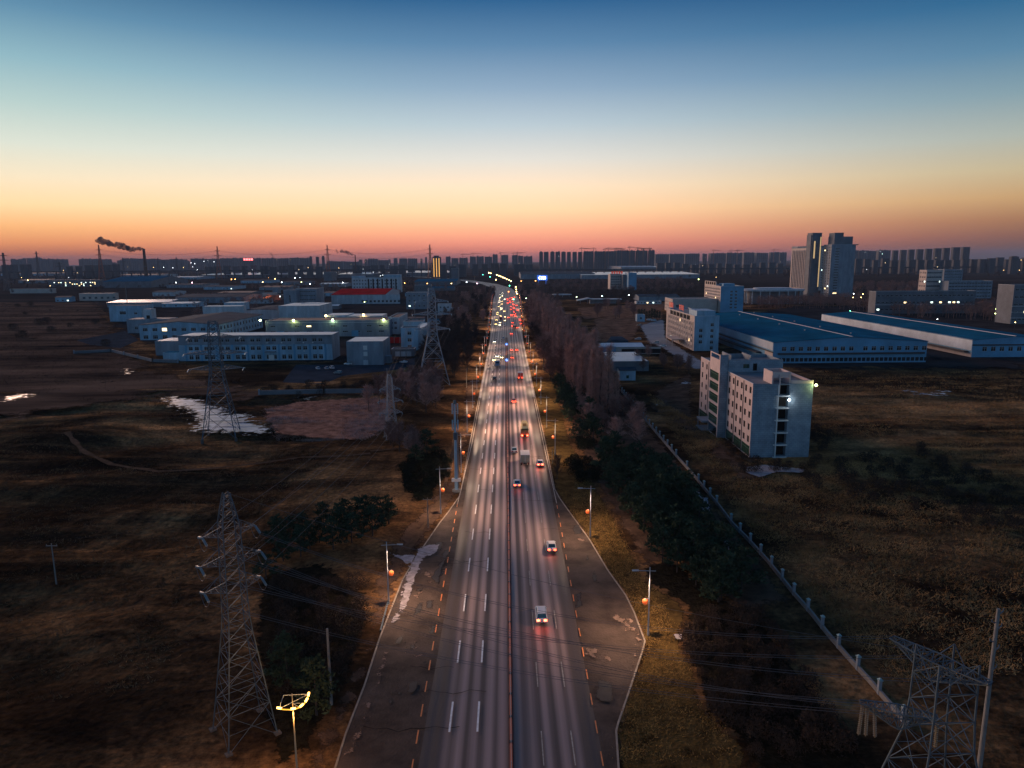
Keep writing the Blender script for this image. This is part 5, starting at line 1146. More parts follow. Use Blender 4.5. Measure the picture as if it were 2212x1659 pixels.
# lit boat-shaped lamp at the lower left, and its twin beyond the lower edge on the right
def boat_lamp(p,A,B,h,label,en):
    """A,B: ends of the bow that carries the bulbs (relative to the foot)"""
    root=thing('street_lamp',label,'street lamp',p,0,'boat shaped street lamps'); mb=MB(); mb.cyl(0,0,0,h+1.3,.12,.05,10); mb.build('pole',mat('pole_ochre',(.5,.4,.25),.5),root)
    n=14; d=B-A; side=Vector((d.y,-d.x,0)).normalized()*(d.length*.3); P=[A+d*(i/n)+side*math.sin(PI*i/n)**.8-Vector((0,0,.25*math.sin(PI*i/n))) for i in range(n+1)]
    mb=MB(); mb.tube(P,.13,0,6); mb.build('arc',emis('arc_glow',(1,.45,.04),.9),root)
    mb=MB(); K=A+d*.28-side*.75+Vector((0,0,.75)); mb.bar(A,K,.06); mb.bar(K,B,.06); mb.bar(A,B,.06); mb.bar((0,0,h+.1),P[n//2],.06); mb.bar((0,0,h+.1),P[n//2+3],.05); mb.build('brace',M['lamp_paint'],root)
    for t in (0,4.4,8.0,11.2,13.6):
        i=min(int(t),n-1); c=P[i].lerp(P[i+1],t-i); e=(P[i+1]-P[i]).normalized()*.26
        mb=MB(); mb.bar(c-e+Vector((0,.02,.07)),c+e+Vector((0,.02,.07)),.24,0,8); mb.build('bulb',lampmat((1,.5,.1),5),root)
    ld=bpy.data.lights.new('lamp_light','POINT'); ld.energy=en; ld.color=(1,.5,.14); ld.shadow_soft_size=.5
    lo=bpy.data.objects.new('lamp_light',ld); COL.objects.link(lo); lo.parent=root; lo.location=(0,0,h-1.4)
b=G(642,1668); hb_=HT(b,1521); A_=G(603,1531,hb_)-Vector((b.x,b.y,0)); B_=G(667,1499,hb_)-Vector((b.x,b.y,0)); boat_lamp(b,A_,B_,hb_,'lit yellow boat shaped street lamp at the lower left edge',800)
boat_lamp(Vector((24.5,51,0)),Vector((1.9,-1.6,9.5)),Vector((-2.2,1.4,9.5)),9.5,'twin yellow boat shaped lamp standing just beyond the lower edge on the right',1700)
# ------------------------------------------------------------------ boundary wall with pillars on the right
M['pillar_cap']=mat('pillar_cap',(.25,.4,.42),.6)
fpx=[(1343.5,848),(1400,916),(1463.5,990),(1493.5,1023),(1523.5,1060),(1553.5,1096),(1583.5,1136),(1613.5,1166),(1659,1216),(1715,1286),(1752,1328),(1787,1372.5),(1829,1421.5),(1878,1475),(1906,1508),(1960,1570)]
fp=px(fpx); root=thing('boundary_wall','long low pale wall with capped pillars running along the dry field','wall',fp[0])
mb=MB(); o=fp[0]
for a,b in zip(fp,fp[1:]):
    n=Vector((-(b-a).y,(b-a).x,0)).normalized()*.16; A=a-o;B=b-o
    mb.prism([A-n,A+n,A+n+Vector((0,0,.75)),A-n+Vector((0,0,.75))],[B-n,B+n,B+n+Vector((0,0,.75)),B-n+Vector((0,0,.75))])
mb.build('wall',M['concrete'],root)
pm=MB(); pm.box(-.21,.21,-.21,.21,0,2.0); pme=pm.mesh('pillar',M['wall_grey']); cm=MB(); cm.box(-.28,.28,-.28,.28,2.0,2.12); cm.prism([(-.22,-.22,2.12),(.22,-.22,2.12),(.22,.22,2.12),(-.22,.22,2.12)],[(-.05,-.05,2.32),(.05,-.05,2.32),(.05,.05,2.32),(-.05,.05,2.32)]); cme=cm.mesh('cap',M['pillar_cap'])
acc=0; nxt=0
for a,b in zip(fp,fp[1:]):
    L_=(b-a).length
    while nxt<acc+L_:
        q=a.lerp(b,(nxt-acc)/L_)
        pp=put('pillar',pme,root,q-o,math.atan2((b-a).y,(b-a).x)); put('cap',cme,pp)
        nxt+=5.6 if not(98<nxt<118 or 140<nxt<150) else 12
    acc+=L_
# ------------------------------------------------------------------ vehicles
def paint(n,c,r=.3): return mat(n,c,r,spec=.6)
CP={'white':paint('paint_white',(.7,.7,.72)),'silver':paint('paint_silver',(.4,.42,.45)),'black':paint('paint_black',(.02,.02,.024)),'blue':paint('paint_blue',(.08,.2,.4)),'red':paint('paint_red',(.4,.03,.03)),'grey':paint('paint_grey',(.15,.15,.16))}
M['tyre']=mat('tyre',(.02,.02,.02),.9); M['rim']=mat('rim',(.4,.4,.42),.4,metal=.8); M['carglass']=mat('carglass',(.02,.06,.08),.06,spec=1.0)
HEADL=emis('headlight_glow',(1,.9,.65),26); HEADW=emis('headlight_warm_glow',(1,.68,.26),26); TAILL=emis('taillight_glow',(1,.06,.02),9); TAILB=emis('brake_glow',(1,.05,.02),22); OFFH=mat('lamp_off',(.6,.6,.6),.2); OFFT=mat('taillamp_off',(.3,.02,.02),.3)
wm=MB(); 
def wheel(mb_n,r,w):
    m=MB(); R_=[(x,r*math.cos(2*PI*i/14),r*math.sin(2*PI*i/14)) for x in (0,) for i in range(14)]
    m.prism([(-w/2,p[1],p[2]) for p in R_],[(w/2,p[1],p[2]) for p in R_],0)
    m.prism([(-w/2-.012,p[1]*.62,p[2]*.62) for p in R_],[(w/2+.012,p[1]*.62,p[2]*.62) for p in R_],1)
    return m.mesh('wheel',[M['tyre'],M['rim']])
WH=wheel(0,.33,.22); WT=wheel(0,.5,.3)
def car_proto(kind,pt,lights):
    """forward is +y"""
    root=thing('car','tmp','car'); parts=[]
    Lc,Wc=(4.6,.9) if kind!='suv' else (4.7,.93)
    if kind=='suv': st=[(-2.35,.5,.95,.82),(-2.25,.35,1.08,.9),(-1,.3,1.1,.93),(.9,.3,1.08,.93),(1.9,.33,.98,.9),(2.3,.42,.85,.8)]; cab=[(-2.2,1.08,.8),(-1.9,1.68,.66),(.3,1.7,.66),(1.25,1.06,.78)]
    elif kind=='van': st=[(-2.4,.45,1.0,.8),(-2.3,.35,1.15,.86),(0,.3,1.15,.88),(1.6,.3,1.1,.88),(2.3,.4,.95,.78)]; cab=[(-2.32,1.15,.8),(-2.2,1.9,.7),(1.0,1.92,.7),(1.9,1.08,.78)]
    else: st=[(-2.3,.5,.86,.74),(-2.2,.36,.96,.86),(-1.2,.28,.98,.9),(.8,.28,.95,.9),(1.8,.32,.85,.88),(2.28,.42,.7,.72)]; cab=[(-1.85,.96,.76),(-1.05,1.42,.62),(.2,1.44,.62),(1.15,.93,.76)]
    mb=MB(); rings=[]
    for y,z0,z1,w_ in st: rings.append([(-w_*.95,y,z0),(w_*.95,y,z0),(w_,y,(z0+z1)/2),(w_*.9,y,z1),(-w_*.9,y,z1),(-w_,y,(z0+z1)/2)])
    mb.loft(rings)
    # roof and pillars
    (ya,za,wa),(yb_,zb,wb_),(yc,zc,wc),(yd,zd,wd)=cab
    mb.prism([(-wb_,yb_,zb),(wb_,yb_,zb),(wc,yc,zc),(-wc,yc,zc)],[(-wb_*.93,yb_+.05,zb+.05),(wb_*.93,yb_+.05,zb+.05),(wc*.93,yc-.05,zc+.05),(-wc*.93,yc-.05,zc+.05)])
    for s in (-1,1):
        mb.bar((s*wa,ya,za-.02),(s*wb_,yb_,zb),.09); mb.bar((s*wd,yd,zd-.02),(s*wc,yc,zc),.08); mb.bar((s*(wa+wd)/2,(yb_+yc)/2,(za+zd)/2),(s*wb_,(yb_+yc)/2,zb),.08)
        mb.box(s*(wd+.08)-.1,s*(wd+.08)+.1,yd-.25,yd-.1,zd+.02,zd+.15)
    parts.append((mb.build('body',pt,root,False),[]))
    mb=MB(); mb.loft([[(-wa*.98,ya+.02,za-.05),(wa*.98,ya+.02,za-.05),(wd*.98,yd-.02,zd-.05),(-wd*.98,yd-.02,zd-.05)],[(-wb_*.98,yb_,zb),(wb_*.98,yb_,zb),(wc*.98,yc,zc),(-wc*.98,yc,zc)]]); parts.append((mb.build('windows',M['carglass'],root),[]))
    for sx in (-1,1):
        for y in (-1.4,1.4): parts.append((put('wheel',WH,root,(sx*.78,y,.33)),[]))
    hm,tm=lights
    for s in (-1,1):
        mb=MB(); y=st[-1][0]; z=st[-1][2]-.08; mb.box(s*.55-.17,s*.55+.17,y-.12,y+.015,z-.13,z+.02); parts.append((mb.build('headlight',hm,root),[]))
        mb=MB(); y=st[0][0]; z=st[0][2]-.06; mb.box(s*.56-.24,s*.56+.24,y-.02,y+.1,z-.24,z+.05); parts.append((mb.build('taillight',tm,root),[]))
    mb=MB(); mb.box(-.22,.22,st[0][0]-.03,st[0][0]+.05,st[0][2]-.4,st[0][2]-.27); parts.append((mb.build('number_plate',M['trim'],root),[]))
    return (root,parts)
def truck_proto(kind,cabc,lights):
    root=thing('truck','tmp','truck'); parts=[]; big=kind!='pickup_box'
    Lb=7.2 if kind=='dump' else 5.2; w_=1.25; zt=3.0 if kind=='dump' else 3.1; hm,tm=lights[:2]
    mb=MB(); mb.loft([[(-1.15,y,.6),(1.15,y,.6),(1.18,y,z*.62),(1.1,y,z),(-1.1,y,z),(-1.18,y,z*.62)] for y,z in ((Lb/2+.15,2.75),(Lb/2+1.2,2.8),(Lb/2+1.8,1.75))]); parts.append((mb.build('cab',cabc,root),[]))
    mb=MB(); mb.poly([(-.95,Lb/2+1.28,2.62),(-1,Lb/2+1.8,1.78),(1,Lb/2+1.8,1.78),(.95,Lb/2+1.28,2.62)]); mb.v=[(x,y+.03,z+.03) for x,y,z in mb.v]; parts.append((mb.build('windscreen',M['carglass'],root),[]))
    mb=MB(); mb.box(-.5,.5,-Lb/2-.2,Lb/2+1.4,.55,.85); parts.append((mb.build('chassis',M['dark_metal'],root),[]))
    mb=MB()
    if kind=='dump':
        mb.box(-w_,w_,-Lb/2,Lb/2,.95,1.1); mb.box(-w_,-w_+.1,-Lb/2,Lb/2,1.1,2.9); mb.box(w_-.1,w_,-Lb/2,Lb/2,1.1,2.9); mb.box(-w_+.1,w_-.1,Lb/2-.1,Lb/2,1.1,3.1); mb.box(-w_+.1,w_-.1,-Lb/2,-Lb/2+.1,1.1,2.6)
        parts.append((mb.build('tipper_body',paint('tipper',(.3,.2,.08),.6),root),[]))
        mb=MB(); mb.loft([[(-w_-.02,y,2.92),(w_+.02,y,2.92),(.7,y,2.95+h),(-.7,y,2.95+h)] for y,h in ((-Lb/2+.15,.15),(0,.7),(Lb/2-.15,1.2))]); c=mb.build('tarpaulin',mat('tarp_cream',(.95,.68,.3),.8),root); parts.append((c,[]))
        mb=MB(); mb.prism([(-.55,-1.6,3.3),(.6,-1.6,3.3),(.6,.4,3.75),(-.55,.4,3.75)],[(-.55,-1.6,3.42),(.6,-1.6,3.42),(.6,.4,3.87),(-.55,.4,3.87)]); parts.append((mb.build('tarp_patch',mat('tarp_orange',(.6,.26,.04),.8),root),[]))
    else:
        mb.box(-w_,w_,-Lb/2,Lb/2,.95,zt); parts.append((mb.build('cargo_box',lights[2],root),[]))
        mb=MB(); mb.box(-w_-.03,w_+.03,-Lb/2-.03,Lb/2+.03,zt,zt+.06); 
        for x in (-w_,0,w_): mb.box(x-.05,x+.05,-Lb/2-.06,-Lb/2-.005,1,zt-.03)
        parts.append((mb.build('box_frame',M['trim'],root),[]))
    for y in ((-Lb/2+.9,-Lb/2+2.1,Lb/2+.9) if big else (-Lb/2+1,Lb/2+.9)):
        for s in (-1,1): parts.append((put('wheel',WT,root,(s*1.05,y,.5)),[]))
    for s in (-1,1):
        mb=MB(); mb.box(s*.85-.2,s*.85+.2,-Lb/2-.28,-Lb/2-.2,.75,1.05); parts.append((mb.build('taillight',tm,root),[]))
        mb=MB(); mb.box(s*.85-.18,s*.85+.18,Lb/2+1.74,Lb/2+1.84,.8,1.02); parts.append((mb.build('headlight',hm,root),[]))
    return (root,parts)
USED=set()
PR={}
def vehicle(kind,color,lit,p,label,rz=0,group=None):
    k=(kind,color,lit)
    L_={'away':(OFFH,TAILL),'brake':(OFFH,TAILB),'toward':(HEADL,OFFT),'towardw':(HEADW,OFFT),'off':(OFFH,OFFT)}[lit]
    fr=k not in PR
    if fr:
        if kind in('dump','boxtruck'): PR[k]=truck_proto(kind,CP[color] if color in CP else CP['white'],(*L_,{'cream':mat('box_cream',(.42,.36,.26),.7,nz=(.6,.2)),'red':CP['red'],'black':CP['black'],'blue':CP['blue']}.get(color,CP['white'])))
        else: PR[k]=car_proto(kind,CP[color],L_)
    q=Vector((p.x,p.y,ZR))
    cat='truck' if kind in('dump','boxtruck') else ('van' if kind=='van' else 'car')
    if fr:
        o=PR[k][0]; o.location=q; o.rotation_euler=(0,0,rz); tag(o,label,cat,group); 
    else: o=clone(PR[k],q,rz,label,group)
    o['category']=cat; return o
gA,gB='vehicles driving away from the viewer','vehicles coming toward the viewer'
AW=[(1169,1338,'suv','white','brake','white and teal SUV with red lights lit, nearest vehicle on the road'),(1191,1188,'sedan','white','away','white car near the right edge marking, second nearest on the road'),(1117,1050,'sedan','white','away','white car with red tail lights beside the median fence, behind the cream truck'),
 (1134,1003,'boxtruck','cream','off','cream box truck, square back toward the viewer'),(1166.5,1006,'sedan','white','brake','car with red lights glowing near the right kerb beside the cream truck'),(1111,978,'sedan','silver','off','silver white car beside the median fence, left of the cream truck'),
 (1133,942,'dump','black','brake','dump truck with a cream tarpaulin and red tail lights'),(1110,870,'sedan','red','away','orange red car beyond the dump truck in the inner lane'),(1124,819,'boxtruck','red','away','dark red box truck in the middle lane'),
 (1106.5,775,'sedan','red','away','red lit car nearest beyond the dark red truck'),(1105,759,'sedan','silver','away','silver car with red lights, left of a pair abreast'),(1116,758.5,'sedan','red','away','red lit car, right of a pair abreast'),(1104.6,723,'sedan','white','away','single red lit car far down the inner lane'),(1111.5,711,'boxtruck','black','off','black box truck far down the right carriageway'),(1110.5,681,'sedan','red','away','lone red lit car just behind the traffic queue')]
for x,y,k,c_,l,lab in AW: vehicle(k,c_,l,G(x,y),lab,0,gA)
TW=[(1068.5,822,'suv','black','off','dark unlit car in the outer left lane, nearest oncoming vehicle',0),(1074.5,791,'boxtruck','blue','off','blue truck in the middle left lane',PI),(1067,780,'sedan','white','towardw','car with a warm headlight trail left of the blue truck',PI),(1074,772,'sedan','white','toward','car with white headlights, left of two abreast',PI),(1083.5,774.5,'sedan','white','towardw','white car with warm headlights, right of two abreast',PI),
 (1068.5,740,'sedan','black','toward','dark car with very bright white headlights in the outer left lane',PI),(1087,733,'sedan','white','off','pale unlit oncoming car near the median',PI),(1079.5,703.5,'sedan','silver','toward','car with white headlight trails in the middle left lane',PI),(1089.5,705,'sedan','white','off','small pale oncoming car near the median, far down',PI),(1082,692,'boxtruck','red','off','dark red truck far down the left carriageway',PI),(1091,694,'sedan','silver','towardw','oncoming car with yellow headlights beside the dark red truck',PI),(1091,686,'sedan','silver','towardw','oncoming car with yellow headlights just beyond the dark red truck',PI)]
for x,y,k,c_,l,lab,rz in TW: vehicle(k,c_,l,G(x,y),lab,rz,gB)
r=random.Random(5)
for i in range(30):    # queue at the junction, going away
    y=590+i*17+r.uniform(-4,4); ln=r.choice([2.2,5.6,9.2,13]); vehicle(r.choice(['sedan','sedan','suv','van']),r.choice(['white','silver','red','grey','black']),r.choice(['away','brake','brake']),Vector((XM+ln,y,0)),'small car with red tail lights glowing in the far queue',0,'cars in the far queue with red tail lights')
for i in range(26):
    y=620+i*24+r.uniform(-5,5); ln=r.choice([2.2,5.6,9.2]); vehicle(r.choice(['sedan','sedan','suv','van']),r.choice(['white','silver','grey','black']),r.choice(['toward','towardw','towardw']),Vector((XM-ln,y,0)),'small far oncoming car with headlights glowing',PI,'far oncoming cars with headlights')
for i,(x,y,c_,k,rz,lab) in enumerate([(687,799,'white','sedan',.5,'white parked car, left of three in front of the long office'),(706,799,'silver','sedan',.5,'pinkish silver parked car, middle of three in front of the long office'),(717,798,'white','suv',.5,'white parked car, right of three in front of the long office'),(730,809,'grey','suv',1.2,'dark parked car with silver bonnet set apart from the three by the office'),(752,789,'white','sedan',1.57,'pale car parked at the foot of the windowless workshop'),
   (1381,705,'grey','suv',.6,'dark car parked at the head of the concrete yard beside the hut'),(1378,735,'silver','suv',1.4,'silver car parked on the edge of the brown plot'),(1394,754,'grey','sedan',1.2,'dark car with pale bonnet parked at the end of the long shed'),(1432,750,'white','sedan',1.57,'white car parked before the entrance canopy of the pink office'),(1417,743,'silver','suv',1.4,'dark car with warm lit roof edge beside the pink office'),(933,739,'white','sedan',1.5,'white car parked between the pylon and the road'),(872,785,'white','sedan',1.2,'white car parked in front of the low garage'),(1402,693,'white','van',1.57,'pale van parked at the top of the concrete yard'),(1412,694,'white','suv',1.5,'white car parked at the top of the concrete yard')]):
    vehicle(k,c_,'off',G(x,y),lab,rz,'parked cars')
# median fence
M['fence_white']=mat('fence_white',(.42,.38,.36),.6); M['fence_red']=mat('fence_red',(.6,.16,.07),.6)
root=thing('median_fence','low metal fence with red bases down the middle of the road','fence',(XM,30,ZR)); mb=MB(); Y_=0
for z in (.25,.75,1.0): mb.box(-.03,.03,0,470,z,z+.05)
mb.build('rail',M['fence_white'],root)
mb=MB(); mb.box(-.14,.14,0,470,.0,.16); mb.build('base_strip',M['fence_red'],root)
for i in range(100):
    mb_p=bpy.data.meshes.get('fence_post_mesh')
    if mb_p is None:
        m=MB(); m.box(-.06,.06,-.06,.06,0,1.15); m.box(-.22,.22,-.2,.2,0,.2,1); mb_p=m.mesh('fence_post_mesh',[M['fence_white'],M['dark_metal']])
    put('post',mb_p,root,(0,3+i*4.7,0))
for y,lab in ((749,'round blue lit keep right sign on the median fence, farther one'),(785,'round blue lit keep right sign on the median fence, nearer one')):
    p=G(1097,y+4); root=thing('road_sign',lab,'road sign',(XM,p.y,ZR)); mb=MB(); mb.cyl(0,0,0,2.4,.05,.05,6); mb.build('post',M['metal'],root)
    mb=MB(); n=20; mb.prism([(.75*math.cos(2*PI*i/n),-.04,2.6+.75*math.sin(2*PI*i/n)) for i in range(n)],[(.75*math.cos(2*PI*i/n),.04,2.6+.75*math.sin(2*PI*i/n)) for i in range(n)]); mb.build('sign_disc',emis('sign_blue',(.03,.2,.9),1.3),root)
    mb=MB(); mb.bar((-.3,-.07,2.9),(.25,-.07,2.3),.16); mb.bar((.3,-.07,2.2),(-.12,-.07,2.24),.14); mb.bar((.3,-.07,2.2),(.27,-.07,2.62),.14); mb.build('arrow',emis('sign_white',(.8,.9,1),2),root)
# traffic signals over the road
def signal(label,x,D,y,col,side):
    q=AZ(x,D); h=HT(q,y); e=XM+side*(hw(D)+2)+curve_x(D); root=thing('traffic_signal',label,'traffic light',(e,D,0),0,'traffic signals over the far road'); mb=MB(); mb.cyl(0,0,0,h+.5,.18,.14,8); mb.bar((0,0,h+.3),(q.x-e,0,h+.3),.16); mb.build('pole',M['metal'],root)
    mb=MB(); mb.box(q.x-e-1.5,q.x-e+1.5,.05,.3,h-.6,h+.6); mb.build('housing',M['dark_metal'],root)
    mb=MB(); mb.ball((q.x-e-.6,-.15,h),.55+D*.0002,8); mb.build('lit_lens',lampmat(col,9),root)
for a in [('green signal lowest of the far greens over the right carriageway',1109.6,1010,646,GRN,1),('green signal over the right carriageway near the bend',1101,1330,617,GRN,1),('green signal, rightmost of three beyond the bend',1058.5,2000,598,GRN,1),('green signal, middle of three beyond the bend',1043,2300,593.6,GRN,1),('green signal, leftmost of three beyond the bend',1028,2700,588,GRN,1),('orange red signal in the middle of the far queue',1099,1180,630,(1,.18,.05),1)]: signal(*a)
# two people on the left carriageway edge
def person(p,label,rz,coat):
    me=bpy.data.meshes.new('person'); 
    J=[(0,0,.95),(0,0,1.2),(0,0,1.45),(0,0,1.54),(0,.02,1.63),(0,.02,1.74),(-.1,0,.9),(-.11,.14,.5),(-.11,.1,.08),(-.11,.22,.04),(.1,0,.9),(.11,-.08,.5),(.11,-.22,.1),(.11,-.1,.04),(-.2,0,1.42),(-.25,-.06,1.14),(-.24,.06,.9),(-.24,.1,.8),(.2,0,1.42),(.25,.04,1.14),(.24,.2,.95),(.24,.25,.86)]
    E=[(0,1),(1,2),(2,3),(3,4),(4,5),(0,6),(6,7),(7,8),(8,9),(0,10),(10,11),(11,12),(12,13),(2,14),(14,15),(15,16),(16,17),(2,18),(18,19),(19,20),(20,21)]
    Rr=[.16,.16,.15,.06,.1,.08,.1,.075,.055,.05,.1,.075,.055,.05,.075,.06,.045,.035,.075,.06,.045,.035]
    me.from_pydata(J,E,[]); o=bpy.data.objects.new('person',me); COL.objects.link(o); me.materials.append(coat)
    sk=o.modifiers.new('skin','SKIN'); 
    for v,rr in zip(me.skin_vertices[0].data,Rr): v.radius=(rr,rr)
    me.skin_vertices[0].data[0].use_root=True
    o.modifiers.new('sub','SUBSURF').levels=1; o.location=(p.x,p.y,ZR); o.rotation_euler=(0,0,rz); tag(o,label,'person')
person(G(1056,795),'person in dark winter clothes walking at the left kerb',0,mat('dark_coat',(.02,.02,.025),.9))
person(G(1068.7,695.5),'distant person in dark clothes at the left side of the far road',PI,mat('dark_jacket',(.025,.02,.02),.9))
# ------------------------------------------------------------------ vegetation
M['bark']=mat('bark',(.06,.045,.04),.95); M['twig_pink']=mat('twig_pink',(.42,.265,.225),.95,spec=0,nz=(.4,.35)); M['twig_brown']=mat('twig_brown',(.24,.15,.13),.95,spec=0,nz=(.4,.35)); M['twig_dark']=mat('twig_dark',(.085,.062,.055),.95,spec=0,nz=(.4,.35))
M['scrub_twig']=mat('scrub_twig',(.06,.042,.032),.95,spec=0,nz=(.4,.35)); M['needle']=mat('needle',(.05,.07,.042),.9,spec=0,nz=(.9,.5)); M['leaf_dark']=mat('leaf_dark',(.02,.024,.016),.9,spec=0,nz=(.9,.5))
def bare_tree(seed,H,spread,up,nb,tw,twl,m,low=.15):
    """leafless tree: trunk, limbs, branches and very many twigs"""
    r=random.Random(seed); tr=MB(); cr=MB()
    tr.tube([(0,0,-.3),(r.uniform(-.1,.1),r.uniform(-.1,.1),H*.3),(r.uniform(-.3,.3),r.uniform(-.3,.3),H*.65),(r.uniform(-.3,.3),r.uniform(-.3,.3),H*.95)],.0,0,6)
    tr=MB(); 
    pts=[Vector((0,0,-.3)),Vector((r.uniform(-.1,.1),r.uniform(-.1,.1),H*.3)),Vector((r.uniform(-.3,.3),r.uniform(-.3,.3),H*.62)),Vector((r.uniform(-.3,.3),r.uniform(-.3,.3),H*.96))]
    for a,b,w0,w1 in zip(pts,pts[1:],(.36,.26,.15),(.26,.15,.03)): tr.bar(a,b,w0*H/10,0,6,w1*H/10)
    def tri(p,q,w):
        d=(q-p); n=d.cross(Vector((r.uniform(-1,1),r.uniform(-1,1),r.uniform(-1,1)))).normalized()*w*.5
        cr.poly([p-n,p+n,q])
    for k in range(nb):
        t=low+(.93-low)*(k+r.random()*.7)/nb; z=t*H
        base=pts[0].lerp(pts[3],t); base.z=z
        an=k*2.4+r.uniform(-.5,.5); ln=spread*(1.15-t*.85)*r.uniform(.7,1.15)
        d=Vector((math.cos(an),math.sin(an),up*r.uniform(.7,1.3))).normalized()
        p=base; seg=4; w=.10*H/10*(1.2-t)
        for s in range(seg):
            q=p+(d+Vector((r.uniform(-.25,.25),r.uniform(-.25,.25),r.uniform(-.1,.3)))).normalized()*ln/seg
            cr.bar(p,q,w*(1-s/seg)+.02,0,3,w*(1-(s+1)/seg)+.015)
            for b in range(tw):
                s0=p.lerp(q,r.random()); dd=(d*.8+Vector((r.gauss(0,.6),r.gauss(0,.6),r.gauss(.25,.5)))).normalized(); e=s0+dd*twl*r.uniform(.5,1.2); tri(s0,e,.1)
                for c in range(2):
                    f=s0.lerp(e,r.uniform(.3,.9)); g=f+(dd+Vector((r.gauss(0,.6),r.gauss(0,.6),r.gauss(.2,.5)))).normalized()*twl*r.uniform(.35,.7); tri(f,g,.075)
            p=q
    return tr.mesh('trunk',M['bark']),cr.mesh('crown',m)
def pine_tree(seed,H,Rr,m='needle'):
    r=random.Random(seed); tr=MB(); cr=MB(); tr.bar((0,0,-.2),(0,0,H*.9),.3,0,6,.06)
    n=int(H*3.2)
    for k in range(n):
        t=(k+.5)/n; z=H*(.14+.84*t); L_=Rr*(1-t)**.62*r.uniform(.7,1.2)+.25; an=k*2.4+r.uniform(-.4,.4)
        d=Vector((math.cos(an),math.sin(an),r.uniform(-.05,.35))); p=Vector((0,0,z)); q=p+d*L_; cr.bar(p,q,.06,0,3,.02)
        for j in range(int(10+L_*11)):
            c=p.lerp(q,.25+.8*r.random()**.7)+Vector((r.gauss(0,.28),r.gauss(0,.28),r.gauss(.05,.2)))
            for h in range(2):
                a=Vector((r.gauss(0,1),r.gauss(0,1),r.gauss(.5,.6))).normalized()*r.uniform(.3,.55); b=a.cross(Vector((r.gauss(0,1),r.gauss(0,1),r.gauss(0,1)))).normalized()*.15
                cr.poly([c-b,c+b,c+a])
    return tr.mesh('trunk',M['bark']),cr.mesh('crown',M[m])
def bush(seed,H,Rr,m):
    r=random.Random(seed); cr=MB(); tr=MB()
    for k in range(7): 
        an=r.random()*6.28; tr.bar((0,0,-.1),(math.cos(an)*Rr*.5,math.sin(an)*Rr*.5,H*.6),.08,0,4,.03)
    for k in range(520):
        a=r.random()*6.28; z=r.random()**.8; q=r.random()**.5*Rr*math.sqrt(max(.05,1-(z-.35)**2*1.6))*(1+.25*math.sin(3*a+seed))
        c=Vector((math.cos(a)*q,math.sin(a)*q,z*H)); d=Vector((r.gauss(0,1),r.gauss(0,1),r.gauss(.7,.6))).normalized()*r.uniform(.25,.6); b=d.cross(Vector((r.gauss(0,1),r.gauss(0,1),r.gauss(0,1)))).normalized()*.09
        cr.poly([c-b,c+b,c+d])
    return tr.mesh('stems',M['bark']),cr.mesh('twig_leaf_mass',M[m])  # loose pieces: twigs on the bare bushes, leaves on the dark shrubs
POP=[bare_tree(i,23+1.6*i,3.9,1.9,34,10,2.0,M['twig_pink'],.08) for i in range(3)]
BROAD=[bare_tree(10+i,10.5+i*.8,5.2,.7,26,10,1.5,M[['twig_brown','twig_pink','twig_brown'][i]],.22) for i in range(3)]
DARKT=[bare_tree(20+i,11+i,4.4,.9,26,10,1.4,M['twig_dark'],.15) for i in range(2)]
PINE=[pine_tree(30+i,5.2+i*.7,2.7) for i in range(4)]
SHRUB=[bush(40+i,1.9,1.8,'leaf_dark') for i in range(2)]; BRUSH=[bush(50+i,2.6,2.1,'scrub_twig') for i in range(2)]
CYP=[pine_tree(60,6,.9)]
TN=0
def tree(name,meshes,p,s,label,cat,group=None,parts=('trunk','crown'),tall=1.0):
    root=thing(name,label,cat,(p.x,p.y,hill(p.x,p.y)),RN.uniform(0,6.28),group); root.scale=(s,s,s*tall)
    put(parts[0],meshes[0],root); put(parts[1],meshes[1],root); return root
def scatter(name,pool,pts,s0,s1,label,cat,group,parts=('trunk','crown')):
    for p in pts: tree(name,RN.choice(pool),p,RN.uniform(s0,s1),label,cat,group,parts)
def inside(poly,x,y):
    c=False; n=len(poly)
    for i in range(n):
        a,b=poly[i],poly[(i+1)%n]
        if (a[1]>y)!=(b[1]>y) and x<(b[0]-a[0])*(y-a[1])/(b[1]-a[1])+a[0]: c=not c
    return c
def fill(poly_px,n,mind):
    """n random ground points in a polygon traced on the ground"""
    P=[(q.x,q.y) for q in px(poly_px)]; x0=min(a for a,b in P);x1=max(a for a,b in P);y0=min(b for a,b in P);y1=max(b for a,b in P); out=[]; t=0
    while len(out)<n and t<n*60:
        t+=1; x,y=RN.uniform(x0,x1),RN.uniform(y0,y1)
        if not inside(P,x,y): continue
        if any((x-a.x)**2+(y-a.y)**2<mind*mind for a in out): continue
        out.append(Vector((x,y,0)))
    return out
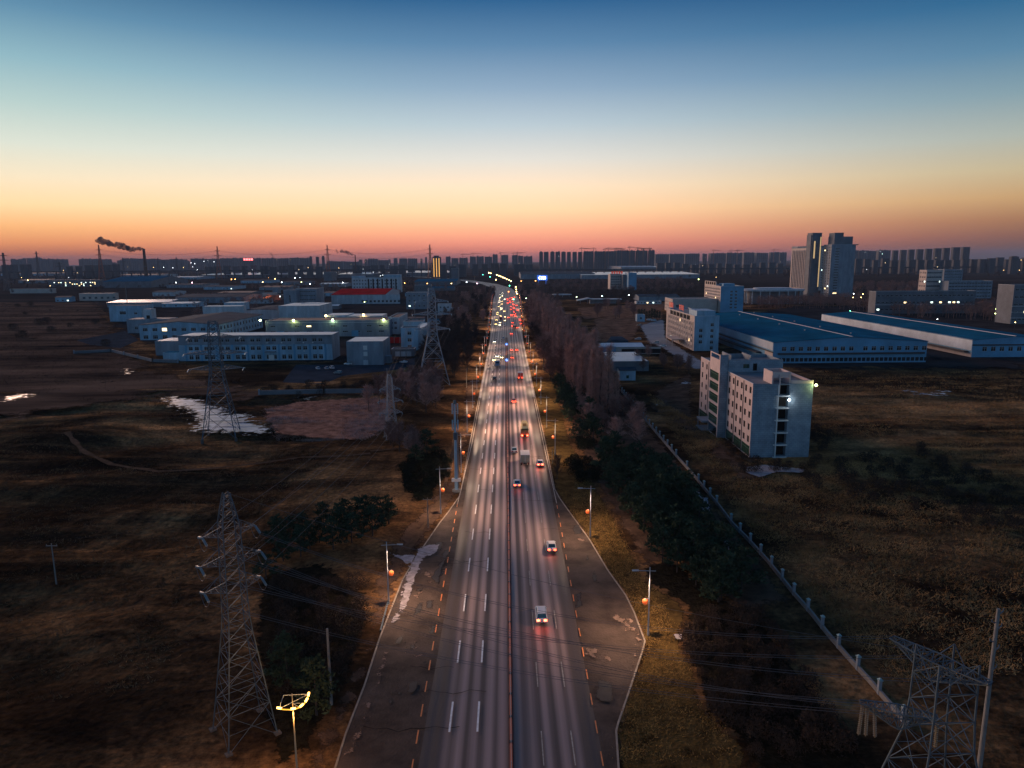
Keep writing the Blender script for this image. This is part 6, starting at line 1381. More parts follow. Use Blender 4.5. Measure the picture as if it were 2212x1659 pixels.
# pines along the right verge: two staggered rows
rp=[(G(1305,1005),G(1400,1015)),(G(1340,1075),G(1450,1075)),(G(1400,1150),G(1490,1130)),(G(1440,1215),G(1530,1190)),(G(1530,1285),G(1575,1250)),(G(1575,1320),G(1612,1300))]
k=0
for (a,b),(c,d) in zip(rp,rp[1:]):
    n=max(2,int((a-c).length/4.2))
    for i in range(n):
        for t in (-.02,.33,.67,1.04):
            q=a.lerp(c,i/n).lerp(b.lerp(d,i/n),t)+Vector((RN.uniform(-1,1),RN.uniform(-1,1),0)); tree('pine_tree',RN.choice(PINE),q,RN.uniform(.85,1.45),'dark pine in the dense clump between right verge and boundary wall','tree','dark pines of the right verge clump'); k+=1
for a in [(600,1165),(625,1148),(650,1180),(655,1140),(690,1150),(700,1125),(735,1140),(745,1110),(775,1120),(790,1085),(812,1100),(835,1085),(840,1110),(805,1135),(720,1165),(670,1165),(760,1150),(612,1190)]:
    tree('pine_tree',RN.choice(PINE),G(a[0],a[1]+22),RN.uniform(.75,1.1),'dark pine in the clump behind the near pylon','tree','dark pines behind the near pylon')
tree('pine_tree',PINE[2],G(922,985),1.25,'large dark evergreen tree standing alone by the shrub bed','tree'); tree('pine_tree',PINE[1],G(899,1000),.9,'smaller evergreen beside the large dark one by the shrub bed','tree')
for a,lab in [((622,1490),'dark evergreen in the lower left scrub by the near pylon, left of two'),((684,1545),'dark evergreen in the lower left scrub beside the bare concrete pole, right of two'),]:
    tree('pine_tree',PINE[3],G(*a),1.1,lab,'tree')
tree('pine_tree',PINE[0],G(575,1250),.9,'dark evergreen close behind the near pylon arms','tree')
scatter('cypress',CYP,[AZ(1500+0*i,1) for i in range(0)],1,1,'','','')
for i in range(12): tree('cypress',CYP[0],G(1380+i*5.6 if i<9 else 1426+i*3,690),RN.uniform(.9,1.4),'slim dark conifer in the row behind the hut and concrete yard','tree','slim conifers behind the concrete yard',tall=1.3)
# low clipped dark shrubs
scatter('shrub',SHRUB,fill([(1226,1012),(1244,992),(1268,990),(1285,1010),(1300,1040),(1262,1048),(1240,1040)],12,1.8),.8,1.3,'dark clipped shrub in the bed beside the right verge pines','shrub','dark shrubs beside the right verge pines',('stems','twig_leaf_mass'))
scatter('shrub',SHRUB,fill([(1238,962),(1250,950),(1280,954),(1290,968),(1260,974)],9,1.7),.7,1.1,'dark shrub in the smaller bed beyond the right verge pines','shrub','dark shrubs beyond the right verge pines',('stems','twig_leaf_mass'))
scatter('shrub',SHRUB,fill([(862,1012),(900,985),(945,972),(968,990),(975,1020),(945,1052),(938,1080),(900,1083),(866,1050)],46,1.8),.55,.95,'low dark shrub in the curving bed left of the road','shrub','low shrubs of the curving bed',('stems','twig_leaf_mass'))
scatter('bush',BRUSH,fill([(1480,1400),(1500,1330),(1640,1330),(1720,1430),(1850,1640),(1630,1640),(1560,1560),(1520,1500)],70,2.2),.4,.9,'bare brown bush in the dark scrub at lower right','bush','bare bushes of the lower right scrub',('stems','twig_leaf_mass'))
scatter('bush',BRUSH,fill([(600,1260),(790,1260),(780,1400),(700,1540),(600,1480)],46,2.2),.4,.9,'bare brown bush in the dark scrub between near pylon and road','bush','bare bushes of the lower left scrub',('stems','twig_leaf_mass'))
scatter('bush',BRUSH,fill([(1700,1040),(1990,960),(2212,1060),(2212,1160),(1900,1090)],60,4),.5,1.1,'bare brown bush in the dark hollow right of the unfinished block','bush','bare bushes right of the unfinished block',('stems','twig_leaf_mass'))
scatter('bush',BRUSH,fill([(1520,905),(1620,1000),(1740,1000),(1760,920),(1800,940),(1750,1030),(1600,1020)],30,2.5),.5,.9,'bare brown bush around the foot of the unfinished block','bush','bare bushes around the unfinished block',('stems','twig_leaf_mass'))
# bare trees: right belt
def belt(name,pool,x0,x1,y0,y1,n,s0,s1,label,group,mind):
    out=[];t=0
    while len(out)<n and t<n*40:
        t+=1; p=Vector((RN.uniform(x0,x1),RN.uniform(y0,y1),0))
        if any((p-q).length<mind for q in out): continue
        out.append(p); tree(name,RN.choice(pool),p,RN.uniform(s0,s1),label,'tree',group)
X0=XM+HW
belt('poplar_tree',POP,X0+15,X0+28,248,330,40,.65,1.12,'tall pinkish bare poplar at the near end of the right tree belt','pinkish poplars at the near end of the right belt',2.6)
belt('poplar_tree',POP,X0+12,X0+27,330,760,120,.55,1.12,'pinkish bare poplar in the long tree belt right of the road','pinkish poplars of the long right belt',3.2)
belt('bare_tree',BROAD,X0+7,X0+34,320,760,58,1.0,1.8,'brown round crowned bare tree between the road and the poplar belt','bare trees between road and right poplar belt',4)
belt('bare_tree',DARKT,X0+7,X0+16,330,600,30,.7,1.1,'dark bushy bare tree along the right verge','dark bare trees of the right verge',4)
belt('bare_tree',BROAD,X0+14,X0+34,205,260,16,.55,.8,'low brown bare tree in front of the poplars','low brown bare trees in front of the right poplars',4)
tree('bare_tree',DARKT[0],G(1203,1034),.55,'small dark bare tree standing alone on the right verge by the street lamp','tree')
belt('bare_tree',BROAD,X0+10,X0+60,780,1500,24,.9,1.3,'brown bare tree in the far belt right of the road','far bare trees right of the road',9)
belt('pine_tree',PINE,X0+10,X0+17,215,330,24,1.0,1.5,'tall dark evergreen in the row along the right verge before the poplars','tall dark evergreens of the right verge row',3.0)
# left belt
belt('bare_tree',BROAD,XM-HW-42,XM-HW-14,262,330,28,.7,1.0,'reddish bare tree in the thicket below the tall dark pylon','bare thicket below the tall dark pylon',3.2)
belt('bare_tree',DARKT,XM-HW-36,XM-HW-8,340,520,52,.8,1.25,'dark bare tree in the belt left of the road','dark bare trees left of the road',3.8)
belt('bare_tree',BROAD+DARKT,XM-HW-46,XM-HW-8,520,1250,62,.9,1.3,'far brown bare tree in the belt left of the road','far bare trees left of the road',6)
scatter('bare_tree',BROAD,fill([(835,955),(900,960),(900,1000),(870,990)],8,3),.5,.8,'reddish bare tree beside the evergreen near the shrub bed','tree','reddish bare trees by the shrub bed')
scatter('bare_tree',DARKT,fill([(470,1180),(590,1160),(580,1215),(500,1215)],0,3),.4,.6,'','tree','')
scatter('bare_tree',BROAD,fill([(1282,668),(1370,660),(1372,690),(1282,690)],14,6),.8,1.1,'bare tree at the far edge of the brown plot','tree','bare trees around the brown plot')
scatter('bare_tree',BROAD,fill([(1330,792),(1420,770),(1500,800),(1500,812),(1420,800),(1400,812)],12,4),.5,.8,'bare sapling near the depot and concrete yard','tree','bare saplings near the depot')
# woodland too dense to count: one mesh per wood
def wood(name,poly,n,h0,h1,m,seed):
    r=random.Random(seed); P=[(q.x,q.y) for q in px(poly)]; x0=min(a for a,b in P);x1=max(a for a,b in P);y0=min(b for a,b in P);y1=max(b for a,b in P); mb=MB(); k=0;t=0
    while k<n and t<n*30:
        t+=1; x,y=r.uniform(x0,x1),r.uniform(y0,y1)
        if not inside(P,x,y): continue
        k+=1; H=r.uniform(h0,h1); R_=H*r.uniform(.28,.4); S=max(1,(y/700)); mb.bar((x,y,0),(x,y,H*.8),.35,0,4,.1)
        for j in range(int(90)):
            u=Vector((r.gauss(0,1),r.gauss(0,1),r.gauss(.2,1))).normalized()*(r.random()**.4)
            c=Vector((x+u.x*R_,y+u.y*R_,H*.58+u.z*H*.4)); d=Vector((r.gauss(0,.6),r.gauss(0,.6),1)).normalized()*r.uniform(1,2.2); b=d.cross(Vector((r.gauss(0,1),r.gauss(0,1),.1))).normalized()*.16*S
            mb.poly([c-b,c+b,c+d])
    return tag(mb.build(name,M[m]),'mass of bare trees '+name.replace('_',' '),'wood',kind='stuff')
wood('far_wood',[(1140,612),(1300,608),(1480,605),(1500,628),(1400,640),(1330,632),(1200,634),(1150,640)],230,8,13,'twig_brown',1)
wood('middle_wood',[(1255,640),(1330,633),(1500,630),(1500,652),(1380,650),(1265,652)],150,7,11,'twig_dark',2)
wood('campus_wood',[(1600,668),(1700,652),(1830,655),(1890,664),(2120,668),(2212,676),(2212,695),(2000,688),(1800,668)],420,10,16,'twig_brown',3)
wood('edge_wood',[(1845,618),(1990,618),(2010,640),(1880,650),(1845,650)],130,9,14,'twig_brown',4)
wood('left_wood',[(320,645),(480,640),(600,650),(570,668),(540,685),(430,690),(380,664)],120,6,10,'twig_brown',5)
wood('estate_wood',[(500,622),(760,612),(870,610),(990,620),(990,650),(900,640),(720,640),(600,630)],200,7,11,'twig_brown',6)
wood('far_left_wood',[(0,605),(110,606),(330,600),(430,608),(400,625),(330,630),(110,636),(0,640)],160,7,11,'twig_dark',7)
wood('horizon_wood',[(0,588),(500,589),(1000,587),(1020,600),(700,606),(200,603),(0,604)],260,7,12,'twig_dark',8)
wood('horizon_wood',[(1150,586),(1700,583),(2212,578),(2212,600),(1900,604),(1560,604),(1150,603)],300,8,13,'twig_dark',9)
# dry grass and weeds
def grass(name,poly,n,h,m,seed,label,clump=.5):
    r=random.Random(seed); P=[(q.x,q.y) for q in px(poly)]; x0=min(a for a,b in P);x1=max(a for a,b in P);y0=min(b for a,b in P);y1=max(b for a,b in P); mb=MB(); k=0; t=0
    while k<n and t<n*8:
        t+=1; x,y=r.uniform(x0,x1),r.uniform(y0,y1)
        if r.random()>.5+.5*math.sin(x*.35+2*math.sin(y*.17))*math.sin(y*.3+1.5*math.sin(x*.11)): continue
        if not inside(P,x,y): continue
        k+=1; z=hill(x,y)
        for j in range(3):
            c=Vector((x+r.gauss(0,clump),y+r.gauss(0,clump),z-.05)); hh=h*r.uniform(.3,1.4); e=c+Vector((r.gauss(0,.8)*hh,r.gauss(0,.8)*hh,hh*r.uniform(.35,1))); a=r.random()*6.28; b=Vector((math.cos(a),math.sin(a),0))*r.uniform(.05,.11)
            mb.poly([c-b,c+b,e])
    return tag(mb.build(name,M[m]),label,'grass',kind='stuff')
M['grass_far']=mat('grass_far',(.035,.022,.017),.95,spec=0,nz=(.03,.5),col2=(.13,.07,.045),stretch=(.3,1,1)); M['grass_dry']=mat('grass_dry',(.14,.07,.03),.95,spec=0,nz=(.07,.5),col2=(.66,.37,.15),stretch=(.5,1,1)); M['grass_dark']=mat('grass_dark',(.09,.05,.028),.95,spec=0,nz=(.06,.5),col2=(.3,.18,.09),stretch=(.4,1,1)); M['grass_yellow']=mat('grass_yellow',(.3,.18,.06),.95,spec=0,nz=(.4,.4)); M['reed_stalk']=mat('reed_stalk',(.55,.33,.27),.95,spec=0,nz=(.3,.4))
grass('dry_grass',[(1480,930),(1560,1000),(1760,1000),(2212,900),(2212,1450),(1940,1480),(1700,1240),(1560,1060)],40000,.5,'grass_dry',1,'dry brown grass across the field right of the boundary wall')
grass('field_grass',[(0,850),(330,850),(600,945),(830,1000),(880,1120),(600,1150),(480,1300),(300,1500),(0,1500)],16000,.45,'grass_dark',2,'dark dry grass and weeds across the left field')
grass('reeds',[(640,868),(780,859),(850,866),(838,925),(790,950),(700,948),(600,938),(575,912),(572,884)],14000,.9,'reed_stalk',3,'pinkish brown reeds in the field left of the small pylon')
grass('verge_tufts',[(1229,1106),(1273,1166),(1351,1286),(1393,1386),(1356,1503),(1336,1640),(1600,1640),(1510,1496),(1471,1373),(1391,1253),(1320,1110),(1250,1020)],9000,.28,'grass_yellow',4,'short yellowish grass tufts on the right verge')
grass('far_grass',[(1400,850),(1500,910),(1560,950),(1500,1000),(1450,930)],3000,.8,'grass_dry',5,'dry grass between boundary wall and unfinished block')
grass('left_far_grass',[(0,655),(300,670),(300,760),(560,830),(830,840),(840,860),(560,880),(330,870),(0,890)],16000,1.3,'grass_far',7,'dark dry grass and weeds in the field before the left factory',.9)
scatter('bush',BRUSH,fill([(0,660),(160,660),(290,760),(330,850),(0,840)],14,7),.5,2.2,'dark bare bush in the waste field left of the factories','bush','dark bare bushes left of the factories',('stems','twig_leaf_mass'))
scatter('bush',BRUSH,fill([(560,835),(870,830),(880,850),(560,852)],40,3),.6,1.2,'dark bare bush in the hedge line before the parking lot','bush','bushes of the hedge before the parking lot',('stems','twig_leaf_mass'))
grass('far_field_grass',[(1760,800),(2212,800),(2212,900),(1760,960)],9000,.8,'grass_dry',6,'dry grass in the field before the blue halls')
# ------------------------------------------------------------------ skyline
M['tower_a']=mat('tower_a',(.1,.1,.11),.9,nz=(.03,.2)); M['tower_b']=mat('tower_b',(.15,.15,.165),.9,nz=(.03,.2)); M['tower_win']=mat('tower_win',(.03,.035,.04),.3)
def sky_tower(x0,x1,yt,D,label,group=None,seed=0,cat='building',name='apartment_tower',m='tower_a',crown=True):
    r=random.Random(seed); p=AZ(x0,D);q=AZ(x1,D); W=q.x-p.x; H=max(18,HT(p.lerp(q,.5),yt)); dp=min(60,max(14,W*.6))
    root=thing(name,label,cat,(p.x,D,0),0,group); mb=MB(); n=max(1,int(W/13)); pts=[]
    for i in range(n):   # notched front: one bay between two stair recesses
        a,b=W*i/n,W*(i+1)/n; pts+=[(a,2.2),(a+W/n*.12,2.2),(a+W/n*.12,0),(b-W/n*.12,0),(b-W/n*.12,2.2)]
    pts+=[(W,2.2),(W,dp),(0,dp)]
    mb.prism([(x,y,0) for x,y in pts],[(x,y,H-3) for x,y in pts]); mb.build('wall',M[m],root)
    if crown:
        mb=MB()
        mb.box(.5,W-.5,2.5,dp-.5,H-3,H-1.8)
        k=0
        for i in range(n):
            h=r.choice([0,1.5,3.2,4.5]); a=W*i/n
            if h: mb.box(a+W/n*.22,a+W/n*.78,4,min(dp-1,12),H-1.9,H-1.8+h)
        mb.build('roof',M[m],root)
    fl=3.1; nf=int((H-6)/fl); bw=W/n
    for i in range(n):
        mb=MB()
        for f in range(0,nf,1): mb.box(W*i/n+bw*.2,W*i/n+bw*.8,-.06,-.01,3+f*fl,3+f*fl+1.5)
        if nf>6: mb.build('window_column',M['tower_win'],root)
    if nf>6:
        for k in range(r.choice([0,0,0,0,1])):
            i=r.randrange(n); f=r.randrange(1,nf-1); mb=MB(); mb.box(W*i/n+bw*.3,W*i/n+bw*.3+2.6,-.12,-.07,3+f*fl,3+f*fl+1.5); mb.build('lit_window',lampmat(r.choice([(1,.7,.35),(.9,.95,1)]),1.6),root)
    return root
SK1=[(22,47,559),(48,54,556.6),(57,71,556),(73,86,556),(88,106,558),(108,137,558.5),(169,180,558),(183,195,558),(197,231,558.5),(236,248,566),(252,262,561),(264,277,557.5),(280,298,557.5),(300,315,558),(316,340,558),(342,362,559.5),(364,397,559),(400,408,563),(411,440,557.5),(442,470,558),(475,510,556.5),(513,553,556.5)]
SK2=[(553,563,557),(565,590,556.6),(592,623,557),(625,645,556),(647,667,556.3),(668,673,553.8),(682,688,553.8),(695,700,553.3),(705,740,563.5),(742,775,564.5),(775,782,559.4),(787,793,560),(794,815,558.5),(817,838,561),(839,843,559),(850,858,557),(862,879,557.6),(881,897,557.6),(898,901,557.6),(908,912,557.6),(918,922,554.6),(963,973,553.4),(975,990,556.5),(992,1010,556),(1015,1028,553.4),(1029,1045,552.7),(1047,1063,553.5),(1064,1075,549),(1083,1098,549.6),(1106,1118,550),(1119,1130,551.5),(1131,1150,552.6)]
for i,(a,b,y) in enumerate(SK1): sky_tower(a,b,y+1,4800+(i*137)%500,'distant grey tower block in the low left part of the skyline','tower blocks low on the left skyline',i,m='tower_b')
for i,(a,b,y) in enumerate(SK2):
    if (a,b) in ((668,673),(682,688),(695,700)): sky_tower(a,b,y,4000,'slim dark tower, one of three left of the rust red mast','three slim dark towers left of the rust red mast',i)
    else: sky_tower(a,b,y+.6,4600+(i*173)%500,'distant grey tower block in the middle part of the skyline left of the road','tower blocks in the middle of the skyline',i,m='tower_b')
for i,(a,b) in enumerate([(1165,1173),(1175,1185),(1189,1198),(1200,1210),(1213,1222),(1225,1233),(1237,1246),(1249,1258)]):
    sky_tower(a,b,543.4 if i>0 else 544,4250-i*8,'slim dark tower, one of eight in a row right of the road','eight slim dark towers right of the road',50+i)
for i,(a,b,y) in enumerate([(1261,1282,542.5),(1285,1307,542.5),(1309,1331,542),(1333,1372,540.6),(1375,1399,540.2),(1401,1414,540.2)]):
    sky_tower(a,b,y,4150-i*10,['broad dark tower, first of the six below the cranes from the left','broad dark tower, second of the six below the cranes','broad dark tower, third of the six below the cranes','widest dark tower below the cranes','broad dark tower right of the widest one below the cranes','narrow dark tower at the right end below the cranes'][i],'broad dark towers below the cranes',60+i)
for i,(a,b,y) in enumerate([(1416,1445,548.5),(1447,1478,548),(1480,1511,547.5),(1518,1527,548),(1535,1568,546.5),(1570,1603,546),(1607,1632,545.4),(1634,1659,546),(1664,1683,544.5),(1684,1699,545)]):
    sky_tower(a,b,y,4900+(i*91)%300,'hazy grey tower block between the crane towers and the office slab','hazy tower blocks left of the office slab',70+i,m='tower_b')
for i,(a,b,y) in enumerate([(1844,1854,540),(1856,1876,540.5),(1878,1892,541.5),(1898,1923,540)]): sky_tower(a,b,y,4300,'hazy tower block right behind the tall office tower','hazy tower blocks right of the office tower',85+i,m='tower_b')
for i,(a,b,y) in enumerate([(1929,1940,539.5),(1946,1958,538.5),(1963,1975,537.6),(1981,1994,537),(2000,2013,536),(2019,2033,535),(2038,2051,534),(2058,2073,532.6),(2079,2094,532)]):
    sky_tower(a,b,y,3800-i*70,['first and lowest','second','third','fourth','middle','sixth','seventh','second last','last and tallest'][i]+' dark tower in the right skyline row of nine','row of nine dark towers on the right skyline',90+i,crown=False)
sky_tower(2186,2202,553,2300,'low dark block at the far right end of the skyline',None,120)
for i,(a,b,y,D) in enumerate([(0,60,571,2600),(140,260,571,2500),(440,560,572,2600),(560,700,572,2500),(760,900,571,2600),(930,1010,571,2300),(1020,1100,568,2600),(1110,1160,567,2600),(1420,1700,567,2700),(1850,2100,558,2500),(2100,2250,556,2600)]):
    n=max(2,int((b-a)/18))
    for k in range(n):
        r=random.Random(i*31+k); x=a+(b-a)*k/n; sky_tower(x,x+(b-a)/n*r.uniform(.5,.95),y-r.uniform(-3,2),D+r.uniform(-150,150),'low distant roof among the houses at the foot of the skyline','low houses at the foot of the skyline',200+i*40+k,name='distant_house',cat='house',m='tower_a',crown=False)
# lit high-rise sign left of the road
p=AZ(934,2300); root=thing('lit_tower','tower with three glowing yellow vertical strips left of the rust red mast','building',(p.x,2300,0)); H=HT(p,555); mb=MB(); mb.box(0,26,0,20,0,H); mb.box(4,20,3,15,H,H+4); mb.build('wall',M['tower_a'],root)
for k in range(3):
    mb=MB(); mb.box(3+k*8.5,5.4+k*8.5,-.5,-.02,4,H-4); mb.build('light_strip',lampmat((1,.5,.12),.7),root)
# tower cranes
M['crane']=mat('crane',(.3,.12,.06),.6)
def crane(x,y,D,jib,label,rz):
    p=AZ(x,D); H=HT(p,y); root=thing('tower_crane',label,'crane',(p.x,D,0),rz,'tower cranes over the dark towers'); mb=MB(); mb.bar((0,0,0),(0,0,H),3.4); mb.build('mast',M['crane'],root)
    mb=MB(); mb.bar((-14,0,H),(jib,0,H),2.6); mb.bar((0,0,H),(0,0,H+9),2.6); mb.bar((0,0,H+7),(jib*.7,0,H+.4),.7); mb.bar((0,0,H+7),(-13,0,H+.4),.7); mb.box(-14,-9,-1,1,H-3,H); mb.build('jib',M['crane'],root)
for i,x in enumerate([1256,1282,1307,1314,1331,1343,1360,1377,1389,1402]): crane(x,536.5-(i==6)*2+(i%3),4100-i*6,55+(i*7)%25,'rust coloured crane over the broad dark towers, %s from the left'%(['first','second','third','fourth','fifth','sixth','seventh','eighth','ninth','last'][i]),(-1)**i*.3+(PI if i%4==1 else 0))
for i,(x,y) in enumerate([(1541,541),(1578,542),(1592,541),(1000,549.5),(1022,548),(1082,546.5),(1110,547),(1118,546),(1671,540)]): crane(x,y,4800,60,['crane over the hazy blocks, left of three','crane over the hazy blocks, middle of three','crane over the hazy blocks, right of three','crane on the skyline right of the yellow lit tower','second crane on the skyline right of the yellow lit tower','crane on the skyline just left of the road axis','crane on the skyline above the road, left of a pair','crane on the skyline above the road, right of a pair','thin crane left of the office slab'][i],.4*(-1)**i)
# elevated railway across the distance
M['deck']=mat('deck',(.07,.07,.075),.9)
for nm,x0,x1,D,yd,lab in [('viaduct',-140,960,2480,584.5,'long dark elevated viaduct across the distance left of the road'),('viaduct',1120,2360,2500,578.5,'long dark elevated viaduct across the distance right of the road')]:
    a=AZ(x0,D);b=AZ(x1,D); c=AZ((x0+x1)/2,D); h=HT(c,yd+.2); root=thing(nm,lab,'viaduct',(a.x,D,0)); mb=MB(); mb.box(0,b.x-a.x,0,11,h-3.2,h); mb.box(0,b.x-a.x,-.2,.2,h,h+1.2); mb.build('deck',M['deck'],root)
    W=b.x-a.x; n=min(95,int(W/32)); pm=MB(); pm.box(-1.4,1.4,3,8,0,h-3.2); pme=pm.mesh('pier',M['deck'])
    for i in range(n): put('pier',pme,root,(W*(i+.5)/n,0,0))
# chimneys and smoke
M['chim']=mat('chimney_brick',(.13,.07,.05),.9)
def chimney(label,x,yt,D,r0,r1):
    p=AZ(x,D); H=HT(p,yt); root=thing('chimney',label,'chimney',(p.x,D,0)); mb=MB(); mb.lathe(0,0,[(r0,0),(r1,H-2),(r1*1.15,H-1.8),(r1*1.15,H)],16); mb.build('stack',M['chim'],root); 
    mb=MB(); mb.lathe(0,0,[(r0*.55+r1*.5,H*.5),(r0*.55+r1*.5,H*.5+1.5)],16); mb.build('band',M['tower_b'],root); return H
chimney('tall dark tapering chimney with a smoke plume on the left skyline',312.5,537.5,1900,5.2,3.1)
chimney('thin distant chimney with a smoke plume right of the rust red mast',767.5,551.5,2500,2.4,1.6)
def smoke_mat(name,col,dens):
    m=bpy.data.materials.new(name); m.use_nodes=True; nt=m.node_tree; N=nt.nodes; N.remove(N['Principled BSDF']); v=N.new('ShaderNodeVolumePrincipled'); v.inputs['Color'].default_value=(*col,1); v.inputs['Density'].default_value=dens; nt.links.new(v.outputs[0],N['Material Output'].inputs['Volume']); return m
def smoke(label,pts,D,seed,dens):
    r=random.Random(seed); mb=MB(); k=D/F*1.7
    for i in range(len(pts)-1):
        (xa,ya,ra),(xb,yb_,rb_)=pts[i],pts[i+1]; a=AZ(xa,D);b=AZ(xb,D); a.z=HT(a,ya);b.z=HT(b,yb_); n=max(2,int(abs(xb-xa)/1.6)) 
        for j in range(n):
            t=j/n; c=a.lerp(b,t)+Vector((r.gauss(0,.5)*ra*k,r.gauss(0,.5)*ra*k,r.gauss(0,.35)*ra*k)); rr=(ra+(rb_-ra)*t)*k*r.uniform(.55,1.1)
            q=10; kk=6
            mb.lathe(c.x,c.y,[(max(.01,rr*math.sin(PI*m_/kk)*r.uniform(.8,1.2)),c.z-rr*math.cos(PI*m_/kk)) for m_ in range(kk+1)],q)
    o=mb.build('smoke',smoke_mat('smoke_dark',(.22,.22,.25),dens)); return tag(o,label,'smoke',kind='stuff')
SMOKE=[smoke('dark smoke plume drifting left from the tall chimney',[(310,537,1.6),(297,536.5,2.2),(288,539.5,3.2),(282,538,2.6),(272,533,3.6),(263,531,3.6),(250,529.5,2.4),(243,528,3.2),(232,523,3.8),(222,519.5,3.4),(213,519.5,2.6),(209,520,1.2)],1900,3,.3),
 smoke('thin smoke plume drifting left from the distant chimney',[(767,551,1.0),(758,548.5,1.6),(748,545,2.0),(738,542,1.8),(736.5,541,.8)],2500,4,.22),
 smoke('small smoke wisp left of the distant chimney plume',[(732,546,1.2),(729,541,1.6),(727,538,1)],2500,5,.15),smoke('faint smoke wisp on the skyline left of the rust red mast',[(592,557,1.6),(586,550,1.8),(580,542,1.2)],2700,6,.08)]
# ------------------------------------------------------------------ far lamps
M['pole_far']=M['dark_metal']
def far_lamp(x,y,h,col,r_px,st,label,group='far lamps dotted over the estate'):
    g=G(x,y,h); D=g.y
    if D<0 or D>4200: D=3300; g=AZ(x,D); h=HT(g,y)
    root=thing('lamp_post',label,'lamp',(g.x,g.y,0),0,group); mb=MB(); mb.cyl(0,0,0,h,.18*max(1,D/900),.12*max(1,D/900),6); mb.build('pole',M['pole_far'],root)
    R_=r_px*D/F; mb=MB(); mb.lathe(0,0,[(.02,h-R_*.2),(R_*.8,h),(R_,h+R_*.7),(R_*.6,h+R_*1.4),(.02,h+R_*1.7)],8); mb.build('lamp_head',lampmat(col,st),root)
LW=[(46.5,600,0),(60,606,0),(190,584.5,0),(209,588,2),(347,611,0),(380,611,1),(415,611,3),(446,585,0),(450,585,0),(533,585,0),(567.5,610,0),(594,603,0),(608.5,610,1),(651,610,2),(669.5,614,1),(740.5,611,1),(874,612,4),(923,613,4),(975,613,0),(1008,610,1),(1030.5,613,3),(731,579.5,0),(651,583,1),(633,575,1),(787.5,653,2),(978,681,4),(605,641,1),(426,583,1),(580,600,4),(500,604,4),(508,604,4),(822,596,1),(827,595,1),(637,601,1),(648,600,1),(15,585,0),(30,585,0),(137,585,0),(220,586,1),(330,578,0),(352,578,1),(372,579,1),(395,578,0),(415,577,1),(412,568,1),(420,570,1),(440,565,1),(462,566,1)]
RW=[(1126,608,4),(1157,607,4),(1136.5,645,5),(1172,644,1),(1245.5,642,5),(1300,640,6),(1358.5,638,6),(1233,595,1),(1427,575,0),(1503.5,572,1),(1547,599,0),(1509,604,2),(1851,570,2),(1896,578,0),(1917.5,569,6),(1938.5,567,2),(1988,562.6,6),(1994,565,6),(2021.5,574,0),(2035,578,0),(2048,578,1),(2067,578,0),(2088,578,1),(2105,578,4),(1859,578,3),(1872,578,0),(1887,578,4),(1930,578,0),(1961,578,0),(2054,563,0),(2070,566,0),(2110,563,0),(2123,563,0),(2145,563,1),(2157,563,0),(2168,563,0),(2206,562,0),(2168,584,0),(2185,584,0),(2202,584,0),(2189,574,4),(1844,635,1),(1864,636,0),(1843,643,0),(1860,643,0),(1836.5,672,7),(2025,690,1),(2193,697,0),(2150,668,2),(2150,678,2),(1915,560,6),(1905,549,6)]
CC=[WARM,COOL,YG,(1,.55,.75),AMB,(.8,1,.6),(.6,1,.85),(.1,1,.3)]; CNm=['warm','white','yellow green','pinkish','amber','pale green','cyan white','green']
def region(x,y):
    if x<330: return 'at the far left'
    if x<600: return 'above the left factory'
    if x<1060: return 'behind the left estate'
    if x<1240: return 'right of the far road'
    if x<1620: return 'before the vast white roof'
    return 'below the right skyline towers' if y<590 else 'by the right campus'
for x,y,c in LW+RW: far_lamp(x,y,9 if y>590 else 12,CC[c],(.85 if y>600 else .48),(11 if y>600 else 6),'small %s lamp glowing %s'%(CNm[c],region(x,y)),'%s lamps %s'%(CNm[c],region(x,y)))
for x,y in [(1055.8,590),(1060,591),(1073,594.3),(1078,596.3),(1082,598),(1086.4,600),(1090.4,601.5),(1094.6,603.6),(1100,605.6),(1104,608),(1114,620.5),(1115,626),(1115.7,631),(1117,635),(1071.4,605)]: far_lamp(x,y,10,WARM,1.0,13,'amber street lamp in the curving row along the far road','amber lamps curving along the far road')
p=AZ(1171.5,1650); root=thing('lit_sign','small blue lit sign on a warehouse front right of the far road','sign',(p.x,1650,0)); z=HT(p,600); mb=MB(); mb.box(-12,12,0,.6,z-6,z+6); mb.box(-9,-8,0,.6,0,z-6); mb.box(8,9,0,.6,0,z-6); mb.build('panel',emis('sign_panel',(.03,.12,.6),.8),root); mb=MB()
mb.bar((-9,-.3,z),(-5,-.3,z+4),1.3); mb.bar((-9,-.3,z),(-5,-.3,z-4),1.3)
for k in range(3): mb.box(-3+k*4,-.2+k*4,-.35,-.05,z-3.2,z+3.2)
mb.build('symbol',emis('sign_symbol',(.8,.92,1),4),root)
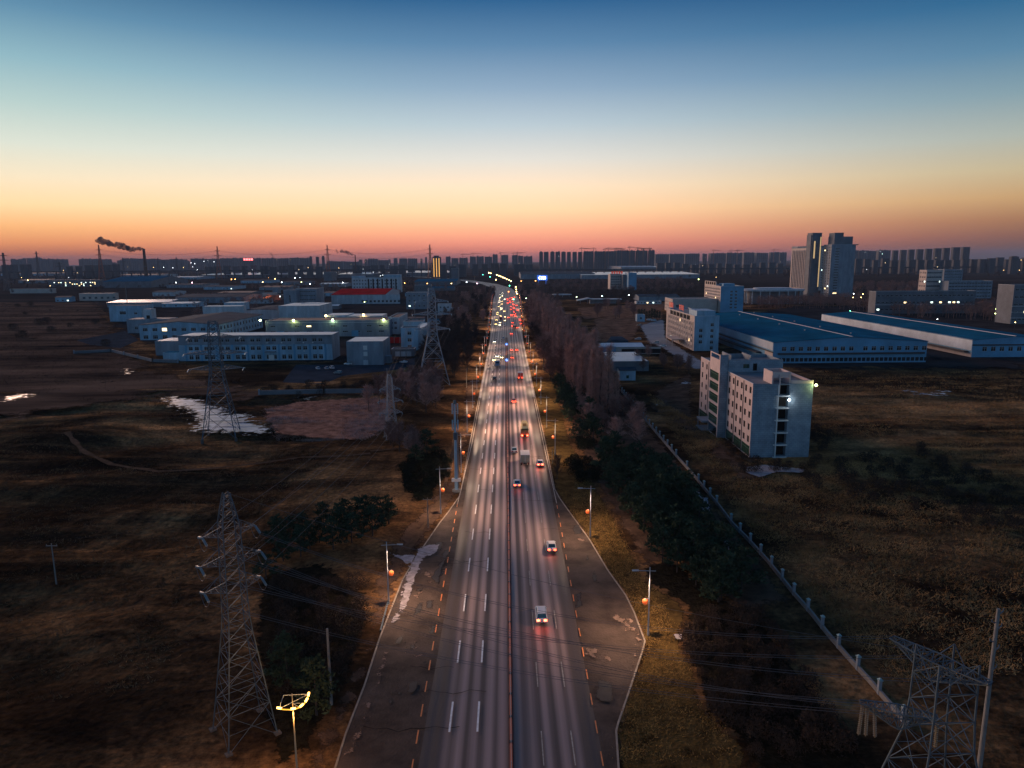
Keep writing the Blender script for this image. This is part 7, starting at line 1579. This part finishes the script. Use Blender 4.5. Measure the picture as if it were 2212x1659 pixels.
p=AZ(542,2700); root=thing('lit_sign','red lit roof sign on the left skyline','sign',(p.x,2700-30,0)); z=HT(p,560); mb=MB()
for k in range(4): mb.box(-16+k*9,-10+k*9,0,1,z-4,z+3)
mb.build('symbol',lampmat((1,.12,.12),4),root); mb=MB(); mb.box(-15,-14,0,.8,0,z-3); mb.box(14,15,0,.8,0,z-3); mb.build('post',M['dark_metal'],root)
p=G(67,632); root=thing('lamp_post','orange lamp lighting the long wall at the far left','lamp',(p.x,p.y-4,0)); z=HT(p,627); mb=MB(); mb.cyl(0,0,0,z,.15,.1,6); mb.build('pole',M['metal'],root); mb=MB(); mb.ball((0,-.3,z),1.0,8); mb.build('lamp_head',lampmat(AMB,18),root)
ld=bpy.data.lights.new('lamp_light','POINT'); ld.energy=9000; ld.color=(1,.35,.08); ld.shadow_soft_size=1; lo=bpy.data.objects.new('lamp_light',ld); COL.objects.link(lo); lo.parent=root; lo.location=(0,-1.5,z-2)
p=G(584,650); root=thing('lamp_post','orange lamp beside the lit shed wall left of the plain grey block','lamp',(p.x,p.y-5,0)); z=HT(p,642); mb=MB(); mb.cyl(0,0,0,z,.15,.1,6); mb.build('pole',M['metal'],root); mb=MB(); mb.box(-.6,.6,-.2,.4,z,z+.3); mb.build('lamp_head',M['metal'],root)
ld=bpy.data.lights.new('lamp_light','POINT'); ld.energy=7000; ld.color=(1,.3,.08); ld.shadow_soft_size=1; lo=bpy.data.objects.new('lamp_light',ld); COL.objects.link(lo); lo.parent=root; lo.location=(0,-.5,z-.8)
# ------------------------------------------------------------------ haze
mb=MB(); mb.box(-17000,17000,-900,17000,-5.5,190)
hm=bpy.data.materials.new('haze'); hm.use_nodes=True; nt=hm.node_tree; nt.nodes.remove(nt.nodes['Principled BSDF']); v=nt.nodes.new('ShaderNodeVolumePrincipled'); v.inputs['Color'].default_value=(.5,.64,.86,1); v.inputs['Density'].default_value=.00005; v.inputs['Anisotropy'].default_value=0.0
nt.links.new(v.outputs[0],nt.nodes['Material Output'].inputs['Volume']); tag(mb.build('haze',hm),'thin blue grey evening haze over the whole plain','haze',kind='stuff')
